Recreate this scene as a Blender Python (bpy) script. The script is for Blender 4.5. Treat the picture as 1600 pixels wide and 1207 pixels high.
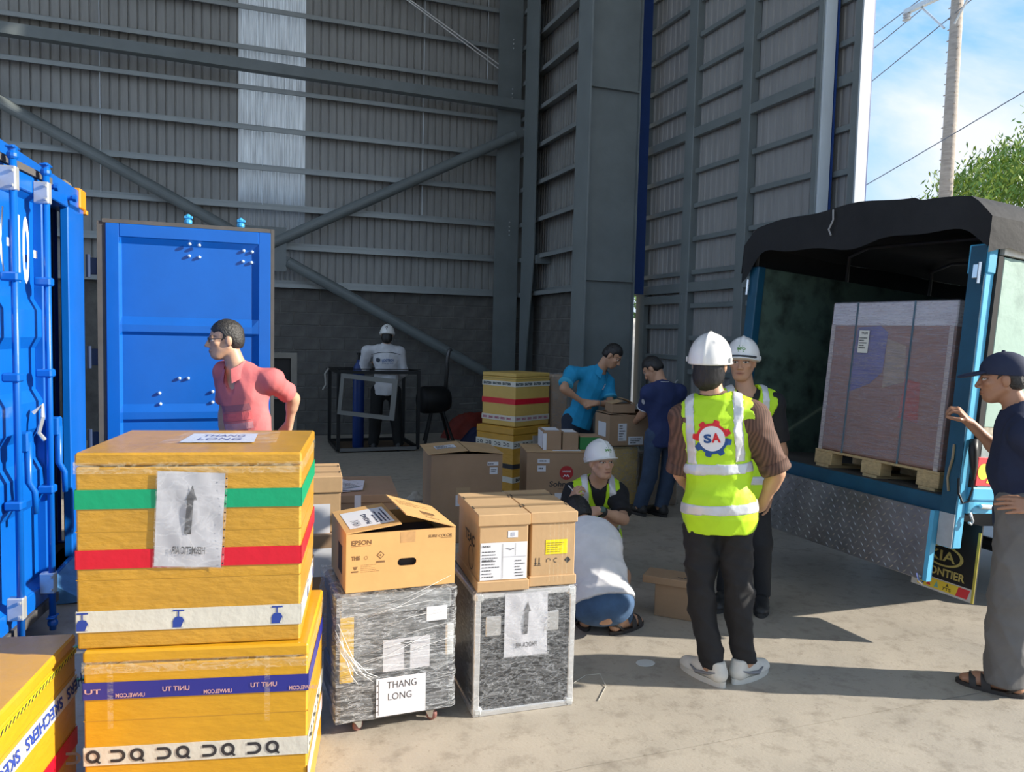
import bpy, bmesh, math, random
import numpy as np
from mathutils import Vector, Matrix
from mathutils.bvhtree import BVHTree

for _o in list(bpy.data.objects):
    bpy.data.objects.remove(_o, do_unlink=True)
scene = bpy.context.scene
COL = scene.collection
random.seed(7)
rng = np.random.default_rng(7)

# ------------------------------------------------------------------ camera
YAW, PITCH, ROLL = math.radians(20.16), math.radians(3.78), math.radians(1.38)
CAM_H = 1.68
_f = Vector((math.sin(YAW) * math.cos(PITCH), math.cos(YAW) * math.cos(PITCH), -math.sin(PITCH)))
_r0 = Vector((math.cos(YAW), -math.sin(YAW), 0))
_u0 = _r0.cross(_f)
_r = _r0 * math.cos(ROLL) + _u0 * math.sin(ROLL)
_u = -_r0 * math.sin(ROLL) + _u0 * math.cos(ROLL)
cam_d = bpy.data.cameras.new('camera')
cam_d.sensor_fit = 'HORIZONTAL'
cam_d.sensor_width = 36.0
cam_d.lens = 1205.0 * 36.0 / 1600.0
cam_d.clip_start = 0.05
cam_d.clip_end = 500
cam = bpy.data.objects.new('camera', cam_d)
COL.objects.link(cam)
cam.matrix_world = Matrix(((_r.x, _u.x, -_f.x, 0), (_r.y, _u.y, -_f.y, 0), (_r.z, _u.z, -_f.z, CAM_H), (0, 0, 0, 1)))
scene.camera = cam

# ------------------------------------------------------------------ colour management
vs = scene.view_settings
vs.view_transform = 'Standard'
vs.look = 'None'
vs.gamma = 1.0
vs.use_curve_mapping = False
vs.exposure = 0.45

# ------------------------------------------------------------------ world: blue sky with thin white cloud
world = bpy.data.worlds.new('world')
scene.world = world
world.use_nodes = True
wn, wl = world.node_tree.nodes, world.node_tree.links
wn.clear()
w_out = wn.new('ShaderNodeOutputWorld')
w_bg = wn.new('ShaderNodeBackground')
w_bg.inputs['Strength'].default_value = 0.95
w_tc = wn.new('ShaderNodeTexCoord')
w_sep = wn.new('ShaderNodeSeparateXYZ')
wl.new(w_tc.outputs['Generated'], w_sep.inputs[0])
w_ramp = wn.new('ShaderNodeValToRGB')
w_ramp.color_ramp.elements[0].position = 0.0
w_ramp.color_ramp.elements[0].color = (0.50, 0.70, 0.92, 1)
w_ramp.color_ramp.elements[1].position = 0.75
w_ramp.color_ramp.elements[1].color = (0.20, 0.38, 0.72, 1)
e = w_ramp.color_ramp.elements.new(0.28)
e.color = (0.27, 0.54, 0.90, 1)
wl.new(w_sep.outputs['Z'], w_ramp.inputs[0])
w_map = wn.new('ShaderNodeMapping')
w_map.inputs['Scale'].default_value = (1.0, 1.0, 1.9)
w_map.inputs['Rotation'].default_value = (0.1, 0.35, 0.6)
wl.new(w_tc.outputs['Generated'], w_map.inputs[0])
w_noise = wn.new('ShaderNodeTexNoise')
w_noise.inputs['Scale'].default_value = 3.1
w_noise.inputs['Detail'].default_value = 7
w_noise.inputs['Roughness'].default_value = 0.56
w_noise.inputs['Distortion'].default_value = 0.35
wl.new(w_map.outputs[0], w_noise.inputs['Vector'])
w_cr = wn.new('ShaderNodeValToRGB')
w_cr.color_ramp.elements[0].position = 0.42
w_cr.color_ramp.elements[0].color = (0, 0, 0, 1)
w_cr.color_ramp.elements[1].position = 0.64
w_cr.color_ramp.elements[1].color = (1, 1, 1, 1)
wl.new(w_noise.outputs['Fac'], w_cr.inputs[0])
w_mix = wn.new('ShaderNodeMixRGB')
w_mix.inputs[2].default_value = (0.76, 0.80, 0.88, 1)
wl.new(w_cr.outputs[0], w_mix.inputs[0])
wl.new(w_ramp.outputs[0], w_mix.inputs[1])
wl.new(w_mix.outputs[0], w_bg.inputs['Color'])
wl.new(w_bg.outputs[0], w_out.inputs[0])

# ------------------------------------------------------------------ sun, low, through the open gate
SUN_EL = math.radians(24.5)
SUN_AZ = math.radians(113.5)          # from +Y towards +X
to_sun = Vector((math.sin(SUN_AZ) * math.cos(SUN_EL), math.cos(SUN_AZ) * math.cos(SUN_EL), math.sin(SUN_EL)))
sun_d = bpy.data.lights.new('sun', 'SUN')
sun_d.energy = 6.5
sun_d.angle = math.radians(0.55)
sun_d.color = (1.0, 0.93, 0.82)
sun = bpy.data.objects.new('sun', sun_d)
COL.objects.link(sun)
sun.rotation_euler = to_sun.to_track_quat('Z', 'Y').to_euler()

# ------------------------------------------------------------------ materials
MATS = {}


def M(name, col, rough=0.6, metal=0.0, var=0.0, vscale=6.0, bump=0.0, bscale=40.0, stretch=(1, 1, 1), coat=0.0, spec=0.5,
      col2=None, alpha=None, trans=0.0, emit=None, vsharp=None, rvar=0.0, attr=None):
    """one procedural surface: base colour broken up by noise, optional relief"""
    if name in MATS:
        return MATS[name]
    m = bpy.data.materials.new(name)
    MATS[name] = m
    m.use_nodes = True
    nt = m.node_tree
    n, l = nt.nodes, nt.links
    b = n['Principled BSDF']
    c4 = tuple(col) + (1.0,)
    b.inputs['Base Color'].default_value = c4
    b.inputs['Roughness'].default_value = rough
    b.inputs['Metallic'].default_value = metal
    b.inputs['Specular IOR Level'].default_value = spec
    if coat:
        b.inputs['Coat Weight'].default_value = coat
        b.inputs['Coat Roughness'].default_value = 0.12
    if trans:
        b.inputs['Transmission Weight'].default_value = trans
    if emit:
        b.inputs['Emission Color'].default_value = tuple(emit[:3]) + (1,)
        b.inputs['Emission Strength'].default_value = emit[3]
    tc = n.new('ShaderNodeTexCoord')
    mp = n.new('ShaderNodeMapping')
    mp.inputs['Scale'].default_value = stretch
    l.new(tc.outputs['Object'], mp.inputs[0])
    src = None
    if attr:
        at = n.new('ShaderNodeAttribute')
        at.attribute_name = attr
        src = at.outputs['Color']
        l.new(src, b.inputs['Base Color'])
    if var > 0 or col2 is not None:
        no = n.new('ShaderNodeTexNoise')
        no.inputs['Scale'].default_value = vscale
        no.inputs['Detail'].default_value = 6
        no.inputs['Roughness'].default_value = 0.6
        l.new(mp.outputs[0], no.inputs['Vector'])
        rp = n.new('ShaderNodeValToRGB')
        lo, hi = vsharp or (0.3, 0.7)
        rp.color_ramp.elements[0].position = lo
        rp.color_ramp.elements[1].position = hi
        if attr:
            rp.color_ramp.elements[0].color = (1 - var, 1 - var, 1 - var, 1)
            rp.color_ramp.elements[1].color = (1 + var * .3, 1 + var * .3, 1 + var * .3, 1)
            mx = n.new('ShaderNodeMixRGB')
            mx.blend_type = 'MULTIPLY'
            mx.inputs[0].default_value = 1
            l.new(src, mx.inputs[1])
            l.new(rp.outputs[0], mx.inputs[2])
            l.new(mx.outputs[0], b.inputs['Base Color'])
        else:
            d = col2 if col2 is not None else tuple(x * (1 - var) for x in col)
            hi_c = col if col2 is not None else tuple(min(1, x * (1 + var * 0.5)) for x in col)
            rp.color_ramp.elements[0].color = tuple(d) + (1,)
            rp.color_ramp.elements[1].color = tuple(hi_c) + (1,)
            l.new(no.outputs['Fac'], rp.inputs[0])
            l.new(rp.outputs[0], b.inputs['Base Color'])
        if attr:
            l.new(no.outputs['Fac'], rp.inputs[0])
        if rvar:
            mr = n.new('ShaderNodeMapRange')
            mr.inputs['To Min'].default_value = max(0.02, rough - rvar)
            mr.inputs['To Max'].default_value = min(1, rough + rvar)
            l.new(no.outputs['Fac'], mr.inputs['Value'])
            l.new(mr.outputs[0], b.inputs['Roughness'])
    if bump > 0:
        nb = n.new('ShaderNodeTexNoise')
        nb.inputs['Scale'].default_value = bscale
        nb.inputs['Detail'].default_value = 5
        l.new(mp.outputs[0], nb.inputs['Vector'])
        bp = n.new('ShaderNodeBump')
        bp.inputs['Strength'].default_value = bump
        bp.inputs['Distance'].default_value = 0.01
        l.new(nb.outputs['Fac'], bp.inputs['Height'])
        l.new(bp.outputs[0], b.inputs['Normal'])
    if alpha is not None:
        b.inputs['Alpha'].default_value = alpha
    return m


def film_material(name, lo=0.04, hi=0.75, scale=14.0, stretch=(1, 1, 6), tint=(0.9, 0.93, 0.96), dens=(0.42, 0.75)):
    """clear stretch film: see-through with milky crinkles that catch the light"""
    if name in MATS:
        return MATS[name]
    m = bpy.data.materials.new(name)
    MATS[name] = m
    m.use_nodes = True
    nt = m.node_tree
    n, l = nt.nodes, nt.links
    n.clear()
    out = n.new('ShaderNodeOutputMaterial')
    tr = n.new('ShaderNodeBsdfTransparent')
    pr = n.new('ShaderNodeBsdfPrincipled')
    pr.inputs['Base Color'].default_value = tint + (1,)
    pr.inputs['Roughness'].default_value = 0.22
    mx = n.new('ShaderNodeMixShader')
    tc = n.new('ShaderNodeTexCoord')
    mp = n.new('ShaderNodeMapping')
    mp.inputs['Scale'].default_value = stretch
    mp.inputs['Rotation'].default_value = (0.05, 0.16, 0.05)
    l.new(tc.outputs['Object'], mp.inputs[0])
    no = n.new('ShaderNodeTexNoise')
    no.inputs['Scale'].default_value = scale
    no.inputs['Detail'].default_value = 5
    no.inputs['Distortion'].default_value = 0.5
    l.new(mp.outputs[0], no.inputs['Vector'])
    # thin creases: ridges of the noise, plus a faint milky haze
    def ridge(sock, width):
        a = n.new('ShaderNodeMath'); a.operation = 'SUBTRACT'; a.inputs[1].default_value = 0.5
        l.new(sock, a.inputs[0])
        b = n.new('ShaderNodeMath'); b.operation = 'ABSOLUTE'
        l.new(a.outputs[0], b.inputs[0])
        c = n.new('ShaderNodeMapRange')
        c.inputs['From Min'].default_value = 0.0
        c.inputs['From Max'].default_value = width
        c.inputs['To Min'].default_value = 1.0
        c.inputs['To Max'].default_value = 0.0
        l.new(b.outputs[0], c.inputs['Value'])
        return c.outputs[0]
    no2 = n.new('ShaderNodeTexNoise')
    no2.inputs['Scale'].default_value = scale * 2.3
    no2.inputs['Detail'].default_value = 4
    no2.inputs['Distortion'].default_value = 0.6
    mp2 = n.new('ShaderNodeMapping')
    mp2.inputs['Scale'].default_value = (stretch[0], stretch[1], stretch[2])
    mp2.inputs['Rotation'].default_value = (-0.2, -0.45, 0.1)
    l.new(tc.outputs['Object'], mp2.inputs[0])
    l.new(mp2.outputs[0], no2.inputs['Vector'])
    ra, rb = ridge(no.outputs['Fac'], 0.05), ridge(no2.outputs['Fac'], 0.045)
    mxm = n.new('ShaderNodeMath'); mxm.operation = 'MAXIMUM'
    pw = []
    for sk in (ra, rb):
        q = n.new('ShaderNodeMath'); q.operation = 'POWER'; q.inputs[1].default_value = 2.2
        l.new(sk, q.inputs[0]); pw.append(q.outputs[0])
    l.new(pw[0], mxm.inputs[0]); l.new(pw[1], mxm.inputs[1])
    hz = n.new('ShaderNodeMapRange')
    hz.inputs['From Min'].default_value = dens[0]
    hz.inputs['From Max'].default_value = dens[1]
    hz.inputs['To Min'].default_value = lo
    hz.inputs['To Max'].default_value = lo + (hi - lo) * 0.35
    l.new(no2.outputs['Fac'], hz.inputs['Value'])
    mr = n.new('ShaderNodeMath'); mr.operation = 'MULTIPLY_ADD'
    mr.inputs[1].default_value = hi - lo
    mr.use_clamp = True
    l.new(mxm.outputs[0], mr.inputs[0])
    l.new(hz.outputs[0], mr.inputs[2])
    l.new(mr.outputs[0], mx.inputs[0])
    bp = n.new('ShaderNodeBump')
    bp.inputs['Strength'].default_value = 0.8
    bp.inputs['Distance'].default_value = 0.01
    l.new(no.outputs['Fac'], bp.inputs['Height'])
    l.new(bp.outputs[0], pr.inputs['Normal'])
    l.new(tr.outputs[0], mx.inputs[1])
    l.new(pr.outputs[0], mx.inputs[2])
    l.new(mx.outputs[0], out.inputs[0])
    return m


# ------------------------------------------------------------------ mesh helpers
class MB:
    """collects shapes, builds them as one mesh object"""

    def __init__(self):
        self.v, self.f = [], []

    def add(self, verts, faces, T=None):
        o = len(self.v)
        if T is not None:
            verts = [tuple(T @ Vector(p)) for p in verts]
        self.v.extend([tuple(p) for p in verts])
        self.f.extend([tuple(i + o for i in fc) for fc in faces])
        return self

    def box(self, x0, x1, y0, y1, z0, z1, T=None, bev=0.0):
        if bev > 0:
            b = min(bev, (x1 - x0) * .49, (y1 - y0) * .49, (z1 - z0) * .49)
            V, idx = [], {}
            for ix, (X, sx) in enumerate(((x0, 1), (x1, -1))):
                for iy, (Y, sy) in enumerate(((y0, 1), (y1, -1))):
                    for iz, (Z, sz) in enumerate(((z0, 1), (z1, -1))):
                        idx[ix, iy, iz, 'x'] = len(V); V.append((X, Y + sy * b, Z + sz * b))
                        idx[ix, iy, iz, 'y'] = len(V); V.append((X + sx * b, Y, Z + sz * b))
                        idx[ix, iy, iz, 'z'] = len(V); V.append((X + sx * b, Y + sy * b, Z))
            g = lambda *k: idx[k]
            F = []
            F += [(g(0, 0, 0, 'x'), g(0, 0, 1, 'x'), g(0, 1, 1, 'x'), g(0, 1, 0, 'x')), (g(1, 0, 0, 'x'), g(1, 1, 0, 'x'), g(1, 1, 1, 'x'), g(1, 0, 1, 'x'))]
            F += [(g(0, 0, 0, 'y'), g(1, 0, 0, 'y'), g(1, 0, 1, 'y'), g(0, 0, 1, 'y')), (g(0, 1, 0, 'y'), g(0, 1, 1, 'y'), g(1, 1, 1, 'y'), g(1, 1, 0, 'y'))]
            F += [(g(0, 0, 0, 'z'), g(0, 1, 0, 'z'), g(1, 1, 0, 'z'), g(1, 0, 0, 'z')), (g(0, 0, 1, 'z'), g(1, 0, 1, 'z'), g(1, 1, 1, 'z'), g(0, 1, 1, 'z'))]
            for a in (0, 1):
                for c in (0, 1):
                    F.append((g(a, c, 0, 'x'), g(a, c, 1, 'x'), g(a, c, 1, 'y'), g(a, c, 0, 'y')) if (a + c) % 2 == 0 else (g(a, c, 0, 'y'), g(a, c, 1, 'y'), g(a, c, 1, 'x'), g(a, c, 0, 'x')))
                    F.append((g(a, 0, c, 'z'), g(a, 1, c, 'z'), g(a, 1, c, 'x'), g(a, 0, c, 'x')) if (a + c) % 2 else (g(a, 0, c, 'x'), g(a, 1, c, 'x'), g(a, 1, c, 'z'), g(a, 0, c, 'z')))
                    F.append((g(0, a, c, 'y'), g(1, a, c, 'y'), g(1, a, c, 'z'), g(0, a, c, 'z')) if (a + c) % 2 else (g(0, a, c, 'z'), g(1, a, c, 'z'), g(1, a, c, 'y'), g(0, a, c, 'y')))
            for ix in (0, 1):
                for iy in (0, 1):
                    for iz in (0, 1):
                        t = (g(ix, iy, iz, 'x'), g(ix, iy, iz, 'y'), g(ix, iy, iz, 'z'))
                        F.append(t if (ix + iy + iz) % 2 == 0 else t[::-1])
            return self.add(V, F, T)
        V = [(x0, y0, z0), (x1, y0, z0), (x1, y1, z0), (x0, y1, z0), (x0, y0, z1), (x1, y0, z1), (x1, y1, z1), (x0, y1, z1)]
        F = [(0, 3, 2, 1), (4, 5, 6, 7), (0, 1, 5, 4), (1, 2, 6, 5), (2, 3, 7, 6), (3, 0, 4, 7)]
        return self.add(V, F, T)

    def prism(self, pts, d, T=None):
        """polygon pts in x,z extruded along y from 0 to d"""
        n = len(pts)
        V = [(p[0], 0, p[1]) for p in pts] + [(p[0], d, p[1]) for p in pts]
        F = [tuple(range(n)), tuple(range(2 * n - 1, n - 1, -1))]
        F += [(i, i + n, (i + 1) % n + n, (i + 1) % n) for i in range(n)]
        return self.add(V, F, T)

    def tube(self, pts, r, n=10, caps=True):
        """tube along a polyline; r one radius or a list"""
        P = [Vector(p) for p in pts]
        R = r if isinstance(r, (list, tuple)) else [r] * len(P)
        V, F = [], []
        t0 = (P[1] - P[0]).normalized()
        ref = Vector((0, 0, 1)) if abs(t0.z) < 0.9 else Vector((1, 0, 0))
        u = t0.cross(ref).normalized()
        for i, p in enumerate(P):
            t = (P[min(i + 1, len(P) - 1)] - P[max(i - 1, 0)]).normalized()
            u = (u - t * u.dot(t)).normalized()
            w = t.cross(u)
            for k in range(n):
                a = 2 * math.pi * k / n
                V.append(tuple(p + (u * math.cos(a) + w * math.sin(a)) * R[i]))
        for i in range(len(P) - 1):
            for k in range(n):
                k2 = (k + 1) % n
                F.append((i * n + k, i * n + k2, (i + 1) * n + k2, (i + 1) * n + k))
        if caps:
            F.append(tuple(range(n - 1, -1, -1)))
            F.append(tuple((len(P) - 1) * n + k for k in range(n)))
        return self.add(V, F)

    def lathe(self, prof, n=20, T=None):
        """profile of (r, z) turned about z"""
        V, F = [], []
        for r, z in prof:
            for k in range(n):
                a = 2 * math.pi * k / n
                V.append((r * math.cos(a), r * math.sin(a), z))
        for i in range(len(prof) - 1):
            for k in range(n):
                k2 = (k + 1) % n
                F.append((i * n + k, i * n + k2, (i + 1) * n + k2, (i + 1) * n + k))
        F.append(tuple(range(n - 1, -1, -1)))
        F.append(tuple((len(prof) - 1) * n + k for k in range(n)))
        return self.add(V, F, T)

    def grid(self, fn, nu, nv):
        """surface fn(i/nu, j/nv)"""
        V = [tuple(fn(i / nu, j / nv)) for j in range(nv + 1) for i in range(nu + 1)]
        F = [(j * (nu + 1) + i, j * (nu + 1) + i + 1, (j + 1) * (nu + 1) + i + 1, (j + 1) * (nu + 1) + i) for j in range(nv) for i in range(nu)]
        return self.add(V, F)

    def mesh(self, name, mat=None, smooth=False):
        me = bpy.data.meshes.new(name)
        me.from_pydata(self.v, [], self.f)
        me.validate()
        if mat is not None:
            me.materials.append(mat)
        if smooth:
            me.shade_smooth()
        me.update()
        return me

    def build(self, name, mat, parent=None, smooth=False, loc=None, rot=None):
        o = bpy.data.objects.new(name, self.mesh(name, mat, smooth))
        COL.objects.link(o)
        if loc is not None:
            o.location = loc
        if rot is not None:
            o.rotation_euler = rot
        if parent is not None:
            o.parent = parent
        return o


def tag(o, label=None, cat=None, group=None, kind=None):
    if label:
        o['label'] = label
    if cat:
        o['category'] = cat
    if group:
        o['group'] = group
    if kind:
        o['kind'] = kind
    return o


def empty(name, loc=(0, 0, 0), rot=(0, 0, 0), label=None, cat=None, group=None, kind=None):
    o = bpy.data.objects.new(name, None)
    o.empty_display_size = 0.1
    COL.objects.link(o)
    o.location = loc
    o.rotation_euler = rot
    return tag(o, label, cat, group, kind)


def inst(mesh, name, parent=None, loc=(0, 0, 0), rot=(0, 0, 0), scale=None):
    o = bpy.data.objects.new(name, mesh)
    COL.objects.link(o)
    o.location = loc
    o.rotation_euler = rot
    if scale:
        o.scale = scale
    if parent is not None:
        o.parent = parent
    return o


def TR(loc=(0, 0, 0), rz=0.0, ry=0.0, rx=0.0):
    return Matrix.Translation(loc) @ Matrix.Rotation(rz, 4, 'Z') @ Matrix.Rotation(ry, 4, 'Y') @ Matrix.Rotation(rx, 4, 'X')


# ---- flat print: polygons laid on a face given by origin O, axes U (right), V (up), N (out)
class Face:
    def __init__(self, O, U, V):
        self.O, self.U, self.V = Vector(O), Vector(U).normalized(), Vector(V).normalized()
        self.N = self.U.cross(self.V)

    def p(self, u, v, off=0.0):
        return self.O + self.U * u + self.V * v + self.N * off


def box_face(side, w, d, h):
    return {'front': Face((0, 0, 0), (1, 0, 0), (0, 0, 1)), 'right': Face((w, 0, 0), (0, 1, 0), (0, 0, 1)),
            'left': Face((0, d, 0), (0, -1, 0), (0, 0, 1)), 'back': Face((w, d, 0), (-1, 0, 0), (0, 0, 1)),
            'top': Face((0, 0, h), (1, 0, 0), (0, 1, 0))}[side]


def flat(mb, face, pts, off=0.002):
    """a flat polygon on a face"""
    mb.add([face.p(u, v, off) for u, v in pts], [tuple(range(len(pts)))])
    return mb


def rect(mb, face, u0, v0, u1, v1, off=0.002):
    return flat(mb, face, [(u0, v0), (u1, v0), (u1, v1), (u0, v1)], off)


def slab(mb, face, u0, v0, u1, v1, t, off=0.0):
    a = [face.p(u, v, off) for u, v in ((u0, v0), (u1, v0), (u1, v1), (u0, v1))]
    b = [face.p(u, v, off + t) for u, v in ((u0, v0), (u1, v0), (u1, v1), (u0, v1))]
    mb.add(a + b, [(3, 2, 1, 0), (4, 5, 6, 7), (0, 1, 5, 4), (1, 2, 6, 5), (2, 3, 7, 6), (3, 0, 4, 7)])
    return mb


def ring(mb, face, cu, cv, r0, r1, off=0.002, n=28, a0=0.0, a1=2 * math.pi, sx=1.0):
    V, F = [], []
    for k in range(n + 1):
        a = a0 + (a1 - a0) * k / n
        V.append(face.p(cu + math.cos(a) * r0 * sx, cv + math.sin(a) * r0, off))
        V.append(face.p(cu + math.cos(a) * r1 * sx, cv + math.sin(a) * r1, off))
    for k in range(n):
        F.append((2 * k, 2 * k + 1, 2 * k + 3, 2 * k + 2))
    mb.add(V, F)
    return mb


def disc(mb, face, cu, cv, r, off=0.002, n=24, sx=1.0):
    return flat(mb, face, [(cu + math.cos(2 * math.pi * k / n) * r * sx, cv + math.sin(2 * math.pi * k / n) * r) for k in range(n)], off)


_TXT = {}


def text2d(s, bold=0.0):
    """flat outline mesh of a string, cap height about 0.7, starting at x = 0"""
    if (s, bold) in _TXT:
        return _TXT[s, bold]
    cu = bpy.data.curves.new('t', 'FONT')
    cu.body = s
    cu.size = 1.0
    cu.offset = bold
    cu.resolution_u = 3
    o = bpy.data.objects.new('t', cu)
    COL.objects.link(o)
    dg = bpy.context.evaluated_depsgraph_get()
    me = bpy.data.meshes.new_from_object(o.evaluated_get(dg))
    V = [(v.co.x, v.co.y) for v in me.vertices]
    F = [tuple(p.vertices) for p in me.polygons]
    bpy.data.objects.remove(o)
    bpy.data.curves.remove(cu)
    bpy.data.meshes.remove(me)
    _TXT[s, bold] = (V, F)
    return V, F


def text(mb, face, s, u, v, h, w=None, off=0.003, bold=0.0, mirror=False, flip=False, shear=0.0, rot=0.0, center=False):
    """print a string with its lower left corner at (u, v), letters h high, squeezed to width w"""
    V, F = text2d(s, bold)
    if not V:
        return mb
    xs = [p[0] for p in V]
    ys = [p[1] for p in V]
    x0, x1, y0, y1 = min(xs), max(xs), min(ys), max(ys)
    sy = h / max(1e-6, (y1 - y0))
    sx = (w / (x1 - x0)) if w else sy
    W = (x1 - x0) * sx
    out = []
    ca, sa = math.cos(rot), math.sin(rot)
    for x, y in V:
        a = (x - x0) * sx
        b = (y - y0) * sy
        if mirror:
            a = W - a
        if flip:
            b = h - b
        a += shear * b
        if center:
            a -= W / 2
            b -= h / 2
        out.append(face.p(u + a * ca - b * sa, v + a * sa + b * ca, off))
    Fo = [fc[::-1] for fc in F] if (mirror != flip) else F
    mb.add(out, Fo)
    return mb


def scribble(mb, face, u0, v0, u1, v1, rows, off=0.003, fill=0.85, rnd=None, lh=0.45):
    """rows of small printed words, as dashes of uneven length"""
    rnd = rnd or random
    dv = (v1 - v0) / rows
    for i in range(rows):
        v = v1 - (i + 0.8) * dv
        u = u0
        end = u0 + (u1 - u0) * rnd.uniform(fill * 0.6, 1.0)
        while u < end:
            L = rnd.uniform(0.06, 0.2) * (u1 - u0)
            rect(mb, face, u, v, min(u + L, end), v + dv * lh, off)
            u += L + 0.03 * (u1 - u0)
    return mb

# ================================================================== THE BUILDING
steel = M('painted_steel', (0.165, 0.19, 0.192), 0.42, 0.0, var=0.14, vscale=3.0, bump=0.05, bscale=30, rvar=0.1)
steel_dk = M('sheet_grey', (0.30, 0.30, 0.285), 0.38, 0.0, var=0.22, vscale=2.0, stretch=(5, 5, 0.7), rvar=0.1)
steel_door = M('gate_sheet_grey', (0.28, 0.28, 0.275), 0.45, 0.0, var=0.15, vscale=3.0, stretch=(4, 4, 0.5))
blue_edge = M('blue_sheet', (0.012, 0.045, 0.19), 0.4, var=0.1)
pale_edge = M('galvanised_edge', (0.50, 0.55, 0.58), 0.5, var=0.12, vscale=5, stretch=(1, 1, .3))  # paler than the steel: sun on the leaf ends put into the colour
concrete_m = M('floor_concrete', (0.44, 0.392, 0.32), 0.62, var=0.0, col2=(0.345, 0.31, 0.258), vscale=2.2, bump=0.12, bscale=70, vsharp=(0.25, 0.75), rvar=0.12)
block_m = M('cement_block', (0.135, 0.13, 0.12), 0.92, var=0.35, vscale=5.0, bump=0.5, bscale=90)
mortar_m = M('mortar', (0.20, 0.19, 0.175), 0.95, var=0.25, vscale=9, bump=0.4, bscale=80)

# floor detail: stains and scuffs of their own shape
def floor_material():
    m = M('floor_concrete', None)
    nt = m.node_tree
    n, l = nt.nodes, nt.links
    b = n['Principled BSDF']
    old = b.inputs['Base Color'].links[0].from_socket
    tc = n.new('ShaderNodeTexCoord')
    no = n.new('ShaderNodeTexNoise')
    no.inputs['Scale'].default_value = 9.0
    no.inputs['Detail'].default_value = 9
    no.inputs['Roughness'].default_value = 0.7
    l.new(tc.outputs['Object'], no.inputs['Vector'])
    rp = n.new('ShaderNodeValToRGB')
    rp.color_ramp.elements[0].position = 0.32
    rp.color_ramp.elements[0].color = (0.62, 0.6, 0.58, 1)
    rp.color_ramp.elements[1].position = 0.5
    rp.color_ramp.elements[1].color = (1, 1, 1, 1)
    l.new(no.outputs['Fac'], rp.inputs[0])
    mx = n.new('ShaderNodeMixRGB')
    mx.blend_type = 'MULTIPLY'
    mx.inputs[0].default_value = 0.75
    l.new(old, mx.inputs[1])
    l.new(rp.outputs[0], mx.inputs[2])
    vo = n.new('ShaderNodeTexNoise')
    vo.inputs['Scale'].default_value = 55
    vo.inputs['Detail'].default_value = 3
    l.new(tc.outputs['Object'], vo.inputs['Vector'])
    r2 = n.new('ShaderNodeValToRGB')
    r2.color_ramp.elements[0].position = 0.27
    r2.color_ramp.elements[0].color = (0.6, 0.57, 0.53, 1)
    r2.color_ramp.elements[1].position = 0.36
    r2.color_ramp.elements[1].color = (1, 1, 1, 1)
    l.new(vo.outputs['Fac'], r2.inputs[0])
    m2 = n.new('ShaderNodeMixRGB')
    m2.blend_type = 'MULTIPLY'
    m2.inputs[0].default_value = 0.6
    l.new(mx.outputs[0], m2.inputs[1])
    l.new(r2.outputs[0], m2.inputs[2])
    l.new(m2.outputs[0], b.inputs['Base Color'])
    return m


floor_m = floor_material()
floor = empty('floor', kind='structure', label='grey concrete warehouse floor slabs with saw-cut joints')
XL, XR, YB, YF = -14.0, 4.82, 12.66, -9.0
YJ = 2.625
for (x0, x1) in ((XL, -4.2), (-4.194, XR)):
    for (y0, y1) in ((YF, -3.4), (-3.394, YJ - 0.003), (YJ + 0.003, 8.62), (8.626, YB)):
        MB().box(x0, x1, y0, y1, -0.2, 0.0).build('slab', floor_m, floor)
MB().box(XL, XR, YF, YB, -0.3, -0.012).build('sub_base', M('joint_dirt', (0.08, 0.07, 0.06), 0.95), floor)

# ---------------------------------------------------------------- back wall
YW = 12.64
wall_back = empty('wall_back', kind='structure', label='grey corrugated steel wall on a low cement block base')


def rib_sheet(length, height, pitch=0.123, groove=0.028, depth=0.022):
    """trapezoid rib sheet, along +x, face looking to -y"""
    mb = MB()
    n = int(round(length / pitch))
    xs = []
    for i in range(n):
        o = i * pitch
        xs += [(o, 0), (o + pitch - groove, 0), (o + pitch - groove + 0.007, depth), (o + pitch - 0.007, depth)]
    xs.append((n * pitch, 0))
    V, F = [], []
    for x, y in xs:
        V += [(x, y, 0), (x, y, height)]
    for i in range(len(xs) - 1):
        F.append((2 * i, 2 * i + 2, 2 * i + 3, 2 * i + 1))
    mb.add(V, F)
    return mb


SHW = 0.123 * 8
sheet_me = rib_sheet(SHW, 7.2).mesh('cladding_sheet', steel_dk)
ZB = 2.33


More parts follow.
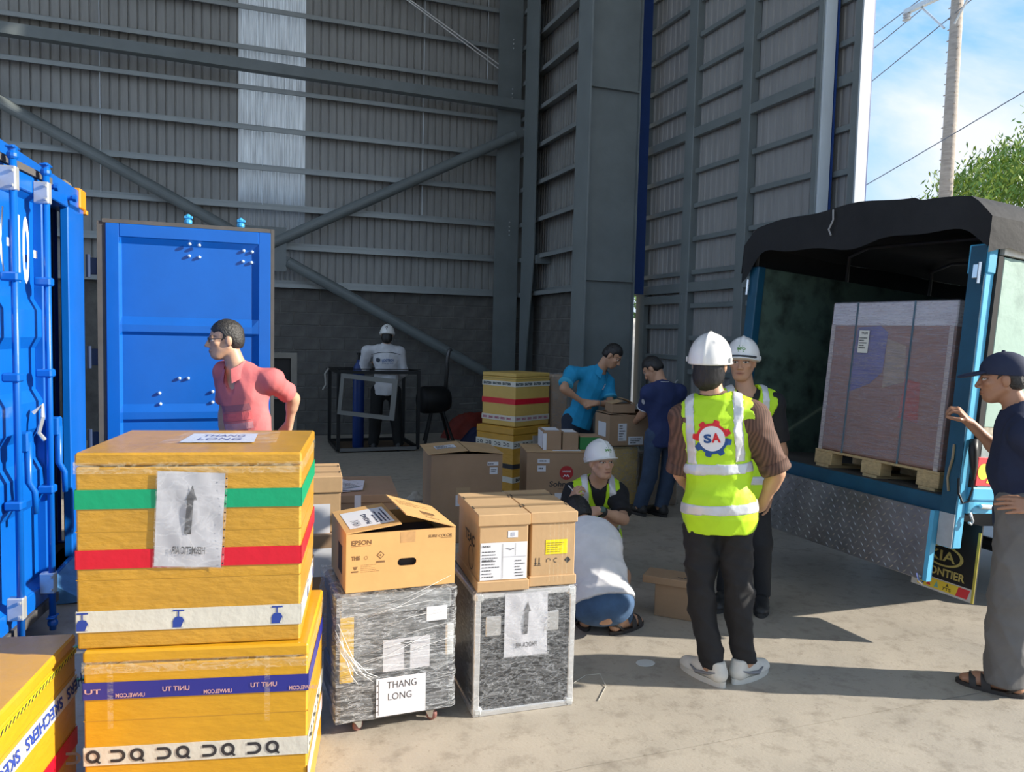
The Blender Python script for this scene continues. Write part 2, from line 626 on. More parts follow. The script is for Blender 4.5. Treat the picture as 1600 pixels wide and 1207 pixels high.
def translucent_sheet():
    m = bpy.data.materials.new('translucent_sheet')
    m.use_nodes = True
    nt = m.node_tree
    n, l = nt.nodes, nt.links
    n.clear()
    out = n.new('ShaderNodeOutputMaterial')
    d = n.new('ShaderNodeBsdfDiffuse')
    d.inputs[0].default_value = (0.30, 0.31, 0.31, 1)
    t = n.new('ShaderNodeBsdfTranslucent')
    t.inputs[0].default_value = (0.50, 0.53, 0.54, 1)
    g = n.new('ShaderNodeBsdfGlossy')
    g.inputs[1].default_value = 0.3
    a = n.new('ShaderNodeAddShader')
    mx = n.new('ShaderNodeMixShader')
    mx.inputs[0].default_value = 0.06
    tc = n.new('ShaderNodeTexCoord')
    mp = n.new('ShaderNodeMapping')
    mp.inputs['Scale'].default_value = (14, 1, 0.6)
    no = n.new('ShaderNodeTexNoise')
    no.inputs['Scale'].default_value = 3
    l.new(tc.outputs['Object'], mp.inputs[0])
    l.new(mp.outputs[0], no.inputs['Vector'])
    rp = n.new('ShaderNodeValToRGB')
    rp.color_ramp.elements[0].position = 0.3
    rp.color_ramp.elements[0].color = (0.18, 0.185, 0.185, 1)
    rp.color_ramp.elements[1].position = 0.7
    rp.color_ramp.elements[1].color = (0.46, 0.48, 0.48, 1)
    l.new(no.outputs['Fac'], rp.inputs[0])
    l.new(rp.outputs[0], t.inputs[0])
    l.new(d.outputs[0], a.inputs[0])
    l.new(t.outputs[0], a.inputs[1])
    l.new(a.outputs[0], mx.inputs[1])
    l.new(g.outputs[0], mx.inputs[2])
    l.new(mx.outputs[0], out.inputs[0])
    return m


trans_me = rib_sheet(SHW, 7.2, pitch=SHW / 14, groove=0.03, depth=0.018).mesh('translucent_sheet', translucent_sheet())
x = 0.125 - 7 * SHW
k = 0
while x < 4.75:
    is_t = abs(x - 0.125) < 0.01
    if not is_t:
        inst(sheet_me, 'cladding_sheet', wall_back, (x, YW, ZB))
    else:
        o = inst(trans_me, 'translucent_sheet', wall_back, (x, YW, ZB))
        o['label'] = 'pale translucent daylight strip in the grey sheet wall'
    x += SHW
# added panel outside, blocks sky light to dim the foot of the translucent strip
shade_panel = MB().box(-2.5, 3.6, 12.95, 13.05, -0.1, 3.74).build('yard_screen', M('screen_dark', (0.05, 0.05, 0.048), 0.9))
tag(shade_panel, 'dark screen added outside to dim the foot of the translucent wall strip', 'screen', None, 'structure')
# girts: Z sections, web flat, front flange upright
GIRT_Z = [2.36 + 0.583 * i for i in range(9)]
GY = YW - 0.20


def girt_mesh(L, name='girt'):
    mb = MB()
    mb.box(0, L, 0, 0.005, -0.035, 0.035)          # front flange
    mb.box(0, L, 0, 0.19, 0.030, 0.035)            # web
    mb.box(0, L, 0.0, 0.02, -0.035, -0.031)        # lip
    mb.box(0, L, 0.185, 0.19, 0.03, 0.09)          # rear flange
    return mb.mesh(name, M('girt_steel', (0.30, 0.325, 0.325), 0.36, 0.25, var=0.12, vscale=3, rvar=.1))


gm = girt_mesh(4.6 + 7.0)
for z in GIRT_Z:
    inst(gm, 'girt', wall_back, (-7.0, GY, z))
# bolts at the girt ends
bolt_me = MB().lathe([(0.014, 0), (0.014, 0.012), (0.008, 0.018)], 6).mesh('bolt', M('zinc', (0.55, 0.57, 0.58), 0.4, 0.6))
# sag rods
for x, z0, z1 in ((-1.72, 3.5, 6.9), (0.47, 3.5, 7.0), (2.95, 3.6, 7.0), (4.02, 5.85, 7.2)):
    MB().tube([(x, GY + 0.06, z0), (x, GY + 0.06, z1)], 0.007, 6).build('sag_rod', M('zinc', None), wall_back)


# block base
BLK_W, BLK_H, JT = 0.40, 0.195, 0.012
blk_me = MB().box(0, BLK_W - JT, 0, 0.12, 0, BLK_H - JT, bev=0.006).mesh('block', block_m)
blk_half = MB().box(0, BLK_W / 2 - JT, 0, 0.12, 0, BLK_H - JT, bev=0.006).mesh('block', block_m)
MB().box(-7, 4.9, YW - 0.045, YW + 0.09, -0.2, ZB).build('mortar_bed', mortar_m, wall_back)
for r in range(12):
    z = r * BLK_H
    x = 0.35 + (BLK_W / 2 if r % 2 else 0)
    while x < 4.75:
        w = 4.78 - x
        me = blk_me if w >= BLK_W else blk_half
        o = inst(me, 'block', wall_back, (x, YW - 0.055 + random.uniform(-.003, .003), z + JT / 2))
        x += BLK_W if me is blk_me else BLK_W / 2
MB().box(-7, 0.35 - JT, YW - 0.05, YW, 0, ZB).build('block_infill', block_m, wall_back)

# ---------------------------------------------------------------- right side wall, from the corner to the gate
XS = 4.80
wall_right = empty('wall_right', kind='structure', label='grey corrugated side wall between the corner and the big gate')
side_me = rib_sheet(3.8, 7.2, pitch=0.10, groove=0.05, depth=0.03).mesh('cladding_sheet', steel_dk)
o = inst(side_me, 'cladding_sheet', wall_right, (XS, YW, ZB), (0, 0, -math.pi / 2))
gms = girt_mesh(3.6)
for z in GIRT_Z:
    inst(gms, 'girt', wall_right, (XS - 0.20, YW - 0.1, z), (0, 0, -math.pi / 2))
MB().box(XS - 0.045, XS + 0.1, 8.86, YW, -0.2, ZB).build('mortar_bed', mortar_m, wall_right)
for r in range(12):
    z = r * BLK_H
    y = YW - 0.06 - (BLK_W / 2 if r % 2 else 0)
    while y - BLK_W > 8.85:
        inst(blk_me, 'block', wall_right, (XS - 0.055 + random.uniform(-.003, .003), y, z + JT / 2), (0, 0, -math.pi / 2))
        y -= BLK_W
# lintel over the open side
MB().box(XS, XS + 0.12, -6.5, 8.7, 8.3, 9.5).build('cladding_sheet', steel_dk, wall_right)

ceiling = empty('ceiling', kind='structure', label='steel sheet roof over the hall with added unseen daylight strips')
roof_m = M('roof_sheet', (0.45, 0.47, 0.48), 0.5, var=0.1)
strip_m = bpy.data.materials['translucent_sheet'].copy()  # unseen translucent roof strips, added to light the interior
strip_m.name = 'added_roof_strip'
for n_ in strip_m.node_tree.nodes:
    if n_.type == 'VALTORGB':
        n_.color_ramp.elements[0].color = (0.42, 0.43, 0.43, 1)
        n_.color_ramp.elements[1].color = (0.52, 0.54, 0.54, 1)
yy = -6.5
for k_ in range(5):
    MB().box(-8.0, XS + 0.4, yy, yy + 2.9, 9.5, 9.54).build('roof_sheet', roof_m, ceiling)
    if k_ < 3:
        MB().box(-8.0, XS + 0.4, yy + 2.9, yy + 4.05, 9.5, 9.503).build('added_light_strip', strip_m, ceiling)
    elif k_ < 4:
        MB().box(-8.0, XS + 0.4, yy + 2.9, yy + 4.05, 9.5, 9.54).build('roof_sheet', roof_m, ceiling)
    yy += 4.05

# ---------------------------------------------------------------- steel columns and bracing
column_1 = empty('column', kind='structure', label='tall grey steel column beside the gate with welded stiffeners')
mb = MB()
mb.box(3.885, 3.905, 8.22, 8.58, 0, 9.5)
mb.build('flange', steel, column_1)
MB().box(3.905, 4.60, 8.393, 8.407, 0, 9.5).build('web', steel, column_1)
MB().box(4.60, 4.62, 8.35, 8.45, 0, 9.5).build('flange', steel, column_1)
for z in (2.36, 4.61, 6.85):
    MB().box(3.905, 4.60, 8.34, 8.46, z - 0.008, z + 0.008).build('stiffener', steel, column_1)
column_2 = empty('column', kind='structure', label='grey steel corner column with a tapered foot')
# flange tapers below the haunch
prof = [(12.02, 0.0), (11.9, 0.0), (11.47, 2.95), (11.47, 9.5), (12.02, 9.5)]
V = [(4.52, y, z) for y, z in prof] + [(4.54, y, z) for y, z in prof]
n5 = 5
MB().add(V, [tuple(range(n5)), tuple(range(2 * n5 - 1, n5 - 1, -1))] + [(i, i + n5, (i + 1) % n5 + n5, (i + 1) % n5) for i in range(n5)]).build('flange', steel, column_2)
MB().box(4.54, 4.78, 11.98, 12.0, 0, 9.5).build('web', steel, column_2)
MB().box(4.15, 4.56, 12.30, 12.32, 0, 9.5).build('gusset', steel, column_2)
MB().box(4.545, 4.79, 11.40, 11.46, 2.82, 2.95).build('rail', steel, column_2)
for z in (3.05, 3.12, 3.19, 3.26, 5.3, 5.37, 5.44, 6.1, 6.17, 6.24):
    for yy in (0,):
        inst(bolt_me, 'bolt', column_2, (4.40, 12.30, z + .3), (math.pi / 2, 0, 0))

tie = MB()
V0, V1 = Vector((-7.0, 12.06, 5.60)), Vector((4.56, 12.06, 5.44))
tie.box(0, (V1 - V0).length, 0, 0.16, -0.075, 0.075)
tie_o = tie.build('beam', steel, None, loc=V0, rot=(0, math.asin(-(V1 - V0).z / (V1 - V0).length), 0))
tag(tie_o, 'wide grey steel tie beam running along the back wall', None, None, 'structure')

braces = [((-3.4, 4.88), (0.10, 3.07)), ((0.55, 2.93), (4.40, 4.955)), ((0.82, 2.70), (3.95, 1.07))]
lab = ['thick grey diagonal brace pipe descending behind the container door', 'thick grey diagonal brace pipe rising to the corner column',
       'thick grey diagonal brace pipe descending past the white helmet']
for (a, b), lb in zip(braces, lab):
    br = empty('brace_pipe', (0, 0, 0), label=lb, cat='pipe', group='diagonal brace pipes on the back wall')
    A, B = Vector((a[0], 12.15, a[1])), Vector((b[0], 12.15, b[1]))
    MB().tube([A, B], 0.082, 20).build('pipe', steel, br, smooth=False)
    dvec = (B - A).normalized()
    for e_, s_ in ((A, -1), (B, 1)):
        c = e_ + dvec * s_ * 0.13
        T = Matrix.Translation(c) @ Matrix.Rotation(-math.atan2(dvec.z, dvec.x), 4, 'Y')
        g = MB().box(-0.2, 0.2, -0.008, 0.008, -0.07, 0.07, T=T).build('gusset_plate', steel, br)
        for q in (-.06, .06):
            bo = MB()
            bo.lathe([(0.016, 0), (0.016, 0.014)], 6, T=T @ Matrix.Translation((s_ * 0.06, -0.008, q * .5)) @ Matrix.Rotation(math.pi / 2, 4, 'X'))
            bo.build('bolt', M('zinc', None), g)
for p in br.children:
    pass
node = MB().box(0.1, 0.8, 12.12, 12.13, 2.55, 3.2).build('brace_node_plate', steel)
tag(node, 'flat steel plate joining the diagonal brace pipes', 'plate')
for i, off in enumerate((0.0, 0.05)):
    rd = MB().tube([(2.3 + off, 12.32, 7.06), (4.5 + off, 12.32, 5.86 + off)], 0.013, 8).build('tie_rod', M('zinc', None))
    tag(rd, ['upper of the two thin tie rods slanting to the corner column', 'lower of the two thin tie rods slanting to the corner column'][1 - i], 'rod', 'thin steel tie rods below the roof')

# ---------------------------------------------------------------- the sliding gate leaves
ZTOP = 8.3


def rail(parent, y0, y1, z, h=0.05, x=5.0, t=0.045):
    MB().box(x, x + t, y0, y1, z - h / 2, z + h / 2, bev=0.004).build('rail', steel, parent)


door_1 = empty('door_1', kind='structure', label='tall grey sliding gate leaf with a grid of steel rails and a wicket door')
bays = [(8.81, 7.89), (7.71, 6.85), (6.69, 5.80)]
stiles = [(8.96, 8.80), (7.89, 7.72), (6.85, 6.70), (5.80, 5.73)]
for i, (y1, y0) in enumerate(stiles):
    MB().box(4.96 if i in (1, 2) else 4.985, 5.06, y0, y1, 0.08, ZTOP, bev=0.005).build('stile', steel, door_1)
zr = [0.68, 1.07, 1.46, 1.83, 2.45, 2.83, 3.21, 3.60, 4.36, 4.74, 5.12, 5.51, 5.9, 6.3, 6.7, 7.1, 7.5, 7.9]
for bi, (y1, y0) in enumerate(bays):
    for z in zr:
        if bi > 0 and z in (1.46, 1.83, 1.07, 0.68):
            z += 0.235
        rail(door_1, y0, y1, z, 0.055, 4.995)
rail(door_1, 5.80, 8.96, 2.28, 0.11, 4.965, 0.06)
rail(door_1, 5.80, 8.96, 4.03, 0.10, 4.965, 0.06)
rail(door_1, 5.80, 8.96, 0.10, 0.10, 4.965, 0.06)
# wicket door frame
wk = empty('wicket_door', kind=None)
wk.parent = door_1
MB().box(4.955, 5.03, 8.70, 8.79, 0.12, 2.22, bev=0.004).build('stile', steel, wk)
MB().box(4.955, 5.03, 7.74, 7.83, 0.12, 2.22, bev=0.004).build('stile', steel, wk)
MB().box(4.955, 5.03, 7.83, 8.70, 2.10, 2.2, bev=0.004).build('rail', steel, wk)
MB().tube([(4.93, 7.80, 1.0), (4.90, 7.80, 1.02), (4.90, 7.80, 1.18), (4.93, 7.80, 1.2)], 0.008, 8).build('handle', M('zinc', None), wk)
sh = rib_sheet(3.2, ZTOP - .08, pitch=0.107, groove=0.05, depth=0.012)
inst(sh.mesh('cladding_sheet', steel_door), 'cladding_sheet', door_1, (5.055, 8.94, 0.08), (0, 0, -math.pi / 2))
MB().box(5.0, 5.12, 5.71, 5.735, 0.06, ZTOP, bev=0.003).build('edge_strip', pale_edge, door_1)
MB().box(5.125, 5.14, 5.70, 8.9, 0.06, ZTOP).build('outer_sheet', blue_edge, door_1)

door_2 = empty('door_2', kind='structure', label='second grey gate leaf standing parked behind the first')
MB().box(5.16, 5.28, 5.44, 5.46, 0.06, ZTOP + .4, bev=0.003).build('edge_strip', pale_edge, door_2)
MB().box(5.16, 5.20, 5.46, 5.53, 0.06, ZTOP).build('stile', steel, door_2)
for z in zr + [2.28, 4.03]:
    rail(door_2, 5.53, 8.8, z, 0.055 if z not in (2.28, 4.03) else 0.10, 5.165)
inst(rib_sheet(3.3, ZTOP - .08, pitch=0.107, groove=0.05, depth=0.012).mesh('cladding_sheet', steel_door), 'cladding_sheet', door_2, (5.215, 8.78, 0.08), (0, 0, -math.pi / 2))
MB().box(5.285, 5.30, 5.45, 8.8, 0.06, ZTOP).build('outer_sheet', blue_edge, door_2)
# blue sheet jamb between column and gate, ending above head height
trim_1 = MB().box(4.60, 4.945, 8.70, 8.72, 2.235, 9.5).build('trim_1', blue_edge)
tag(trim_1, 'dark blue sheet jamb beside the tall gate column', None, None, 'structure')

# ---------------------------------------------------------------- outside
ground = empty('ground', kind='structure', label='sunlit concrete apron and ground outside the gate')
mb = MB()
mb.add([(XR, -40, -0.02), (XR + 1.2, -40, -0.10), (XR + 1.2, 40, -0.10), (XR, 40, -0.02), (90, -40, -0.45), (90, 90, -0.45), (XR, 90, -0.02), (XR + 1.2, 90, -.1)],
       [(0, 1, 2, 3), (1, 4, 5, 7), (3, 2, 7, 6)])
mb.build('apron', M('apron', (0.50, 0.48, 0.43), 0.85, var=0.2, vscale=1.0, bump=.2), ground)
mb = MB()
mb.add([(-60, 12.9, -0.1), (XR, 12.9, -0.1), (XR, 90, -0.1), (-60, 90, -0.1)], [(0, 1, 2, 3)])
mb.add([(-60, -60, -0.1), (XR, -60, -0.1), (XR, YF, -0.1), (-60, YF, -0.1)], [(0, 1, 2, 3)])
mb.build('yard', M('apron', None), ground)

# ================================================================== SHIPPING CONTAINER
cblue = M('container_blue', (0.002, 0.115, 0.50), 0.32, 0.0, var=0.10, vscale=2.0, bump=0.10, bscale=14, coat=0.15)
cblue_shade = M('container_shade', (0.006, 0.04, 0.16), 0.6, var=0.2)  # darkened blue, interior shade put into the colour
gasket_m = M('rubber_gasket', (0.10, 0.095, 0.09), 0.8, var=0.2)
zinc = M('zinc', None)
galv = M('galvanised', (0.62, 0.64, 0.64), 0.38, 0.55, var=0.15, vscale=12)
white_p = M('white_print', (0.85, 0.87, 0.88), 0.6)

cont = empty('shipping_container', (-1.031, 4.872, 0), (0, 0, math.radians(-3.9)),
             'blue steel shipping container at the left edge with one door swung open', 'container')
HW = 1.22
CL = 6.06
# corner posts, header, sill
for s in (-1, 1):
    y0, y1 = (-HW, -HW + 0.16) if s < 0 else (HW - 0.39, HW)
    MB().box(-0.16 if s < 0 else -0.05, 0.0, y0, y1, 0.0, 2.47, bev=0.006).build('corner_post', cblue, cont)
MB().box(-0.12, 0.0, -HW + .16, HW - .1, 2.43, 2.585, bev=0.006).build('header', cblue, cont)
MB().box(-0.12, 0.0, -HW + .16, HW - .16, 0.03, 0.15, bev=0.006).build('sill', cblue, cont)
# corner castings
ora = M('orange_paint', (0.75, 0.27, 0.01), 0.5, var=0.15)
for s in (-1, 1):
    mb = MB()
    yc = s * (HW - 0.05)
    mb.box(-0.16, 0.012, yc - 0.075, yc + 0.075, 2.465, 2.60, bev=0.008)
    mb.box(-0.03, 0.020, yc + 0.05, yc + 0.10, 2.44, 2.47, bev=0.004)
    mb.build('corner_casting', ora, cont)
    MB().box(-0.16, 0.004, yc - 0.08, yc + 0.08, 0, 0.12, bev=0.008).build('corner_casting', cblue, cont)
MB().box(-0.10, -0.03, HW - 0.30, HW - 0.16, 2.585, 2.62, bev=0.01).build('lifting_lug', M('rusty', (0.2, 0.16, 0.12), 0.9, var=0.3), cont)
# corrugated sides, roof, floor, front
for s in (-1, 1):
    mb = MB()
    xs = []
    x = -0.16
    while x > -CL + 0.2:
        for dx, dy in ((0, 0), (-0.07, 0), (-0.138, -0.036 * s), (-0.208, -0.036 * s)):
            xs.append((x + dx, s * (HW - 0.01) + dy))
        x -= 0.278
    V, F = [], []
    for (a, b) in xs:
        V += [(a, b, 0.15), (a, b, 2.5)]
    for i in range(len(xs) - 1):
        F.append((2 * i, 2 * i + 2, 2 * i + 3, 2 * i + 1))
    mb.add(V, F)
    mb.build('side_panel', cblue, cont)
    MB().box(-CL, -0.1, s * HW - 0.04, s * HW + 0.0, 2.48, 2.585).build('side_rail', cblue, cont)
    MB().box(-CL, -0.1, s * HW - 0.04, s * HW + 0.0, 0.0, 0.16).build('side_rail', cblue, cont)
MB().box(-CL, -0.1, -HW, HW, 2.53, 2.55).build('roof_panel', cblue, cont)
for s in (-1, 1):
    MB().box(-CL + .06, -0.17, s * (HW - 0.07) - .006, s * (HW - 0.07) + .006, 0.15, 2.5).build('inner_lining', cblue_shade, cont)  # dark sheets standing in for the shade inside the container
MB().box(-CL, -0.02, -HW + .02, HW - .02, 0.06, 0.15).build('floor_boards', M('container_floor', (0.12, 0.10, 0.08), 0.8, var=.2), cont)
MB().box(-CL, -CL + 0.05, -HW, HW, 0, 2.585).build('front_panel', cblue, cont)
# header clips: small bolts and hooks
for yy in (-0.62, -0.17, -0.05, 0.42, 0.83):
    MB().lathe([(0.016, 0), (0.016, 0.03), (0.024, 0.03), (0.024, 0.05)], 10, T=TR((0, yy, 2.49), ry=math.pi / 2)).build('header_stud', cblue, cont, smooth=False)

# ---- door leaf on the near side, standing slightly ajar
LW, LZ0, LZ1 = 1.09, 0.17, 2.44
leaf = empty('door_leaf', (0.02, -HW + 0.14, 0), (0, 0, math.radians(-4.6)))
leaf.parent = cont


def leaf_panel(outer=True):
    """panel across y 0..LW with horizontal corrugation; x is the outward normal"""
    zs = [(LZ0, 0.0)]
    rec = -0.035
    z = LZ0 + 0.10
    zs += [(z, 0.0), (z + 0.03, rec)]
    for zc in (0.83, 1.20, 1.68):
        zs += [(zc - 0.13, rec), (zc - 0.07, 0.0), (zc + 0.07, 0.0), (zc + 0.13, rec)]
    zs += [(LZ1 - 0.12, rec), (LZ1 - 0.09, 0.0), (LZ1, 0.0)]
    return zs


zs = leaf_panel()
mb = MB()
y0, y1 = 0.09, LW - 0.09
V, F = [], []
for z, x in zs:
    V += [(x - 0.01, y0, z), (x - 0.01, y1, z)]
for i in range(len(zs) - 1):
    F.append((2 * i, 2 * i + 1, 2 * i + 3, 2 * i + 2))
mb.add(V, F)
mb.box(-0.055, -0.046, y0, y1, LZ0, LZ1)
mb.build('panel', cblue, leaf)
for (a, b, c, d) in ((0, 0.10, LZ0, LZ1), (LW - 0.10, LW, LZ0, LZ1)):
    MB().box(-0.05, 0.0, a, b, c, d, bev=0.006).build('stile', cblue, leaf)
MB().box(-0.05, 0.0, 0.10, LW - .10, LZ1 - 0.09, LZ1, bev=0.006).build('rail', cblue, leaf)
MB().box(-0.05, 0.0, 0.10, LW - .10, LZ0, LZ0 + 0.1, bev=0.006).build('rail', cblue, leaf)
MB().box(-0.05, 0.012, -0.02, LW + 0.02, LZ1, LZ1 + 0.035).build('gasket', gasket_m, leaf)
MB().box(-0.05, 0.012, -0.02, LW + 0.02, LZ0 - 0.05, LZ0).build('gasket', gasket_m, leaf)
# locking bars with guides, cams and handles
for bi, yb in enumerate((0.495, 0.895)):
    bar = MB().tube([(0.055, yb, 0.03), (0.055, yb, 2.50)], 0.017, 14).build('locking_bar', cblue, leaf, smooth=True)
    for zc in (2.36, 0.29):
        gb = MB()
        gb.box(0.0, 0.074, yb - 0.024, yb + 0.024, zc - 0.056, zc + 0.056, bev=0.005)
        gb.build('bar_bracket', galv, bar)
        for q in (-.035, .035):
            for t_ in (-.04, .04):
                MB().lathe([(0.008, 0), (0.008, 0.01)], 6, T=TR((0.055, yb + t_ * .78, zc + q), ry=math.pi / 2)).build('bolt', zinc, bar)
    for zc in (2.475, 0.075):
        cam_ = MB()
        cam_.lathe([(0.020, -0.025), (0.026, -0.015), (0.026, 0.0), (0.019, 0.012), (0.024, 0.03), (0.012, 0.04)], 12, T=TR((0.055, yb, zc)))
        cam_.box(0.035, 0.075, yb - 0.04, yb + 0.04, zc + 0.022, zc + 0.032, bev=0.004)
        cam_.build('cam', cblue, bar)
    for zc in (1.42, 0.8, 1.9):
        MB().box(0.0, 0.078, yb - 0.034, yb + 0.034, zc - 0.022, zc + 0.022, bev=0.008).build('bar_guide', cblue, bar)
    # handle: hub on the bar, lever hanging down
    hz = 1.13 if bi else 1.10
    hd = MB()
    hd.box(0.03, 0.085, yb + 0.035, yb + 0.10, hz - 0.05, hz + 0.05, bev=0.008)
    hd.build('handle_hub', cblue, bar)
    MB().tube([(0.075, yb + 0.065, hz), (0.075, yb + 0.065, hz - 0.20), (0.10, yb + 0.07, hz - 0.25), (0.10, yb + 0.075, hz - 0.36)], [0.02, 0.018, 0.016, 0.014], 8).build('handle', cblue, bar, smooth=True)
# door seal hook
MB().tube([(0.02, 0.77, 1.22), (0.06, 0.79, 1.26), (0.07, 0.76, 1.2), (0.05, 0.76, 1.12), (0.07, 0.78, 1.08)], 0.011, 6).build('seal_hook', galv, leaf)
# stencilled marking  X-10-1
fl_face = Face((0.0, 0.0, 0.0), (0, 1, 0), (0, 0, 1))
mb = MB()
text(mb, fl_face, 'X', 0.435, 1.90, 0.33, 0.085, off=0.003, bold=0.02)
rect(mb, fl_face, 0.545, 1.99 + .06, 0.57, 2.03 + .06, 0.003)
text(mb, fl_face, '10', 0.672, 1.88, 0.34, 0.135, off=0.003, bold=0.025)
rect(mb, fl_face, 0.863, 2.02, 0.91, 2.06, 0.003)
rect(mb, fl_face, 1.035, 1.86, 1.055, 2.16, 0.003)
rect(mb, fl_face, 1.035, 2.10, 1.085, 2.16, 0.003)
mb.build('stencil_marking', white_p, leaf)

# ---- far leaf, swung fully open towards the hall
leaf2 = empty('door_leaf', (0, 0, 0))
leaf2.parent = cont
# local frame: u along the leaf (away from hinge), inner face looks at the hall front
Minv = Matrix.Translation((-1.031, 4.872, 0)) @ Matrix.Rotation(math.radians(-3.9), 4, 'Z')
Mleaf = Minv.inverted() @ Matrix.Translation((-0.83, 6.20, 0))
leaf2.matrix_local = Mleaf
W2 = 1.125
Z0, Z1 = 0.16, 2.41
mb = MB()
prof = [(Z0 + .06, 0.0), (Z0 + 0.08, 0.022)]
for zc in (0.46, 1.02, 1.66):
    prof += [(zc - 0.045, 0.022), (zc - 0.02, 0.004), (zc + 0.03, 0.004), (zc + 0.09, 0.022)]
prof += [(Z1 - 0.14, 0.022), (Z1 - 0.095, 0.0)]
V, F = [], []
a, b = 0.085, W2 - 0.085
for z, y in prof:
    V += [(a, y, z), (a + 0.03, y if y < 0.04 else 0.045, z), (b - 0.05, y, z), (b, y * 0.0, z)]
V = []
for z, y in prof:
    V += [(a, 0.0, z), (a + 0.018, y, z), (b - 0.05, y, z), (b, 0.0, z)]
for i in range(len(prof) - 1):
    for j in range(3):
        F.append((4 * i + j, 4 * i + j + 1, 4 * i + j + 5, 4 * i + j + 4))
mb.add(V, F)
mb.box(a, b, 0.05, 0.058, Z0, Z1)
mb.build('panel', cblue, leaf2)
MB().box(0, 0.088, -0.002, 0.06, Z0, Z1, bev=0.005).build('stile', cblue, leaf2)
MB().box(W2 - 0.088, W2, -0.002, 0.06, Z0, Z1, bev=0.005).build('stile', cblue, leaf2)
MB().box(0.088, W2 - .088, -0.002, 0.06, Z1 - 0.095, Z1, bev=0.005).build('rail', cblue, leaf2)
MB().box(0.088, W2 - .088, -0.002, 0.06, Z0, Z0 + 0.06, bev=0.005).build('rail', cblue, leaf2)
MB().box(-0.02, W2 - 0.002, 0.0, 0.055, Z1, Z1 + 0.028).build('gasket', gasket_m, leaf2)
MB().box(W2, W2 + 0.026, 0.0, 0.055, Z0, Z1 + 0.028).build('gasket', gasket_m, leaf2)
MB().box(-0.055, -0.002, 0.01, 0.06, Z0, Z1 + 0.012).build('gasket', gasket_m, leaf2)
bm_ = MB().lathe([(0.013, 0), (0.013, 0.007), (0.010, 0.016), (0.004, 0.02)], 8).mesh('bolt', M('bolt_bright', (0.55, 0.68, 0.78), 0.3, 0.2))
for (u, z) in ((0.555, 2.29), (0.62, 2.285), (0.55, 2.205), (0.62, 2.20), (0.93, 2.265), (0.99, 2.26), (0.925, 2.185), (0.985, 2.18),
               (0.48, 1.30), (0.54, 1.30), (0.345, 1.19), (0.35, 1.11), (0.71, 1.20), (0.71, 1.12)):
    d = 0.022 if 0.2 < z < 2.27 and 0.12 < u < 1.0 else 0.0
    inst(bm_, 'bolt', leaf2, (u, d - 0.002, z), (math.pi / 2, 0, 0))
for u in (0.54, 0.91):
    bar = MB().tube([(u, 0.10, 0.05), (u, 0.10, 2.50)], 0.018, 10).build('locking_bar', cblue, leaf2, smooth=True)
    cm = MB()
    cm.lathe([(0.02, 2.44), (0.028, 2.455), (0.028, 2.475), (0.015, 2.485), (0.026, 2.50), (0.01, 2.52)], 10, T=TR((u, 0.10, 0)))
    cm.box(u - 0.028, u + 0.034, 0.08, 0.12, 2.485, 2.505, bev=0.004)
    cm.build('cam', M('bright_blue', (0.05, 0.36, 0.70), 0.4), bar)
for z in (0.35, 0.85, 1.45, 2.1):
    h_ = MB()
    h_.box(-0.115, -0.005, 0.03, 0.05, z - 0.06, z + 0.06, bev=0.004)
    h_.tube([(-0.115, 0.03, z - 0.08), (-0.115, 0.03, z + 0.08)], 0.016, 10)
    h_.build('hinge', M('hinge_dark', (0.02, 0.04, 0.10), 0.5), leaf2)
# threshold plate between the container and the floor
th = MB()
th.add([(-0.02, 0.30, 0.15), (-0.02, 1.0, 0.15), (0.20, 1.0, 0.012), (0.20, 0.30, 0.012), (-0.02, 0.30, 0.0), (-0.02, 1.0, 0.0)], [(0, 3, 2, 1), (0, 4, 3), (1, 2, 5)])
th.build('threshold_plate', M('scuffed_blue', (0.10, 0.28, 0.55), 0.5, var=0.3, vscale=10), cont)

# ================================================================== TRUCK
TRK = empty('truck', (3.681, 4.01, 0.765), (math.radians(0.344), math.radians(4.346), math.radians(2.83)),
            'light blue box truck with black tarpaulin roof backed in at the gate', 'truck')
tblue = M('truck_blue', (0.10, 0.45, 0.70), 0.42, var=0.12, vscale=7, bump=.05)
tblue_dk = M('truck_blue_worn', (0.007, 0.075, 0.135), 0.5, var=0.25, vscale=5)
tarp = M('tarpaulin', (0.0115, 0.0118, 0.013), 0.8, var=0.35, vscale=5, bump=0.5, bscale=14)
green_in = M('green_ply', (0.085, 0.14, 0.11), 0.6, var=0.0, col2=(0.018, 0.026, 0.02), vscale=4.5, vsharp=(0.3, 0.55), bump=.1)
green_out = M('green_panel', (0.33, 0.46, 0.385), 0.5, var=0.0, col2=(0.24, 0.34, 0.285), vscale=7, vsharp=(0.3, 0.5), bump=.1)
plate_m = M('checker_steel', (0.30, 0.305, 0.31), 0.42, 0.75, var=0.35, vscale=6)
black_m = M('black_paint', (0.010, 0.010, 0.011), 0.5)
rubber = M('tyre_rubber', (0.02, 0.02, 0.02), 0.85)
HWt, LT, BZ = 0.95, 3.0, 0.085
# chassis, bed
MB().box(0.02, LT, -HWt, HWt, 0.03, BZ).build('bed_floor', M('bed_boards', (0.07, 0.065, 0.06), 0.8, var=0.3), TRK)
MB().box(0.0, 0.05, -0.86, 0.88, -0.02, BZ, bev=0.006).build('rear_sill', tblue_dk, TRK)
for y in (-0.35, 0.35):
    MB().box(0.1, LT + 1.6, y - 0.04, y + 0.04, -0.2, 0.02).build('chassis_rail', black_m, TRK)
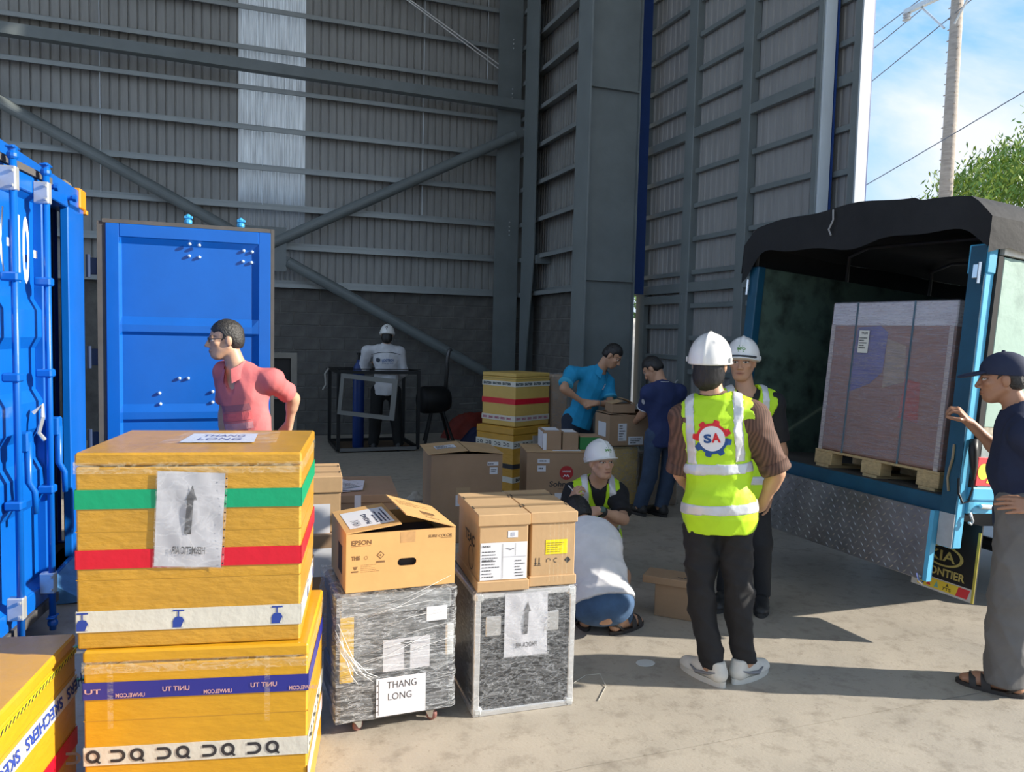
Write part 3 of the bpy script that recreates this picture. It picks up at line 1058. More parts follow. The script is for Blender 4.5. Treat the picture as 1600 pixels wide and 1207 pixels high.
# rear posts
for s in (-1, 1):
    y0, y1 = (-0.955, -0.855) if s < 0 else (0.855, 0.955)
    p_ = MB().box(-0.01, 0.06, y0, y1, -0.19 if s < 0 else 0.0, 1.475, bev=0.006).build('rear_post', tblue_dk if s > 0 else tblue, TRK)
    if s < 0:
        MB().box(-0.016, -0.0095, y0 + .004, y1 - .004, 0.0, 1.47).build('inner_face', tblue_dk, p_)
        MB().box(-0.016, -0.0095, y0 + .004, y1 - .004, -0.185, 0.0).build('worn_foot', M('worn_grey', (0.42, 0.45, 0.47), 0.5, var=.15, vscale=14), p_)
    # latch clasp
    lt = MB()
    yl = y0 - 0.02 if s < 0 else y1 + .0
    lt.box(-0.025, -0.012, (y0 + y1) / 2 + (-.02 if s < 0 else .03), (y0 + y1) / 2 + (.02 if s < 0 else .06), 1.29, 1.37, bev=0.004)
    lt.tube([(-0.035, (y0 + y1) / 2 + .03 * s, 1.26), (-0.035, (y0 + y1) / 2 + .03 * s, 1.375)], 0.009, 8)
    lt.build('clasp', M('chrome', (0.7, 0.72, 0.74), 0.2, 0.9), TRK)
MB().box(-0.012, 0.055, -0.965, -0.845, 1.32, 1.478, bev=0.004).build('post_cap', M('truck_cap_blue', (0.05, 0.34, 0.55), 0.45), TRK)
# side wall inside and outside
for s in (-1, 1):
    yi = s * 0.87
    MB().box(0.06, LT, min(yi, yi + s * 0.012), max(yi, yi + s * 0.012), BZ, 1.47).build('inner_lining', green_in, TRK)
MB().box(0.11, LT, -0.965, -0.945, 0.49, 1.42, bev=0.004).build('outer_panel', green_out, TRK)
MB().box(0.06, 0.10, -0.97, -0.93, 0.0, 1.42).build('rubber_edge', rubber, TRK)
MB().box(0.10, LT, -0.97, -0.94, 1.43, 1.50).build('white_rail', M('chipped_white', (0.70, 0.69, 0.63), 0.6, var=.2, vscale=20), TRK)
MB().box(0.11, LT, -0.967, -0.945, 0.45, 0.49).build('rust_strip', M('rusty_strip', (0.45, 0.40, 0.30), 0.8, var=.4, vscale=20), TRK)
MB().box(0.11, LT, -0.966, -0.945, 0.38, 0.45).build('lower_panel', M('dull_panel', (0.36, 0.42, 0.41), 0.4, 0.2, var=.3, vscale=9), TRK)
MB().box(0.11, LT, -0.968, -0.945, 0.15, 0.38).build('mid_panel', M('dull_panel', None), TRK)
# decorated red side board
MB().box(0.085, 0.9, -0.975, -0.955, 0.165, 0.325, bev=0.003).build('red_side_board', M('red_board', (0.70, 0.04, 0.05), 0.5), TRK)
rb = Face((0.085, -0.9755, 0.155), (1, 0, 0), (0, 0, 1))
mbY, mbB, mbG = MB(), MB(), MB()
disc(mbY, rb, 0.05, 0.09, 0.045, off=0.001)
for i in range(9):
    u = 0.08 + i * 0.035
    flat(mbY, rb, [(u, 0.03 + 0.02 * (i % 2)), (u + 0.04, 0.025), (u + 0.05, 0.075 + 0.02 * (i % 3)), (u + 0.012, 0.06)], 0.0012)
for i in range(5):
    u = 0.10 + i * 0.05
    flat(mbB, rb, [(u, 0.07), (u + 0.035, 0.065), (u + 0.05, 0.13 + .01 * (i % 2)), (u + 0.02, 0.12)], 0.0016)
for i in range(4):
    u = 0.20 + i * 0.05
    flat(mbG, rb, [(u, 0.11), (u + 0.03, 0.10), (u + 0.04, 0.15), (u + 0.015, 0.16)], 0.002)
mbY.build('painted_flames', M('paint_yellow', (0.85, 0.62, 0.05), 0.5), TRK)
mbB.build('painted_shapes', M('paint_violet', (0.08, 0.06, 0.35), 0.5), TRK)
mbG.build('painted_leaves', M('paint_green', (0.25, 0.5, 0.08), 0.5), TRK)
MB().box(0.055, 0.95, -0.985, -0.94, 0.085, 0.158, bev=0.008).build('lower_beam', tblue, TRK)
MB().box(0.055, 0.55, -0.97, -0.94, 0.01, 0.085, bev=0.004).build('bracket', tblue, TRK)
MB().tube([(0.13, -0.985, 0.055), (0.24, -0.985, 0.05)], 0.013, 10).build('hinge_pin', M('chrome', None), TRK)
MB().tube([(0.07, -0.975, 0.015), (0.07, -0.985, -0.005), (0.085, -0.985, -0.025), (0.075, -0.985, -0.045), (0.055, -0.985, -0.035)], 0.007, 6).build('hook', zinc, TRK)
# latch handle with hose on the post
MB().tube([(0.03, -0.975, 0.42), (0.02, -0.985, 0.36), (0.03, -0.99, 0.28), (0.045, -0.985, 0.2)], [0.02, 0.024, 0.02, 0.01], 8).build('latch_handle', black_m, TRK, smooth=True)
MB().tube([(0.045, -0.985, 0.25), (0.05, -0.985, 0.15), (0.03, -0.985, 0.08), (0.0, -0.975, 0.07), (-0.02, -0.96, 0.12), (-.02, -.95, .2)], 0.006, 6).build('latch_strap', black_m, TRK)
MB().tube([(-0.02, -0.90, 0.38), (-0.025, -0.905, 0.30), (-0.02, -0.89, 0.24), (-0.02, -0.885, 0.19), (-0.02, -0.90, 0.12)], 0.007, 6).build('latch_hook', M('brass', (0.45, 0.38, 0.22), 0.4, 0.7), TRK)
# tailgate flap hanging down
flap = MB().box(-0.05, -0.03, -0.83, 0.90, -0.40, 0.0, bev=0.003).build('tail_flap', plate_m, TRK)
MB().box(-0.052, -0.012, -0.855, -0.83, -0.40, 0.0).build('flap_edge', tblue, flap)
ch = MB()
i = 0
for r in range(11):
    for c in range(38):
        u = -0.80 + c * 0.045 + (0.0225 if r % 2 else 0)
        v = -0.38 + r * 0.036
        if u > 0.88:
            continue
        a = math.radians(45 if (r + c) % 2 else -45)
        dx, dy = math.cos(a) * 0.018, math.sin(a) * 0.018
        ex, ey = -math.sin(a) * 0.0055, math.cos(a) * 0.0055
        P = [(u - dx, v - dy), (u + ex, v + ey), (u + dx, v + dy), (u - ex, v - ey)]
        base = [(-0.0502, p[0], p[1]) for p in P]
        ch.add(base + [(-0.0555, u, v)], [(0, 4, 1), (1, 4, 2), (2, 4, 3), (3, 4, 0)])
co = ch.build('checker_tread', plate_m, flap)
co['kind'] = 'stuff'
MB().tube([(-0.05, -0.82, -0.385), (-0.07, -0.81, -0.37), (-0.075, -0.83, -0.40), (-0.06, -0.84, -0.415)], 0.008, 6).build('flap_hook', M('chrome', None), flap)
# tarpaulin roof on hoops
mb = MB()


def roof_pt(u, v):
    y = -0.99 + 1.98 * u
    x = -0.06 + (LT + 0.06) * v
    z = 1.73 + 0.075 * math.sin(math.pi * min(1, max(0, u))) ** 0.7
    e = min(u, 1 - u)
    if e < 0.06:
        z -= (0.06 - e) * 1.6
    z += 0.012 * math.sin(17 * u + 9 * v) * math.sin(7 * v + 3 * u)
    if u < 0.25:
        z -= 0.02
    return (x, y, z)


mb.grid(roof_pt, 30, 24)
roof_o = mb.build('tarp_roof', tarp, TRK, smooth=True)


def rear_val(u, v):
    y = -0.99 + 1.98 * u
    zt = roof_pt(u, 0)[2]
    zb = 1.55 + 0.02 * math.sin(9 * u) + 0.012 * math.sin(23 * u)
    zb -= 0.10 * math.exp(-(u / 0.06) ** 2) + 0.20 * math.exp(-((1 - u) / 0.06) ** 2)
    return (-0.06 + 0.03 * v * math.sin(14 * u + 1) * 0.6, y, zt + (zb - zt) * v)


mb = MB()
mb.grid(rear_val, 44, 6)
mb.build('tarp_valance', tarp, TRK, smooth=True)
for s in (-1, 1):
    def side_val(u, v, s=s):
        x = -0.06 + (LT + 0.06) * u
        zt = roof_pt(0 if s < 0 else 1, u)[2]
        zb = 1.44 + 0.02 * math.sin(7 * x) + 0.012 * math.sin(21 * x)
        return (x, s * (0.99 + 0.02 * math.sin(9 * u) * v), zt + (zb - zt) * v)
    mb = MB()
    mb.grid(side_val, 40, 5)
    mb.build('tarp_side', tarp, TRK, smooth=True)
for xh in (0.03, 0.95, 1.9, 2.9):
    MB().tube([(xh, -0.93, 1.45), (xh, -0.93, 1.66), (xh, -0.75, 1.71), (xh, 0.75, 1.74), (xh, 0.93, 1.68), (xh, 0.93, 1.45)], 0.014, 8).build('hoop', M('dull_steel', (0.07, 0.07, 0.07), 0.5, .4), TRK, smooth=True)
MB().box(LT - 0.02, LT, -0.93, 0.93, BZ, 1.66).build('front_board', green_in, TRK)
mb = MB()
mb.grid(lambda u, v: (LT + 0.002, -0.99 + 1.98 * u, roof_pt(u, 1)[2] + (1.45 - roof_pt(u, 1)[2]) * v), 30, 3)
mb.build('tarp_front', tarp, TRK, smooth=True)  # unseen tarp end, added to block sun leaking in under the roof
mb = MB()
mb.tube([(-0.07, 0.12, 1.79), (-0.08, 0.1, 1.72), (-0.08, 0.13, 1.66), (-0.075, 0.11, 1.62)], 0.006, 6)
mb.build('tarp_cord', M('cord_grey', (0.3, 0.3, 0.3), 0.9), TRK)
# mudflap
mf = MB().box(0.20, 0.21, -0.965, -0.565, -0.50, -0.06).build('mudflap', black_m, TRK)
mff = Face((0.1995, -0.565, -0.50), (0, -1, 0), (0, 0, 1))
mb = MB()
gold = M('gold_paint', (0.55, 0.43, 0.13), 0.5, var=.2, vscale=20)
ring(mb, mff, 0.19, 0.215, 0.052, 0.062, 0.001, 36, sx=2.0)
text(mb, mff, 'KIA', 0.095, 0.185, 0.06, 0.17, 0.001, bold=0.02)
text(mb, mff, 'FRONTIER', 0.045, 0.095, 0.047, 0.29, 0.001, bold=0.03)
mb.build('mudflap_lettering', gold, mf)
MB().box(0.196, 0.2, -0.965, -0.95, -0.50, -0.1).build('mudflap_edge', M('yellow_edge', (0.6, 0.5, 0.08), 0.6, var=.2), mf)
mb = MB()
rect(mb, mff, 0.0, 0.0, 0.40, 0.075, 0.001)
mb.build('mudflap_strip', M('dirty_white', (0.62, 0.60, 0.55), 0.7, var=.2, vscale=16), mf)
mb = MB()
rect(mb, mff, 0.04, 0.012, 0.32, 0.068, 0.0016)
mb.build('strip_field', M('paint_yellow', None), mf)
mb = MB()
flat(mb, mff, [(0.29, 0.012), (0.36, 0.012), (0.375, 0.066), (0.305, 0.066)], 0.002)
flat(mb, mff, [(0.10, 0.022), (0.13, 0.022), (0.115, 0.055)], 0.002)
mb.build('strip_red', M('red_board', None), mf)
mb = MB()
flat(mb, mff, [(0.15, 0.022), (0.18, 0.022), (0.168, 0.06)], 0.002)
mb.build('strip_green', M('paint_teal', (0.2, 0.5, 0.42), 0.5), mf)
mb = MB()
text(mb, mff, 'A', 0.225, 0.042, 0.02, 0.02, 0.002, bold=.03)
text(mb, mff, '7TS', 0.205, 0.02, 0.018, 0.055, 0.002, bold=.02)
rect(mb, mff, 0.055, 0.022, 0.085, 0.03, 0.002)
mb.build('strip_marks', black_m, mf)
# wheels and cab, mostly out of view
for xw in (1.75, 3.9):
    for s in (-1, 1):
        w = MB().lathe([(0.12, -0.10), (0.24, -0.10), (0.29, -0.07), (0.30, 0), (0.29, 0.07), (0.24, 0.10), (0.12, 0.10)], 28,
                       T=TR((xw, s * 0.72, -0.44 - 0.0 * xw), rx=math.pi / 2)).build('wheel', rubber, TRK, smooth=False)
        MB().lathe([(0.05, -0.105), (0.12, -0.1), (0.12, 0.1), (0.05, 0.105)], 16, T=TR((xw, s * 0.72, -0.44), rx=math.pi / 2)).build('rim', M('rim_steel', (0.5, .5, .5), .4, .5), w)
    MB().tube([(xw, -0.7, -0.44), (xw, 0.7, -0.44)], 0.05, 10).build('axle', black_m, TRK)
cab = MB()
cab.add([(3.12, -0.82, -0.25), (4.75, -0.82, -0.25), (4.8, -0.82, 0.45), (4.3, -0.76, 1.15), (3.12, -0.76, 1.2),
         (3.12, 0.82, -0.25), (4.75, 0.82, -0.25), (4.8, 0.82, 0.45), (4.3, 0.76, 1.15), (3.12, 0.76, 1.2)],
        [(4, 3, 2, 1, 0), (5, 6, 7, 8, 9), (0, 1, 6, 5), (1, 2, 7, 6), (2, 3, 8, 7), (3, 4, 9, 8), (4, 0, 5, 9)])
cab.build('cab', tblue, TRK)

# ---- wrapped pallet load standing in the truck
TM = Matrix.Translation((3.681, 4.01, 0.765)) @ (Matrix.Rotation(math.radians(2.83), 4, 'Z') @ Matrix.Rotation(math.radians(4.346), 4, 'Y') @ Matrix.Rotation(math.radians(0.344), 4, 'X'))


def in_truck(name, x, y, z, label, cat):
    o = empty(name, label=label, cat=cat)
    o.matrix_world = TM @ Matrix.Translation((x, y, z))
    return o


wood = M('pallet_wood', (0.55, 0.40, 0.20), 0.75, var=0.3, vscale=6, stretch=(1, 6, 14), bump=.15)
PW, PD = 0.95, 0.80
pal = in_truck('pallet', 0.085, -0.755, BZ, 'pale wooden pallet on the truck bed under the wrapped carton', 'pallet')
for yb in (0.0, PW / 2 - 0.07, PW - 0.15):
    for xb in (0.0, PD / 2 - 0.05, PD - 0.10):
        MB().box(xb, xb + 0.10, yb, yb + 0.15, 0.018, 0.10, bev=0.003).build('block', wood, pal)
    MB().box(0, PD, yb + 0.02, yb + 0.13, 0.0, 0.018).build('runner', wood, pal)
for i in range(6):
    MB().box(i * 0.14, i * 0.14 + 0.10, 0, PW, 0.10, 0.115, bev=0.002).build('deck_board', wood, pal)
carton_load = in_truck('wrapped_carton', 0.10, -0.735, BZ + 0.115, 'tall brown carton with white top band, film-wrapped on the pallet in the truck', 'carton')
LWd, LDp, LH = 0.915, 0.76, 0.985
brown_load = M('load_brown', (0.30, 0.165, 0.125), 0.6, var=0.2, vscale=4, stretch=(1, 1, 5))
MB().box(0, LDp, 0, LWd, 0, LH, bev=0.008).build('carton_body', brown_load, carton_load)
MB().box(-0.004, LDp + 0.004, -0.004, LWd + 0.004, LH - 0.145, LH + 0.006, bev=0.006).build('white_top_band', M('white_foam', (0.62, 0.62, 0.66), 0.6, var=.06), carton_load)
cf = Face((0, LWd, 0), (0, -1, 0), (0, 0, 1))
mb = MB()
flat(mb, cf, [(0.19, 0.40), (0.36, 0.47), (0.45, 0.55), (0.46, 0.80), (0.40, 0.84), (0.22, 0.83)], 0.003)
mb.build('blue_print', M('print_blue', (0.12, 0.13, 0.33), 0.6, var=.3, vscale=5, stretch=(1, 1, 4)), carton_load)
mb = MB()
flat(mb, cf, [(0.60, 0.28), (0.74, 0.26), (0.73, 0.50), (0.62, 0.52)], 0.003)
mb.build('red_print', M('print_red', (0.42, 0.10, 0.08), 0.6, var=.3, vscale=8, stretch=(1, 1, 4)), carton_load)
mb = MB()
flat(mb, cf, [(0.46, 0.45), (0.62, 0.5), (0.60, 0.72), (0.46, 0.76)], 0.003)
mb.build('beige_print', M('print_beige', (0.38, 0.30, 0.22), 0.6, var=.4, vscale=9, stretch=(1, 1, 4)), carton_load)
for u in (0.20, 0.63):
    mb = MB()
    slab(mb, cf, u, 0.0, u + 0.012, LH + 0.008, 0.003, 0.006)
    mb.build('strap', M('strap_blue', (0.09, 0.17, 0.22), 0.4), carton_load)
for u in (0.0, LWd - 0.035):
    mb = MB()
    slab(mb, cf, u, 0.0, u + 0.03, LH - 0.14, 0.004, 0.002)
    mb.build('edge_board', M('edge_board', (0.52, 0.46, 0.42), 0.6), carton_load)
lb_ = MB()
slab(lb_, cf, 0.245, 0.665, 0.325, 0.81, 0.001, 0.012)
lb_o = lb_.build('paper_label', M('label_paper', (0.72, 0.70, 0.62), 0.7), carton_load)
mb = MB()
text(mb, cf, 'TASAI', 0.262, 0.785, 0.016, 0.05, 0.0135, bold=.03)
scribble(mb, cf, 0.252, 0.69, 0.318, 0.77, 5, 0.0135)
mb.build('label_print', black_m, lb_o)
fm = film_material('stretch_film_load', 0.14, 0.50, 5.0, (0.7, 0.7, 11.0), (0.50, 0.44, 0.48), (0.36, 0.66))
MB().box(-0.009, LDp + 0.009, -0.009, LWd + 0.009, 0.01, LH + 0.012, bev=0.01).build('stretch_film', fm, carton_load)

# ================================================================== OUTDOORS
# utility pole
up = empty('utility_pole', (14.0, 12.22, -0.2), label='concrete utility pole with crossarm and insulators above the truck', cat='utility pole')
conc = M('pole_concrete', (0.42, 0.36, 0.30), 0.9, var=0.25, vscale=4, stretch=(1, 1, 6), bump=.3)
MB().tube([(0, 0, 0), (0, 0, 11.5)], [0.15, 0.105], 18).build('pole', conc, up, smooth=True)
MB().box(-0.05, 0.05, -0.9, 1.15, 9.05, 9.15, T=TR((-0.18, 0, 0))).build('crossarm', galv, up)
for (ya, yb) in ((0.75, 0.12), (-0.6, -0.12)):
    MB().tube([(-0.18, ya, 9.08), (-0.18, yb, 8.4)], 0.022, 6).build('brace', galv, up)
for yi in (1.1, -0.85, -0.7):
    MB().lathe([(0.03, 0), (0.09, 0.02), (0.05, 0.05), (0.09, 0.08), (0.05, 0.11), (0.09, 0.14), (0.05, 0.17), (0.03, 0.22)], 14, T=TR((-0.18, yi, 9.15 if yi < -.8 else 8.9))).build('insulator', M('porcelain', (0.45, 0.46, 0.48), 0.3), up)
for i in range(26):
    z = 4.2 + i * 0.22
    for s in (-1, 1):
        MB().tube([(-0.06, s * 0.10, z), (-0.06, s * 0.145, z)], 0.012, 6).build('climbing_step', conc, up)
wire_m = M('wire', (0.18, 0.19, 0.22), 0.6)
wires = [((14, 26.0, 6.8), (14, 13.05, 9.15), 'topmost overhead wire left of the utility pole'),
         ((14, 25.0, 6.0), (14, 13.1, 8.9), 'overhead wire just under the topmost one by the pole'),
         ((13.9, 26.0, 4.2), (13.9, 8.0, 9.95), 'overhead wire passing behind the crossarm brace'),
         ((13.8, 24.0, 2.9), (13.8, 5.0, 8.1), 'overhead wire crossing the middle of the pole'),
         ((13.9, 24.0, 2.35), (13.9, 12.2, 4.75), 'upper of the low overhead wires above the truck roof'),
         ((13.9, 24.0, 2.1), (13.9, 12.2, 4.6), 'lower of the low overhead wires above the truck roof')]
for a, b, lb in wires:
    A, B = Vector(a), Vector(b)
    pts = []
    for i in range(13):
        t = i / 12
        p = A.lerp(B, t)
        p.z -= 0.25 * math.sin(math.pi * t)
        pts.append(p)
    w = MB().tube(pts, 0.011, 5).build('overhead_wire', wire_m)
    tag(w, lb, 'wire', 'overhead power wires')
# tree beyond the truck
tr = empty('tree', (16.6, 12.75, 0.15), label='leafy green tree with drooping long leaves behind the truck', cat='tree')
bark = M('bark', (0.13, 0.10, 0.075), 0.95, var=.3, vscale=12)
MB().tube([(0, 0, 0), (0.1, 0.05, 1.6), (0.05, -0.1, 3.4), (0.2, -0.3, 5.0)], [0.2, 0.17, 0.12, 0.04], 12).build('trunk', bark, tr, smooth=True)
R_ = random.Random(11)
clumps = []
for i in range(210):
    # crown: irregular dome
    while True:
        a, b_, c = R_.uniform(-1, 1), R_.uniform(-1, 1), R_.uniform(-1, 1)
        q = a * a + b_ * b_ + c * c
        if 0.30 < q < 1:
            break
    clumps.append((0.2 + a * 1.9, -0.25 + b_ * 2.35, 4.25 + c * 1.75))
for a_, b_, c_ in ((0.2, -0.55, 6.35), (0.1, -0.4, 6.15), (0.1, 0.75, 5.75), (0, -1.3, 6.0), (.2, -.65, 6.55)):
    clumps.append((a_, b_, c_))
for i in range(24):
    c = clumps[R_.randrange(len(clumps))]
    MB().tube([(0.1, -0.2, 3.2), (c[0] * .5, c[1] * .5, 3.6 + (c[2] - 3.6) * .5), c], [0.05, 0.03, 0.01], 6).build('branch', bark, tr)
mbs = [MB(), MB()]
for ci, c in enumerate(clumps):
    for j in range(125):
        p = Vector(c) + Vector((R_.gauss(0, .26), R_.gauss(0, .26), R_.gauss(0, .2)))
        L = R_.uniform(0.10, 0.21)
        az = R_.uniform(0, 2 * math.pi)
        d = Vector((math.cos(az) * .55, math.sin(az) * .55, R_.uniform(-1.1, -0.25))).normalized()
        s = d.cross(Vector((R_.gauss(0, 1), R_.gauss(0, 1), R_.gauss(0, 1)))).normalized() * L * 0.13
        mbs[0 if R_.random() < 0.6 else 1].add([p, p + d * L * .45 + s, p + d * L, p + d * L * .45 - s], [(0, 1, 2, 3)])
for mbx, cc, nm in ((mbs[0], (0.16, 0.29, 0.045), 'leaf_green'), (mbs[1], (0.36, 0.46, 0.055), 'leaf_yellow_green')):
    m = M(nm, cc, 0.5, var=0.35, vscale=1.2)
    o = mbx.build('leaves', m, tr)
    o['kind'] = 'stuff'
# a few palm like and bushy trees further off, seen through the gap beside the column
def bush(loc, r, h, label, n=900, seed=3):
    q = random.Random(seed)
    t = empty('bush', loc, label=label, cat='bush')
    MB().tube([(0, 0, 0), (0.05, 0, h * .5)], [0.06, 0.03], 8).build('stem', bark, t)
    mb = MB()
    for _ in range(n):
        while True:
            a = Vector((q.uniform(-1, 1), q.uniform(-1, 1), q.uniform(-1, 1)))
            if .2 < a.length < 1:
                break
        p = Vector((a.x * r, a.y * r, h * .55 + a.z * h * .45))
        d = Vector((q.gauss(0, 1), q.gauss(0, 1), q.gauss(0, .6))).normalized()
        s = d.cross(Vector((q.gauss(0, 1), q.gauss(0, 1), q.gauss(0, 1)))).normalized() * 0.05
        mb.add([p, p + d * .1 + s, p + d * .22, p + d * .1 - s], [(0, 1, 2, 3)])
    o = mb.build('leaves', MATS['leaf_green'], t)
    o['kind'] = 'stuff'
    return t


bush((9.6, 16.6, -0.1), 1.1, 3.6, 'green bush seen through the slot between column and gate', 1100, 5)
yw = MB().box(6.2, 13, 14.6, 14.75, -0.3, 2.1).build('boundary_wall', M('render_white', (0.62, 0.60, 0.56), .9, var=.15, vscale=2))
tag(yw, 'pale rendered yard wall seen through the slot beside the gate column', 'wall', None, 'structure')

# ================================================================== CARTONS AND CASES
card = M('cardboard', (0.50, 0.325, 0.165), 0.78, var=0.14, vscale=3, stretch=(1, 1, 1), bump=0.10, bscale=25)
card_dk = M('cardboard_brown', (0.36, 0.235, 0.14), 0.8, var=0.14, vscale=3, bump=0.10, bscale=25)
card_orange = M('cardboard_orange', (0.60, 0.35, 0.13), 0.75, var=0.12, vscale=3, bump=0.08, bscale=25)
yel = M('yellow_taped', (0.54, 0.285, 0.028), 0.36, var=0.14, vscale=4, stretch=(1, 1, 2.5), bump=0.40, bscale=20, coat=0.25)
yel_b = M('yellow_taped_bright', (0.60, 0.315, 0.014), 0.33, var=0.10, vscale=4, stretch=(1, 1, 2.5), bump=0.25, bscale=18, coat=0.25)
tape_clear = M('clear_tape', (0.55, 0.38, 0.20), 0.25, var=0.1)
paper = M('paper_white', (0.68, 0.69, 0.72), 0.7, var=0.04)
ink = M('ink_black', (0.025, 0.025, 0.03), 0.6)
ink_b = M('ink_blue', (0.015, 0.05, 0.30), 0.6)
tp_white = M('tape_white', (0.62, 0.60, 0.52), 0.35, var=.06, bump=.3, bscale=22)
tp_green = M('tape_green', (0.0, 0.32, 0.14), 0.35, bump=.2, bscale=22)
tp_red = M('tape_red', (0.62, 0.006, 0.025), 0.35, bump=.2, bscale=22)
tp_blue = M('tape_blue', (0.02, 0.025, 0.24), 0.35)
clear_film = film_material('clear_sleeve', 0.04, 0.20, 6, (1, 1, 1.5), (0.92, 0.93, 0.96), (0.40, 0.75))


def band(parent, name, mat, w, d, h, v0, v1, t=0.0025, faces=('front', 'right', 'left', 'back'), off=0.0):
    mb = MB()
    dims = {'front': w, 'back': w, 'left': d, 'right': d}
    for s in faces:
        slab(mb, box_face(s, w, d, h), -t, v0, dims[s] + t, v1, t, off)
    return mb.build(name, mat, parent)


def yellow_box(name, loc, rz, w, d, h, label, mat=None, seams=(0.45, 0.2), lid=0.045):
    e = empty(name, loc, (0, 0, math.radians(rz)), label, 'box')
    mat = mat or yel
    MB().box(0.001, w - 0.001, 0.001, d - 0.001, 0, h - lid, bev=0.006).build('box_body', mat, e)
    MB().box(-0.001, w + 0.001, -0.001, d + 0.001, h - lid + 0.003, h, bev=0.007).build('box_lid', mat, e)
    for s in seams:
        band(e, 'tape_seam', M('tape_seam', (0.50, 0.27, 0.025), 0.4), w, d, h, s * h, s * h + 0.0022, 0.0008, off=-.0008)
    return e


# ---- the tall yellow stack in front
w, d, h = 0.705, 0.59, 0.648
yb = yellow_box('yellow_box', (-0.467, 2.778, 0.621), -9.8, w, d, h, 'yellow taped box with green and red bands on top of the front stack', yel, (0.60, 0.355))
band(yb, 'green_tape', tp_green, w, d, h, 0.465, 0.528, 0.002)
band(yb, 'red_tape', tp_red, w, d, h, 0.268, 0.330, 0.002)
wt = band(yb, 'white_tape', tp_white, w, d, h, 0.058, 0.128, 0.002)
for side, L, us in (('front', w, (0.0, 0.295, 0.61)), ('right', d, (0.25, 0.5))):
    fc = box_face(side, w, d, h)
    for u in us:
        mb = MB()
        b0 = 0.064
        flat(mb, fc, [(u + 0.0, b0), (u + 0.034, b0), (u + 0.036, b0 + 0.022), (u + 0.030, b0 + 0.034), (u + 0.018, b0 + 0.038), (u + 0.006, b0 + 0.034), (u, b0 + 0.022)], 0.0032)
        rect(mb, fc, u + 0.0155, b0 + 0.038, u + 0.020, b0 + 0.056, 0.0032)
        rect(mb, fc, u + 0.001, b0 + 0.055, u + 0.036, b0 + 0.060, 0.0032)
        mb.build('goblet_print', ink_b, wt)
        mb = MB()
        flat(mb, fc, [(u + 0.026, b0 + 0.001), (u + 0.0355, b0 + 0.001), (u + 0.034, b0 + 0.021)], 0.0036)
        mb.build('goblet_glint', tp_white, wt)


def arrow_sign(parent, fc, u0, v0, u1, v1, rot=0.0, off=0.004, lines=True, words=None):
    """printed sheet in a clear sleeve with an upward arrow"""
    cu, cv = (u0 + u1) / 2, (v0 + v1) / 2
    W2_, H2_ = (u1 - u0) / 2, (v1 - v0) / 2
    ca, sa = math.cos(rot), math.sin(rot)
    P = lambda a, b: (cu + a * ca - b * sa, cv + a * sa + b * ca)
    mb = MB()
    V, F = [], []
    nu, nv = 14, 18
    for j in range(nv + 1):
        for i in range(nu + 1):
            a, b = -W2_ + 2 * W2_ * i / nu, -H2_ + 2 * H2_ * j / nv
            wob = 0.0022 * math.sin(31 * a + 17 * b) * math.sin(23 * b - 9 * a) + 0.0012 * math.sin(70 * a + 40 * b)
            V.append(fc.p(*P(a, b), off + 0.0025 + wob))
    for j in range(nv):
        for i in range(nu):
            F.append((j * (nu + 1) + i, j * (nu + 1) + i + 1, (j + 1) * (nu + 1) + i + 1, (j + 1) * (nu + 1) + i))
    mb.add(V, F)
    sh_ = mb.build('sign_sheet', M('sheet_grey_paper', (0.46, 0.46, 0.49), 0.55, var=.10, vscale=9), parent, smooth=True)
    mb = MB()
    q = lambda a, b: P(a * W2_, b * H2_)
    flat(mb, fc, [q(-0.14, -0.30), q(0.06, -0.30), q(0.10, 0.46), q(-0.09, 0.46)], off + 0.0065)
    flat(mb, fc, [q(-0.14, 0.42), q(0.20, 0.42), q(0.10, 0.60), q(0.05, 0.74), q(-0.02, 0.60)], off + 0.0065)
    if words:
        text(mb, fc, words, *P(-0.5 * W2_, -0.72 * H2_), 0.16 * H2_, 1.0 * W2_, off + 0.0065, bold=0.01, mirror=True, rot=rot)
    mb.build('arrow_print', M('ink_soft', (0.05, 0.05, 0.055), 0.5), sh_)
    mb = MB()
    flat(mb, fc, [P(-W2_ * 1.03, -H2_ * 1.02), P(W2_ * 1.09, -H2_ * 1.03), P(W2_ * 1.09, H2_ * 1.02), P(-W2_ * 1.03, H2_ * 1.02)], off + 0.0075)
    mb.build('clear_sleeve', clear_film, sh_)
    mb = MB()
    for i in range(11):
        a, b = 1.05, -0.9 + i * 0.18
        disc(mb, fc, *q(a, b), 0.003, off + 0.0078, 8)
    mb.build('punch_hole', ink, sh_)
    return sh_


arrow_sign(yb, box_face('front', w, d, h), 0.245, 0.268, 0.455, 0.585, -0.045, words='HERMETIC AIR')
# sheet under clear film on the lid
tf = box_face('top', w, d, h)
mb = MB()
flat(mb, tf, [(0.265, 0.22), (0.52, 0.22), (0.50, 0.46), (0.265, 0.46)], 0.004)
ts = mb.build('lid_sheet', M('lid_paper', (0.55, 0.60, 0.72), 0.4, var=.08), yb)
mb = MB()
text(mb, tf, 'THANG', 0.315, 0.36, 0.055, 0.15, 0.0055, bold=0.0)
text(mb, tf, 'LONG', 0.315, 0.27, 0.055, 0.15, 0.0055, bold=0.0)
mb.build('lid_lettering', ink_b, ts)
mb = MB()
flat(mb, tf, [(0.20, 0.18), (0.60, 0.19), (0.58, 0.50), (0.24, 0.50)], 0.006)
mb.build('lid_film', clear_film, yb)
# loose edge of clear tape on the lid joint
band(yb, 'clear_tape', film_material('tape_film', 0.03, 0.22, 8, (1, 1, 3), (0.9, 0.8, 0.55)), w, d, h, h - 0.068, h - 0.03, 0.003, ('front', 'right', 'left'))

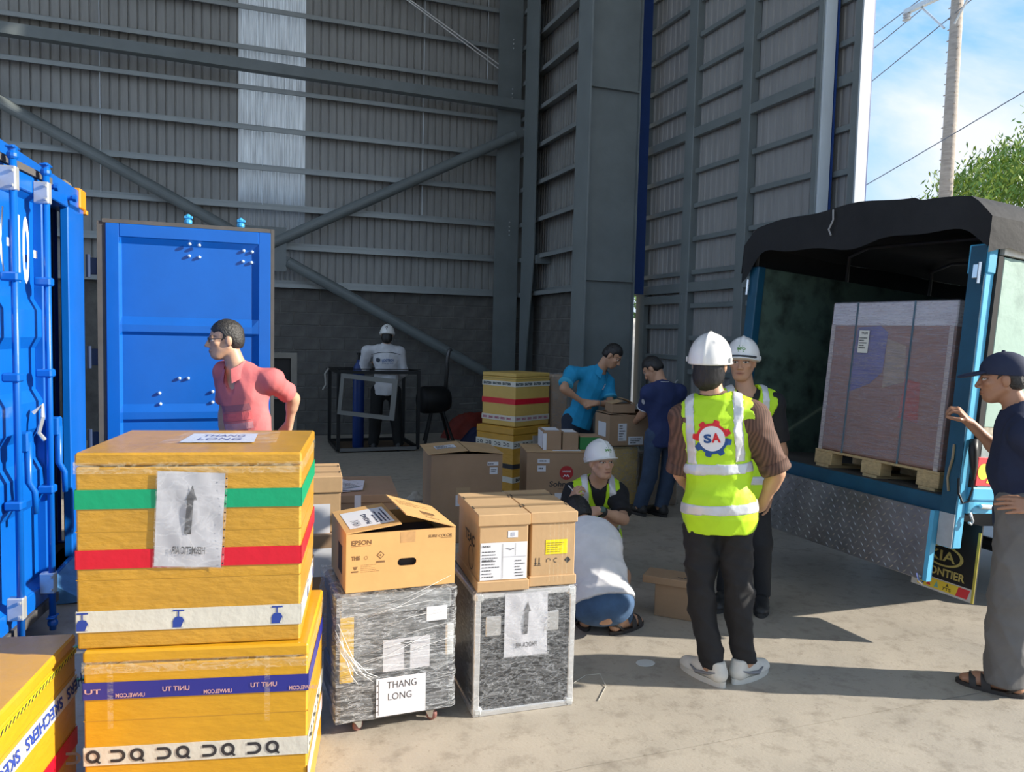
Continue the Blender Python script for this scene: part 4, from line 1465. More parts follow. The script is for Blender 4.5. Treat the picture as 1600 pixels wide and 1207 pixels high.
w, d, h = 0.712, 0.56, 0.62
yb2 = yellow_box('yellow_box', (-0.448, 2.762, 0.0), -11.2, w, d, h, 'yellow taped box with dark blue and white lettered bands under the front stack', yel_b, (0.62, 0.2))
bt = band(yb2, 'blue_tape', tp_blue, w, d, h, 0.458, 0.515, 0.002)
fc = box_face('front', w, d, h)
mb = MB()
for i, s in enumerate(('UNIT TU', 'UNIT TU')):
    text(mb, fc, s, 0.245 + i * 0.28 - .0, 0.478, 0.016, 0.085, 0.0035, bold=0.02, mirror=True)
for i in range(3):
    text(mb, fc, 'UNWELCOM', 0.10 + i * 0.275, 0.463, 0.014, 0.09, 0.0035, bold=0.02, mirror=True)
text(mb, fc, 'TU', 0.005, 0.478, 0.016, 0.05, 0.0035, bold=0.02, mirror=True)
mb.build('tape_lettering', M('print_pink', (0.62, 0.36, 0.34), 0.6), bt)
dq = band(yb2, 'white_lettered_tape', tp_white, w, d, h, 0.235, 0.297, 0.002)


def dq_marks(fc, u_list, v, s, parent, matx):
    mb = MB()
    for u in u_list:
        # open D, its bowl to the right
        ring(mb, fc, u + 0.7 * s, v + s * 0.5, 0.27 * s, 0.5 * s, 0.0036, 14, -math.pi / 2, math.pi / 2)
        rect(mb, fc, u + 0.1 * s, v, u + 0.7 * s, v + 0.23 * s, 0.0036)
        rect(mb, fc, u + 0.1 * s, v + 0.77 * s, u + 0.7 * s, v + s, 0.0036)
        # ring with a tail
        ring(mb, fc, u + 2.05 * s, v + s * 0.52, 0.29 * s, 0.53 * s, 0.0036, 22)
        flat(mb, fc, [(u + 2.2 * s, v + 0.2 * s), (u + 2.52 * s, v - 0.1 * s), (u + 2.64 * s, v + 0.02 * s), (u + 2.32 * s, v + 0.32 * s)], 0.0036)
    return mb.build('tape_lettering', matx, parent)


dq_marks(fc, (-0.058, 0.078, 0.222, 0.366, 0.51), 0.245, 0.042, dq, ink)
dq_marks(box_face('right', w, d, h), (0.02, 0.165, 0.31), 0.248, 0.036, dq, ink)
mb = MB()
for u in (0.075, 0.57):
    rect(mb, fc, u, 0.36, u + 0.018, 0.58, 0.0042)
mb.build('clear_tape', film_material('tape_film', 0.1, 0.5), yb2)
band(yb2, 'clear_tape', film_material('tape_film', 0.1, 0.5), w, d, h, h - 0.075, h - 0.035, 0.003, ('front', 'right'))
mb = MB()
rt = band(yb2, 'red_white_tape', M('tape_pinkish', (0.72, 0.55, 0.5), .4), w, d, h, 0.13, 0.19, 0.002, ('right',))

# ---- box at the left edge
w, d, h = 0.60, 0.85, 0.60
yb3 = yellow_box('yellow_box', (-1.233, 2.25, 0.0), -9.0, w, d, h, 'yellow taped box lying at the lower left beside the front stack', yel_b, (0.45, 0.78))
fr = box_face('right', w, d, h)
hz = band(yb3, 'hazard_tape', M('tape_yellow', (0.80, 0.66, 0.02), 0.4), w, d, h, h - 0.068, h - 0.050, 0.002, ('right',))
mb = MB()
u = 0.0
while u < d - 0.03:
    flat(mb, fr, [(u, h - 0.066), (u + 0.012, h - 0.066), (u + 0.02, h - 0.058), (u + 0.03, h - 0.052), (u + 0.016, h - 0.052), (u + 0.01, h - 0.06)], 0.0035)
    u += 0.026
mb.build('hazard_print', ink, hz)
sk = band(yb3, 'white_lettered_tape', tp_white, w, d, h, h - 0.215, h - 0.145, 0.002, ('right', 'front'))
mb = MB()
for u in (0.09, 0.42, 0.75):
    text(mb, fr, 'SKECHERS', u + 0.29, h - 0.158, 0.044, 0.29, 0.0036, bold=0.03, shear=-0.25, rot=math.pi)
mb.build('tape_lettering', ink_b, sk)
band(yb3, 'red_tape', tp_red, w, d, h, h - 0.40, h - 0.335, 0.002, ('right', 'front'))

# ---- wheeled case wrapped in film, with the printer carton on it
wc = empty('wheeled_case', (0.405, 3.105, 0.0), (0, 0, math.radians(1.0)), 'black equipment case on casters wrapped in crumpled clear film', 'case')
w, d, h = 0.505, 0.46, 0.60
dark_case = M('case_black', (0.035, 0.036, 0.038), 0.5, var=.2)
MB().box(0.01, w - 0.01, 0.01, d - .01, 0.058, 0.225, bev=0.012).build('base', dark_case, wc)
MB().box(0.02, w - 0.02, 0.02, d - .02, 0.225, h - 0.02, bev=0.01).build('body', M('case_grey', (0.085, 0.088, 0.09), 0.45, var=.35, vscale=6, stretch=(1, 1, 9)), wc)
MB().box(0.012, w - 0.012, 0.012, d - .012, h - 0.10, h - 0.012, bev=0.012).build('top_cap', M('case_cap', (0.16, 0.17, 0.175), 0.4, var=.3, vscale=7), wc)
for (x0, x1, z0, z1) in ((0.02, 0.075, 0.235, 0.54),):
    MB().box(x0, x1, 0.014, 0.03, z0, z1).build('yellow_edge', M('case_yellow', (0.55, 0.36, 0.03), 0.5, var=.3, vscale=5, stretch=(1, 1, 14)), wc)
MB().box(0.38, 0.47, 0.006, 0.018, 0.46, 0.52).build('tag_plate', paper, wc)
MB().box(0.465, 0.5, 0.0, 0.02, 0.30, 0.44, bev=.006).build('latch', galv, wc)
fcw = box_face('front', w, d, h)
sg = MB()
slab(sg, fcw, 0.195, 0.265, 0.395, 0.40, 0.001, -.004)
so = sg.build('inner_sheet', M('sheet_grey_paper', None), wc)
mb = MB()
rect(mb, fcw, 0.285, 0.27, 0.31, 0.39, -0.002)
rect(mb, fcw, 0.27, 0.375, 0.325, 0.385, -0.002)
mb.build('arrow_print', M('ink_soft', None), so)
film2 = film_material('stretch_film_case', 0.05, 0.40, 9.0, (0.8, 0.8, 5.0), (0.80, 0.83, 0.86), (0.38, 0.68))
mb = MB()
rr = random.Random(4)


def wrap_shell(mb, w, d, z0, z1, off, amp, nu=56, nv=26, bulge=None):
    per = [(0, 0), (w, 0), (w, d), (0, d)]
    tot = 2 * (w + d)

    def fn(a, b):
        s = (a % 1.0) * tot
        z = z0 + (z1 - z0) * b
        if s < w:
            p, n = (s, 0), (0, -1)
        elif s < w + d:
            p, n = (w, s - w), (1, 0)
        elif s < 2 * w + d:
            p, n = (w - (s - w - d), d), (0, 1)
        else:
            p, n = (0, d - (s - 2 * w - d)), (-1, 0)
        q = off + amp * (0.6 * math.sin(40 * s + 22 * z) * math.sin(31 * z - 9 * s) + 0.4 * math.sin(90 * z + 13 * s))
        if bulge:
            q += bulge(s, z)
        return (p[0] + n[0] * q, p[1] + n[1] * q, z)
    mb.grid(fn, nu, nv)
    return mb


wrap_shell(mb, w, d, 0.075, h + 0.002, 0.006, 0.005, 90, 50)
mb.grid(lambda a, b: (-0.006 + (w + 0.012) * a, -0.006 + (d + 0.012) * b, h + 0.002 + .002 * math.sin(30 * a + 9 * b)), 10, 10)
mb.build('stretch_film', film2, wc, smooth=True)
# gathered ropes of film at the left front
mb = MB()
for i in range(11):
    a = rr.uniform(0, 1)
    p0 = (0.0 + rr.uniform(-.01, .01), -0.02, 0.40 + 0.12 * rr.random())
    p3 = (0.05 + 0.16 * a, -0.014 - .012 * rr.random(), 0.235 + 0.07 * rr.random())
    mid = (0.02 + 0.08 * a, -0.028 - .012 * rr.random(), 0.33 + 0.02 * rr.random())
    mb.tube([p0, ((p0[0] + mid[0]) / 2 + .004, mid[1], (p0[2] + mid[2]) / 2 - .012), mid, ((p3[0] + mid[0]) / 2 - .006, mid[1], (p3[2] + mid[2]) / 2 - .008), p3], [0.0006, 0.0014, 0.002, 0.0016, 0.0008], 5)
for i in range(9):
    z = rr.uniform(0.30, 0.56)
    x0 = rr.uniform(0.0, 0.2)
    mb.tube([(x0, -0.012, z), (x0 + 0.15, -0.016, z + 0.035), (min(w, x0 + 0.33), -0.012, z + rr.uniform(.03, .11))], [0.0004, 0.0011, 0.0004], 5)
mb.build('film_strands', M('film_white', (0.80, 0.82, 0.84), 0.25, alpha=0.75), wc, smooth=True)
# sheet reading THANG LONG
sg = MB()
slab(sg, fcw, 0.165, 0.082, 0.375, 0.245, 0.0015, 0.012)
so = sg.build('paper_sign', M('sign_paper', (0.74, 0.72, 0.74), 0.5, var=.05), wc)
mb = MB()
text(mb, fcw, 'THANG', 0.21, 0.198, 0.030, 0.125, 0.0145, bold=-0.005)
text(mb, fcw, 'LONG', 0.215, 0.148, 0.030, 0.10, 0.0145, bold=-0.005)
rect(mb, fcw, 0.174, 0.088, 0.176, 0.238, 0.0145)
for i in range(5):
    disc(mb, fcw, 0.170, 0.105 + i * 0.028, 0.003, 0.0146, 8)
mb.build('sign_lettering', M('ink_soft', None), so)
MB().box(0.09, w - 0.09, 0.05, d - 0.05, 0.048, 0.06).build('chassis', galv, wc)
cream_pl = M('caster_plate', (0.62, 0.60, 0.53), 0.45, 0.4)
cast_red = M('caster_red', (0.26, 0.11, 0.09), 0.55)
for (cx, cy, az) in ((0.095, 0.06, 0.5), (0.415, 0.06, -0.6), (0.095, 0.40, 0.2), (0.415, 0.40, 0.8)):
    T = TR((cx, cy, 0.0), az) @ Matrix.Scale(0.72, 4)
    cs = MB().box(-0.035, 0.035, -0.03, 0.03, 0.070, 0.078, T=T).build('caster', cream_pl, wc)
    f = MB()
    for s in (-1, 1):
        f.add([tuple(T @ Vector(p)) for p in ((-0.028, s * 0.019, 0.072), (0.03, s * 0.019, 0.072), (0.022, s * 0.019, 0.022), (0.004, s * 0.019, 0.022),
                                             (-0.028, s * 0.022, 0.072), (0.03, s * 0.022, 0.072), (0.022, s * 0.022, 0.022), (0.004, s * 0.022, 0.022))],
              [(0, 1, 2, 3), (7, 6, 5, 4), (0, 4, 5, 1), (1, 5, 6, 2), (2, 6, 7, 3), (3, 7, 4, 0)])
    f.build('fork', cream_pl, cs)
    MB().lathe([(0.02, -0.015), (0.031, -0.012), (0.034, 0), (0.031, 0.012), (0.02, 0.015)], 18, T=T @ TR((0.012, 0, 0.034), rx=math.pi / 2)).build('wheel', cast_red, cs, smooth=True)

# ---- printer carton on the wheeled case
w, d, h = 0.466, 0.40, 0.245
ep = empty('printer_carton', (0.447, 3.137, 0.605), (0, 0, math.radians(1.2)), 'open orange-brown printer carton with a paper label on its flap', 'carton')
body = MB()
t = 0.006
hx0, hx1, hz0, hz1 = 0.215, 0.295, 0.095, 0.128
# front wall with a rounded hand hole
hole = [(0.231 + 0.0165 * math.cos(a), 0.1115 + 0.0165 * math.sin(a)) for a in np.linspace(math.pi / 2, 3 * math.pi / 2, 8)]
hole += [(0.279 + 0.0165 * math.cos(a), 0.1115 + 0.0165 * math.sin(a)) for a in np.linspace(-math.pi / 2, math.pi / 2, 8)]


def ring_wall(mb, outer, inner, y0, y1):
    """plate with a hole: outer and inner loops sampled at equal angles"""
    n = len(inner)
    cx = sum(p[0] for p in inner) / n
    cz = sum(p[1] for p in inner) / n
    x0, x1, z0, z1 = outer
    out = []
    for (x, z) in inner:
        dx, dz = x - cx, z - cz
        s = min(((x1 - cx) / dx) if dx > 1e-9 else 1e9, ((x0 - cx) / dx) if dx < -1e-9 else 1e9, ((z1 - cz) / dz) if dz > 1e-9 else 1e9, ((z0 - cz) / dz) if dz < -1e-9 else 1e9)
        out.append((cx + dx * s, cz + dz * s))
    # insert corners
    loop_o, loop_i = [], []
    corners = [(x0, z0), (x1, z0), (x1, z1), (x0, z1)]
    for i in range(n):
        loop_o.append(out[i]); loop_i.append(inner[i])
        a, b = out[i], out[(i + 1) % n]
        for c in corners:
            on_a = abs(a[0] - c[0]) < 1e-6 or abs(a[1] - c[1]) < 1e-6
            on_b = abs(b[0] - c[0]) < 1e-6 or abs(b[1] - c[1]) < 1e-6
            if on_a and on_b and not (abs(a[0] - b[0]) < 1e-6 or abs(a[1] - b[1]) < 1e-6):
                loop_o.append(c); loop_i.append(inner[i])
    m = len(loop_o)
    V = [(p[0], y0, p[1]) for p in loop_o] + [(p[0], y0, p[1]) for p in loop_i] + [(p[0], y1, p[1]) for p in loop_o] + [(p[0], y1, p[1]) for p in loop_i]
    F = []
    for i in range(m):
        j = (i + 1) % m
        F.append((i, j, m + j, m + i))
        F.append((2 * m + j, 2 * m + i, 3 * m + i, 3 * m + j))
        F.append((m + i, m + j, 3 * m + j, 3 * m + i))
    mb.add(V, F)


ring_wall(body, (0, w, 0, h), hole, 0, t)
body.box(0, t, t, d, 0, h)
body.box(w - t, w, t, d, 0, h)
body.box(t, w - t, d - t, d, 0, h)
body.box(t, w - t, t, d - t, 0, t)
body.build('carton_body', card_orange, ep)
MB().box(-0.001, 0.0005, 0.10, 0.20, 0.05, 0.17).build('hand_hole', M('hole_dark', (0.05, 0.035, 0.02), .9), ep)
MB().box(0.02, w - 0.02, 0.03, d - 0.02, 0.01, h - 0.06, bev=.01).build('packing', M('packing_dark', (0.06, 0.05, 0.045), .9), ep)


def flap(name, parent, mat, x0, x1, y0, y1, hinge, ang, z, th=0.005):
    """top flap hinged on one edge ('left','right','front','back'), ang = opening above flat"""
    mb = MB().box(x0, x1, y0, y1, 0, th)
    o = mb.build(name, mat, parent)
    if hinge == 'left':
        o.matrix_local = Matrix.Translation((x0, 0, z)) @ Matrix.Rotation(-ang, 4, 'Y') @ Matrix.Translation((-x0, 0, 0))
    elif hinge == 'right':
        o.matrix_local = Matrix.Translation((x1, 0, z)) @ Matrix.Rotation(ang, 4, 'Y') @ Matrix.Translation((-x1, 0, 0))
    elif hinge == 'back':
        o.matrix_local = Matrix.Translation((0, y1, z)) @ Matrix.Rotation(-ang, 4, 'X') @ Matrix.Translation((0, -y1, 0))
    else:
        o.matrix_local = Matrix.Translation((0, y0, z)) @ Matrix.Rotation(ang, 4, 'X') @ Matrix.Translation((0, -y0, 0))
    return o


f1 = flap('flap', ep, card_orange, 0.0, 0.232, 0.0, d, 'left', math.radians(7), h)
f2 = flap('flap', ep, card_orange, 0.236, w, 0.0, d, 'right', math.radians(17), h)
lf = Face((0, 0, 0.005), (1, 0, 0), (0, 1, 0))
mb = MB()
rect(mb, lf, 0.025, 0.05, 0.215, 0.33, 0.001)
po = mb.build('paper_label', paper, f1)
mb = MB()
lf2 = Face((0.215, 0.06, 0.005), (0, 1, 0), (-1, 0, 0))
text(mb, lf2, 'VAN', 0.01, 0.135, 0.035, 0.10, 0.002, bold=-.01)
text(mb, lf2, 'PHONG', 0.02, 0.09, 0.022, 0.17, 0.002, bold=.02)
scribble(mb, lf2, 0.02, 0.01, 0.24, 0.075, 4, 0.002)
mb.build('label_print', M('ink_blueblack', (0.03, 0.04, 0.09), .6), po)
mb = MB()
text(mb, lf, 'EPSON', 0.34, 0.04, 0.016, 0.06, 0.001, bold=.02)
ring(mb, lf, 0.36, 0.10, 0.008, 0.012, 0.001, 16, sx=2.2)
rect(mb, lf, 0.34, 0.12, 0.405, 0.165, 0.001)
scribble(mb, lf, 0.26, 0.22, 0.42, 0.33, 5, 0.001, lh=.2)
mb.build('flap_print', M('print_brown', (0.17, 0.09, 0.035), .7), f2)
fe = box_face('front', w, d, h)
mb = MB()
text(mb, fe, 'EPSON', 0.022, 0.198, 0.020, 0.082, 0.001, bold=0.02)
rect(mb, fe, 0.022, 0.193, 0.10, 0.1945, 0.001)
text(mb, fe, 'SURE COLOR', 0.345, 0.208, 0.012, 0.105, 0.001, bold=0.015, shear=0.2)
rect(mb, fe, 0.40, 0.203, 0.45, 0.2045, 0.001)
# handling marks
flat(mb, fe, [(0.125, 0.150), (0.142, 0.167), (0.159, 0.150), (0.142, 0.133)], 0.0008)
rect(mb, fe, 0.125, 0.118, 0.160, 0.126, 0.001)
text(mb, fe, 'THIS', 0.022, 0.135, 0.018, 0.035, 0.001, bold=.05)
ring(mb, fe, 0.082, 0.143, 0.006, 0.0075, 0.001, 12)
flat(mb, fe, [(0.028, 0.108), (0.048, 0.108), (0.041, 0.095), (0.035, 0.095)], 0.001)
rect(mb, fe, 0.022, 0.084, 0.05, 0.09, 0.001)
scribble(mb, fe, 0.06, 0.082, 0.14, 0.118, 5, 0.001, lh=.15)
mb.build('front_print', M('print_brown', None), ep)
mb = MB()
flat(mb, fe, [(0.130, 0.150), (0.142, 0.162), (0.154, 0.150), (0.142, 0.138)], 0.0014)
mb.build('mark_field', card_orange, ep)
mb = MB()
disc(mb, fe, 0.142, 0.150, 0.004, 0.002, 10)
mb.build('mark_dot', M('print_brown', None), ep)
mb = MB()
rect(mb, fe, 0.225, 0.195, 0.29, 0.24, 0.0006)
mb.build('tape_remnant', M('tape_remnant', (0.50, 0.29, 0.12), .5, var=.2, vscale=30), ep)

# ---- flight case wrapped in film
w, d, h = 0.472, 0.56, 0.556
fcx = empty('flight_case', (1.0, 3.122, 0.0), (0, 0, math.radians(-2.4)), 'black flight case with aluminium edges wrapped in clear film', 'case')
MB().box(0.008, w - 0.008, 0.008, d - 0.008, 0.006, h - 0.004, bev=0.004).build('case_body', M('case_laminate', (0.022, 0.023, 0.025), 0.35, var=.3, vscale=6), fcx)
alu = M('aluminium', (0.66, 0.67, 0.68), 0.35, 0.7, var=.12, vscale=15)
for x0 in (0, w - 0.028):
    for y0 in (0, d - 0.028):
        MB().box(x0, x0 + 0.028, y0, y0 + 0.028, 0, h, bev=0.004).build('edge_profile', alu, fcx)
for z0 in (0.0, h - 0.028):
    for y0 in (0, d - 0.028):
        MB().box(0.028, w - 0.028, y0, y0 + 0.028, z0, z0 + 0.028, bev=0.004).build('edge_profile', alu, fcx)
    for x0 in (0, w - 0.028):
        MB().box(x0, x0 + 0.028, 0.028, d - 0.028, z0, z0 + 0.028, bev=0.004).build('edge_profile', alu, fcx)
for x0 in (0.0, w):
    for z0 in (0.0, h):
        for y0 in (0.0, d):
            cx, cy, cz = (1 if x0 == 0 else -1), (1 if y0 == 0 else -1), (1 if z0 == 0 else -1)
            cm = MB()
            cm.box(min(x0 - 0.004 * cx, x0 + 0.046 * cx), max(x0 - 0.004 * cx, x0 + 0.046 * cx), min(y0 - 0.004 * cy, y0 + 0.046 * cy), max(y0 - 0.004 * cy, y0 + 0.046 * cy),
                   min(z0 - 0.001 * cz if z0 == 0 else z0 + .004, z0 + 0.046 * cz), max(z0 - 0.001 * cz if z0 == 0 else z0 + .004, z0 + 0.046 * cz), bev=0.014)
            cm.build('corner_guard', galv, fcx)
for (x0, x1) in ((0.05, 0.12), (0.32, 0.39)):
    MB().box(x0, x1, -0.004, 0.006, 0.36, 0.45, bev=0.004).build('butterfly_latch', M('latch_steel', (0.5, 0.5, 0.5), 0.35, 0.7), fcx)
ff = box_face('front', w, d, h)
arrow_sign(fcx, ff, 0.135, 0.26, 0.335, 0.545, 0.0, off=0.003, words='PHOCA AIR')
mb = MB()
wrap_shell(mb, w, d, 0.02, h - 0.005, 0.007, 0.003, 80, 40)
mb.grid(lambda a, b: (-0.005 + (w + 0.01) * a, -0.005 + (d + 0.01) * b, h + 0.0035), 6, 6)
mb.build('stretch_film', film_material('stretch_film_flight', 0.035, 0.30, 15.0, (0.9, 1, 2.6), (0.74, 0.76, 0.78), (0.40, 0.70)), fcx, smooth=True)


# ---- tall cartons with tray lids
def tray_carton(name, loc, rz, w, d, h, label, over=0.008, lid=0.05, tray=0.045):
    e = empty(name, loc, (0, 0, math.radians(rz)), label, 'carton')
    MB().box(over, w - over, over, d - over, 0.004, h - 0.006, bev=0.003).build('carton_body', card, e)
    MB().box(0, w, 0, d, h - lid, h, bev=0.003).build('tray_lid', card, e)
    if tray:
        MB().box(0, w, 0, d, 0, tray, bev=0.003).build('tray_base', card, e)
    # tape across the lid and hand slots
    mb = MB()
    tf = box_face('top', w, d, h)
    rect(mb, tf, 0.0, d * 0.28, w, d * 0.36, 0.0012)
    rect(mb, tf, 0.0, d * 0.72, w, d * 0.80, 0.0012)
    mb.build('brown_tape', M('brown_tape', (0.36, 0.24, 0.13), .35), e)
    mb = MB()
    for u in (0.004, w - 0.012):
        for v in (0.25, 0.7):
            rect(mb, tf, u, d * v, u + 0.007, d * v + 0.05, 0.0018)
    mb.build('slot', M('hole_dark', None), e)
    return e


w, d, h = 0.235, 0.47, 0.34
t1 = tray_carton('tray_carton', (1.006, 3.118, 0.562), -5.0, w, d, h, 'upright brown carton with a white printed form on the flight case')
f_ = box_face('front', w, d, h)
mb = MB()
rect(mb, Face(f_.p(0, 0, -0.008), (1, 0, 0), (0, 0, 1)), 0.013, 0.050, 0.224, 0.215, 0.0015)
pl = mb.build('printed_form', paper, t1)
f8 = Face(f_.p(0, 0, -0.008), (1, 0, 0), (0, 0, 1))
mb = MB()
text(mb, f8, 'NO01', 0.022, 0.195, 0.009, 0.035, 0.003, bold=.03)
scribble(mb, f8, 0.02, 0.06, 0.10, 0.185, 9, 0.003, lh=.25)
text(mb, f8, 'SERVICE', 0.02, 0.132, 0.009, 0.05, 0.003, bold=.04)
scribble(mb, f8, 0.17, 0.06, 0.215, 0.14, 6, 0.003, lh=.3)
rect(mb, f8, 0.112, 0.055, 0.1135, 0.21, 0.003)
rect(mb, f8, 0.115, 0.15, 0.22, 0.1508, 0.003)
flat(mb, f8, [(0.12, 0.19), (0.15, 0.18), (0.17, 0.19), (0.15, 0.185)], 0.003)
rect(mb, f8, 0.17, 0.155, 0.171, 0.21, 0.003)
mb.build('form_print', M('ink_soft', None), pl)
mb = MB()
rect(mb, f8, 0.135, 0.235, 0.18, 0.265, 0.0015)
sp = mb.build('small_sticker', paper, t1)
mb = MB()
rect(mb, f8, 0.150, 0.242, 0.165, 0.258, 0.003)
mb.build('sticker_print', M('print_grey', (.4, .42, .5), .6), sp)
# letters on its left side, under film
lf_ = box_face('left', w, d, h)
mb = MB()
text(mb, Face(lf_.p(0, 0, -0.008), lf_.U, lf_.V), 'TEAC', 0.17, 0.17, 0.05, 0.20, 0.001, bold=.03)
ring(mb, Face(lf_.p(0, 0, -0.008), lf_.U, lf_.V), 0.30, 0.11, 0.05, 0.056, 0.001, 20)
mb.build('side_print', ink, t1)
w, d, h = 0.222, 0.49, 0.335
t2 = tray_carton('tray_carton', (1.252, 3.128, 0.562), -5.0, w, d, h, 'upright brown carton with a yellow sticker on the flight case')
f8 = Face((0, 0.008, 0), (1, 0, 0), (0, 0, 1))
mb = MB()
rect(mb, f8, 0.075, 0.142, 0.178, 0.208, 0.0015)
ys = mb.build('yellow_sticker', M('sticker_yellow', (0.80, 0.66, 0.01), 0.45), t2)
mb = MB()
scribble(mb, f8, 0.08, 0.15, 0.17, 0.20, 5, 0.003, lh=.3)
mb.build('sticker_print', M('print_olive', (.35, .28, .03), .6), ys)
mb = MB()
for u in (0.025, 0.042):
    rect(mb, f8, u + 0.003, 0.098, u + 0.007, 0.128, 0.001)
    flat(mb, f8, [(u - 0.001, 0.104), (u + 0.011, 0.104), (u + 0.005, 0.094)], 0.001)
rect(mb, f8, 0.022, 0.092, 0.055, 0.0945, 0.001)
ring(mb, f8, 0.09, 0.113, 0.008, 0.011, 0.001, 12, 0, 4)
ring(mb, f8, 0.125, 0.113, 0.008, 0.011, 0.001, 12, 1, 5)
flat(mb, f8, [(0.165, 0.113), (0.180, 0.128), (0.195, 0.113), (0.180, 0.098)], 0.001)
mb.build('handling_marks', ink, t2)
mb = MB()
for i in range(5):
    u = 0.09 + i * 0.02
    rect(mb, f8, u, 0.02, u + 0.004, 0.29, 0.012)
mb.build('film_strips', film_material('tape_film', 0.1, .5), t2)

# ---- open carton further back
w, d, h = 0.58, 0.52, 0.72
b1 = empty('open_carton', (1.50, 5.90, 0.0), (0, 0, math.radians(-6.5)), 'large brown carton with half-open flaps behind the flight case', 'carton')
mb = MB()
mb.box(0, w, 0, t, 0, h).box(0, w, d - t, d, 0, h).box(0, t, t, d - t, 0, h).box(w - t, w, t, d - t, 0, h).box(0, w, 0, d, 0, t)
mb.build('carton_body', card_dk, b1)
flap('flap', b1, card, -0.03, w * 0.5, -0.03, d, 'left', math.radians(5), h + 0.002)
flap('flap', b1, card, w * 0.5 + .01, w, -0.02, d, 'right', math.radians(5), h + 0.002)
fb = box_face('front', w, d, h)
mb = MB()
rect(mb, fb, 0.455, 0.625, 0.545, 0.655, 0.002)
rect(mb, fb, 0.475, 0.555, 0.54, 0.61, 0.002)
rect(mb, fb, 0.20, 0.30, 0.32, 0.39, 0.003)
pp = mb.build('paper_label', paper, b1)
mb = MB()
scribble(mb, fb, 0.46, 0.63, 0.54, 0.65, 1, 0.003)
scribble(mb, fb, 0.485, 0.57, 0.53, 0.60, 2, 0.003)
rect(mb, fb, 0.275, 0.335, 0.31, 0.365, 0.004)
mb.build('label_print', M('ink_soft', None), pp)
mb = MB()
rect(mb, fb, 0.205, 0.30, 0.318, 0.45, 0.002)
mb.build('brown_patch', M('brown_patch', (.42, .29, .16), .5), b1)
mb = MB()
rect(mb, Face((0, 0, h + 0.008), (1, 0, 0), (0, 1, 0)), 0.05, 0.1, 0.24, 0.28, 0.03)
mb2 = MB()
ft = Face((-0.03, -0.03, h), (math.cos(math.radians(5)), 0, math.sin(math.radians(5))), (0, 1, 0))
rect(mb2, ft, 0.09, 0.19, 0.26, 0.36, 0.010)
pl2 = mb2.build('paper_label', paper, b1)
mb2 = MB()
scribble(mb2, ft, 0.10, 0.2, 0.25, 0.35, 4, 0.012)
mb2.build('label_print', M('ink_soft', None), pl2)

# ---- carton with the round red mark
w, d, h = 0.62, 0.44, 0.72
b2 = empty('brown_carton', (2.300, 5.868, 0.0), (0, 0, math.radians(-13.5)), 'large brown carton with a round red mark behind the crouching man', 'carton')
MB().box(0, w, 0, d, 0, h, bev=0.004).build('carton_body', card_dk, b2)
MB().box(-0.006, w + 0.006, -0.006, d * 0.5 - .002, h, h + 0.008).build('flap', card, b2)
MB().box(-0.006, w + 0.006, d * 0.5 + .002, d + .006, h, h + 0.008).build('flap', card, b2)
fb = box_face('front', w, d, h)
mb = MB()
rect(mb, fb, 0.09, 0.63, 0.19, 0.665, 0.002)
rect(mb, fb, 0.09, 0.56, 0.16, 0.61, 0.002)
rect(mb, fb, 0.24, 0.20, 0.45, 0.38, 0.002)
pp = mb.build('paper_label', paper, b2)
mb = MB()
scribble(mb, fb, 0.10, 0.64, 0.18, 0.66, 1, 0.003)
scribble(mb, fb, 0.10, 0.575, 0.15, 0.60, 1, 0.003)
mb.build('label_print', M('ink_soft', None), pp)
mb = MB()
disc(mb, fb, 0.335, 0.55, 0.058, 0.002)
rd = mb.build('red_roundel', M('roundel_red', (.38, .015, .02), .5), b2)
mb = MB()
text(mb, fb, 'HANDLING', 0.30, 0.555, 0.016, 0.07, 0.003, bold=.02)
flat(mb, fb, [(a_, b_ + .05) for a_, b_ in [(0.305, 0.465), (0.32, 0.487), (0.332, 0.475), (0.345, 0.489), (0.362, 0.465), (0.352, 0.465), (0.345, 0.477), (0.333, 0.466), (0.32, 0.477), (0.314, 0.465)]], 0.003)
mb.build('roundel_print', paper, rd)
mb = MB()
text(mb, fb, 'Sohnguan', 0.19, 0.42, 0.06, 0.27, 0.002, bold=.02, shear=.1)
rect(mb, fb, 0.27, 0.412, 0.45, 0.417, 0.002)
mb.build('brush_lettering', ink, b2)
tfb = Face((0, 0, h + 0.008), (1, 0, 0), (0, 1, 0))
mb = MB()
rect(mb, tfb, 0.22, 0.02, 0.46, 0.15, 0.001)
mb.build('tape_and_label', paper, b2)


def small_box(name, loc, rz, w, d, h, mat, label, white_end=False, cat='box'):
    e = empty(name, loc, (0, 0, math.radians(rz)), label, cat)
    MB().box(0, w, 0, d, 0, h, bev=0.002).build('box_body', mat, e)
    mb = MB()
    if white_end:
        rect(mb, box_face('left', w, d, h), 0.01, 0.01, d - .01, h - 0.01, 0.001)
        rect(mb, box_face('front', w, d, h), 0.0, 0.0, 0.03, h - 0.02, 0.001)
    rect(mb, box_face('top', w, d, h), 0.02, 0.04, w - .01, d - 0.03, 0.001)
    mb.build('white_sticker', paper, e)
    return e


small_box('small_carton', (2.455, 5.905, 0.7285), -13.5, 0.155, 0.28, 0.16, card_dk, 'small brown carton with a white end on the red-marked carton', True)
small_box('small_carton', (2.620, 5.875, 0.7285), -13.5, 0.135, 0.26, 0.145, card_dk, 'small plain brown carton beside the green box')
gb = empty('green_box', (2.775, 5.865, 0.7285), (0, 0, math.radians(-13.5)), 'flat green and brown box standing behind the white helmet', 'box')
MB().box(0, 0.17, 0, 0.16, 0, 0.105, bev=0.002).build('box_body', M('green_card', (0.02, 0.20, 0.05), .5), gb)
MB().box(-0.002, 0.172, -0.002, 0.162, 0.105, 0.118, bev=0.002).build('box_lid', card_dk, gb)

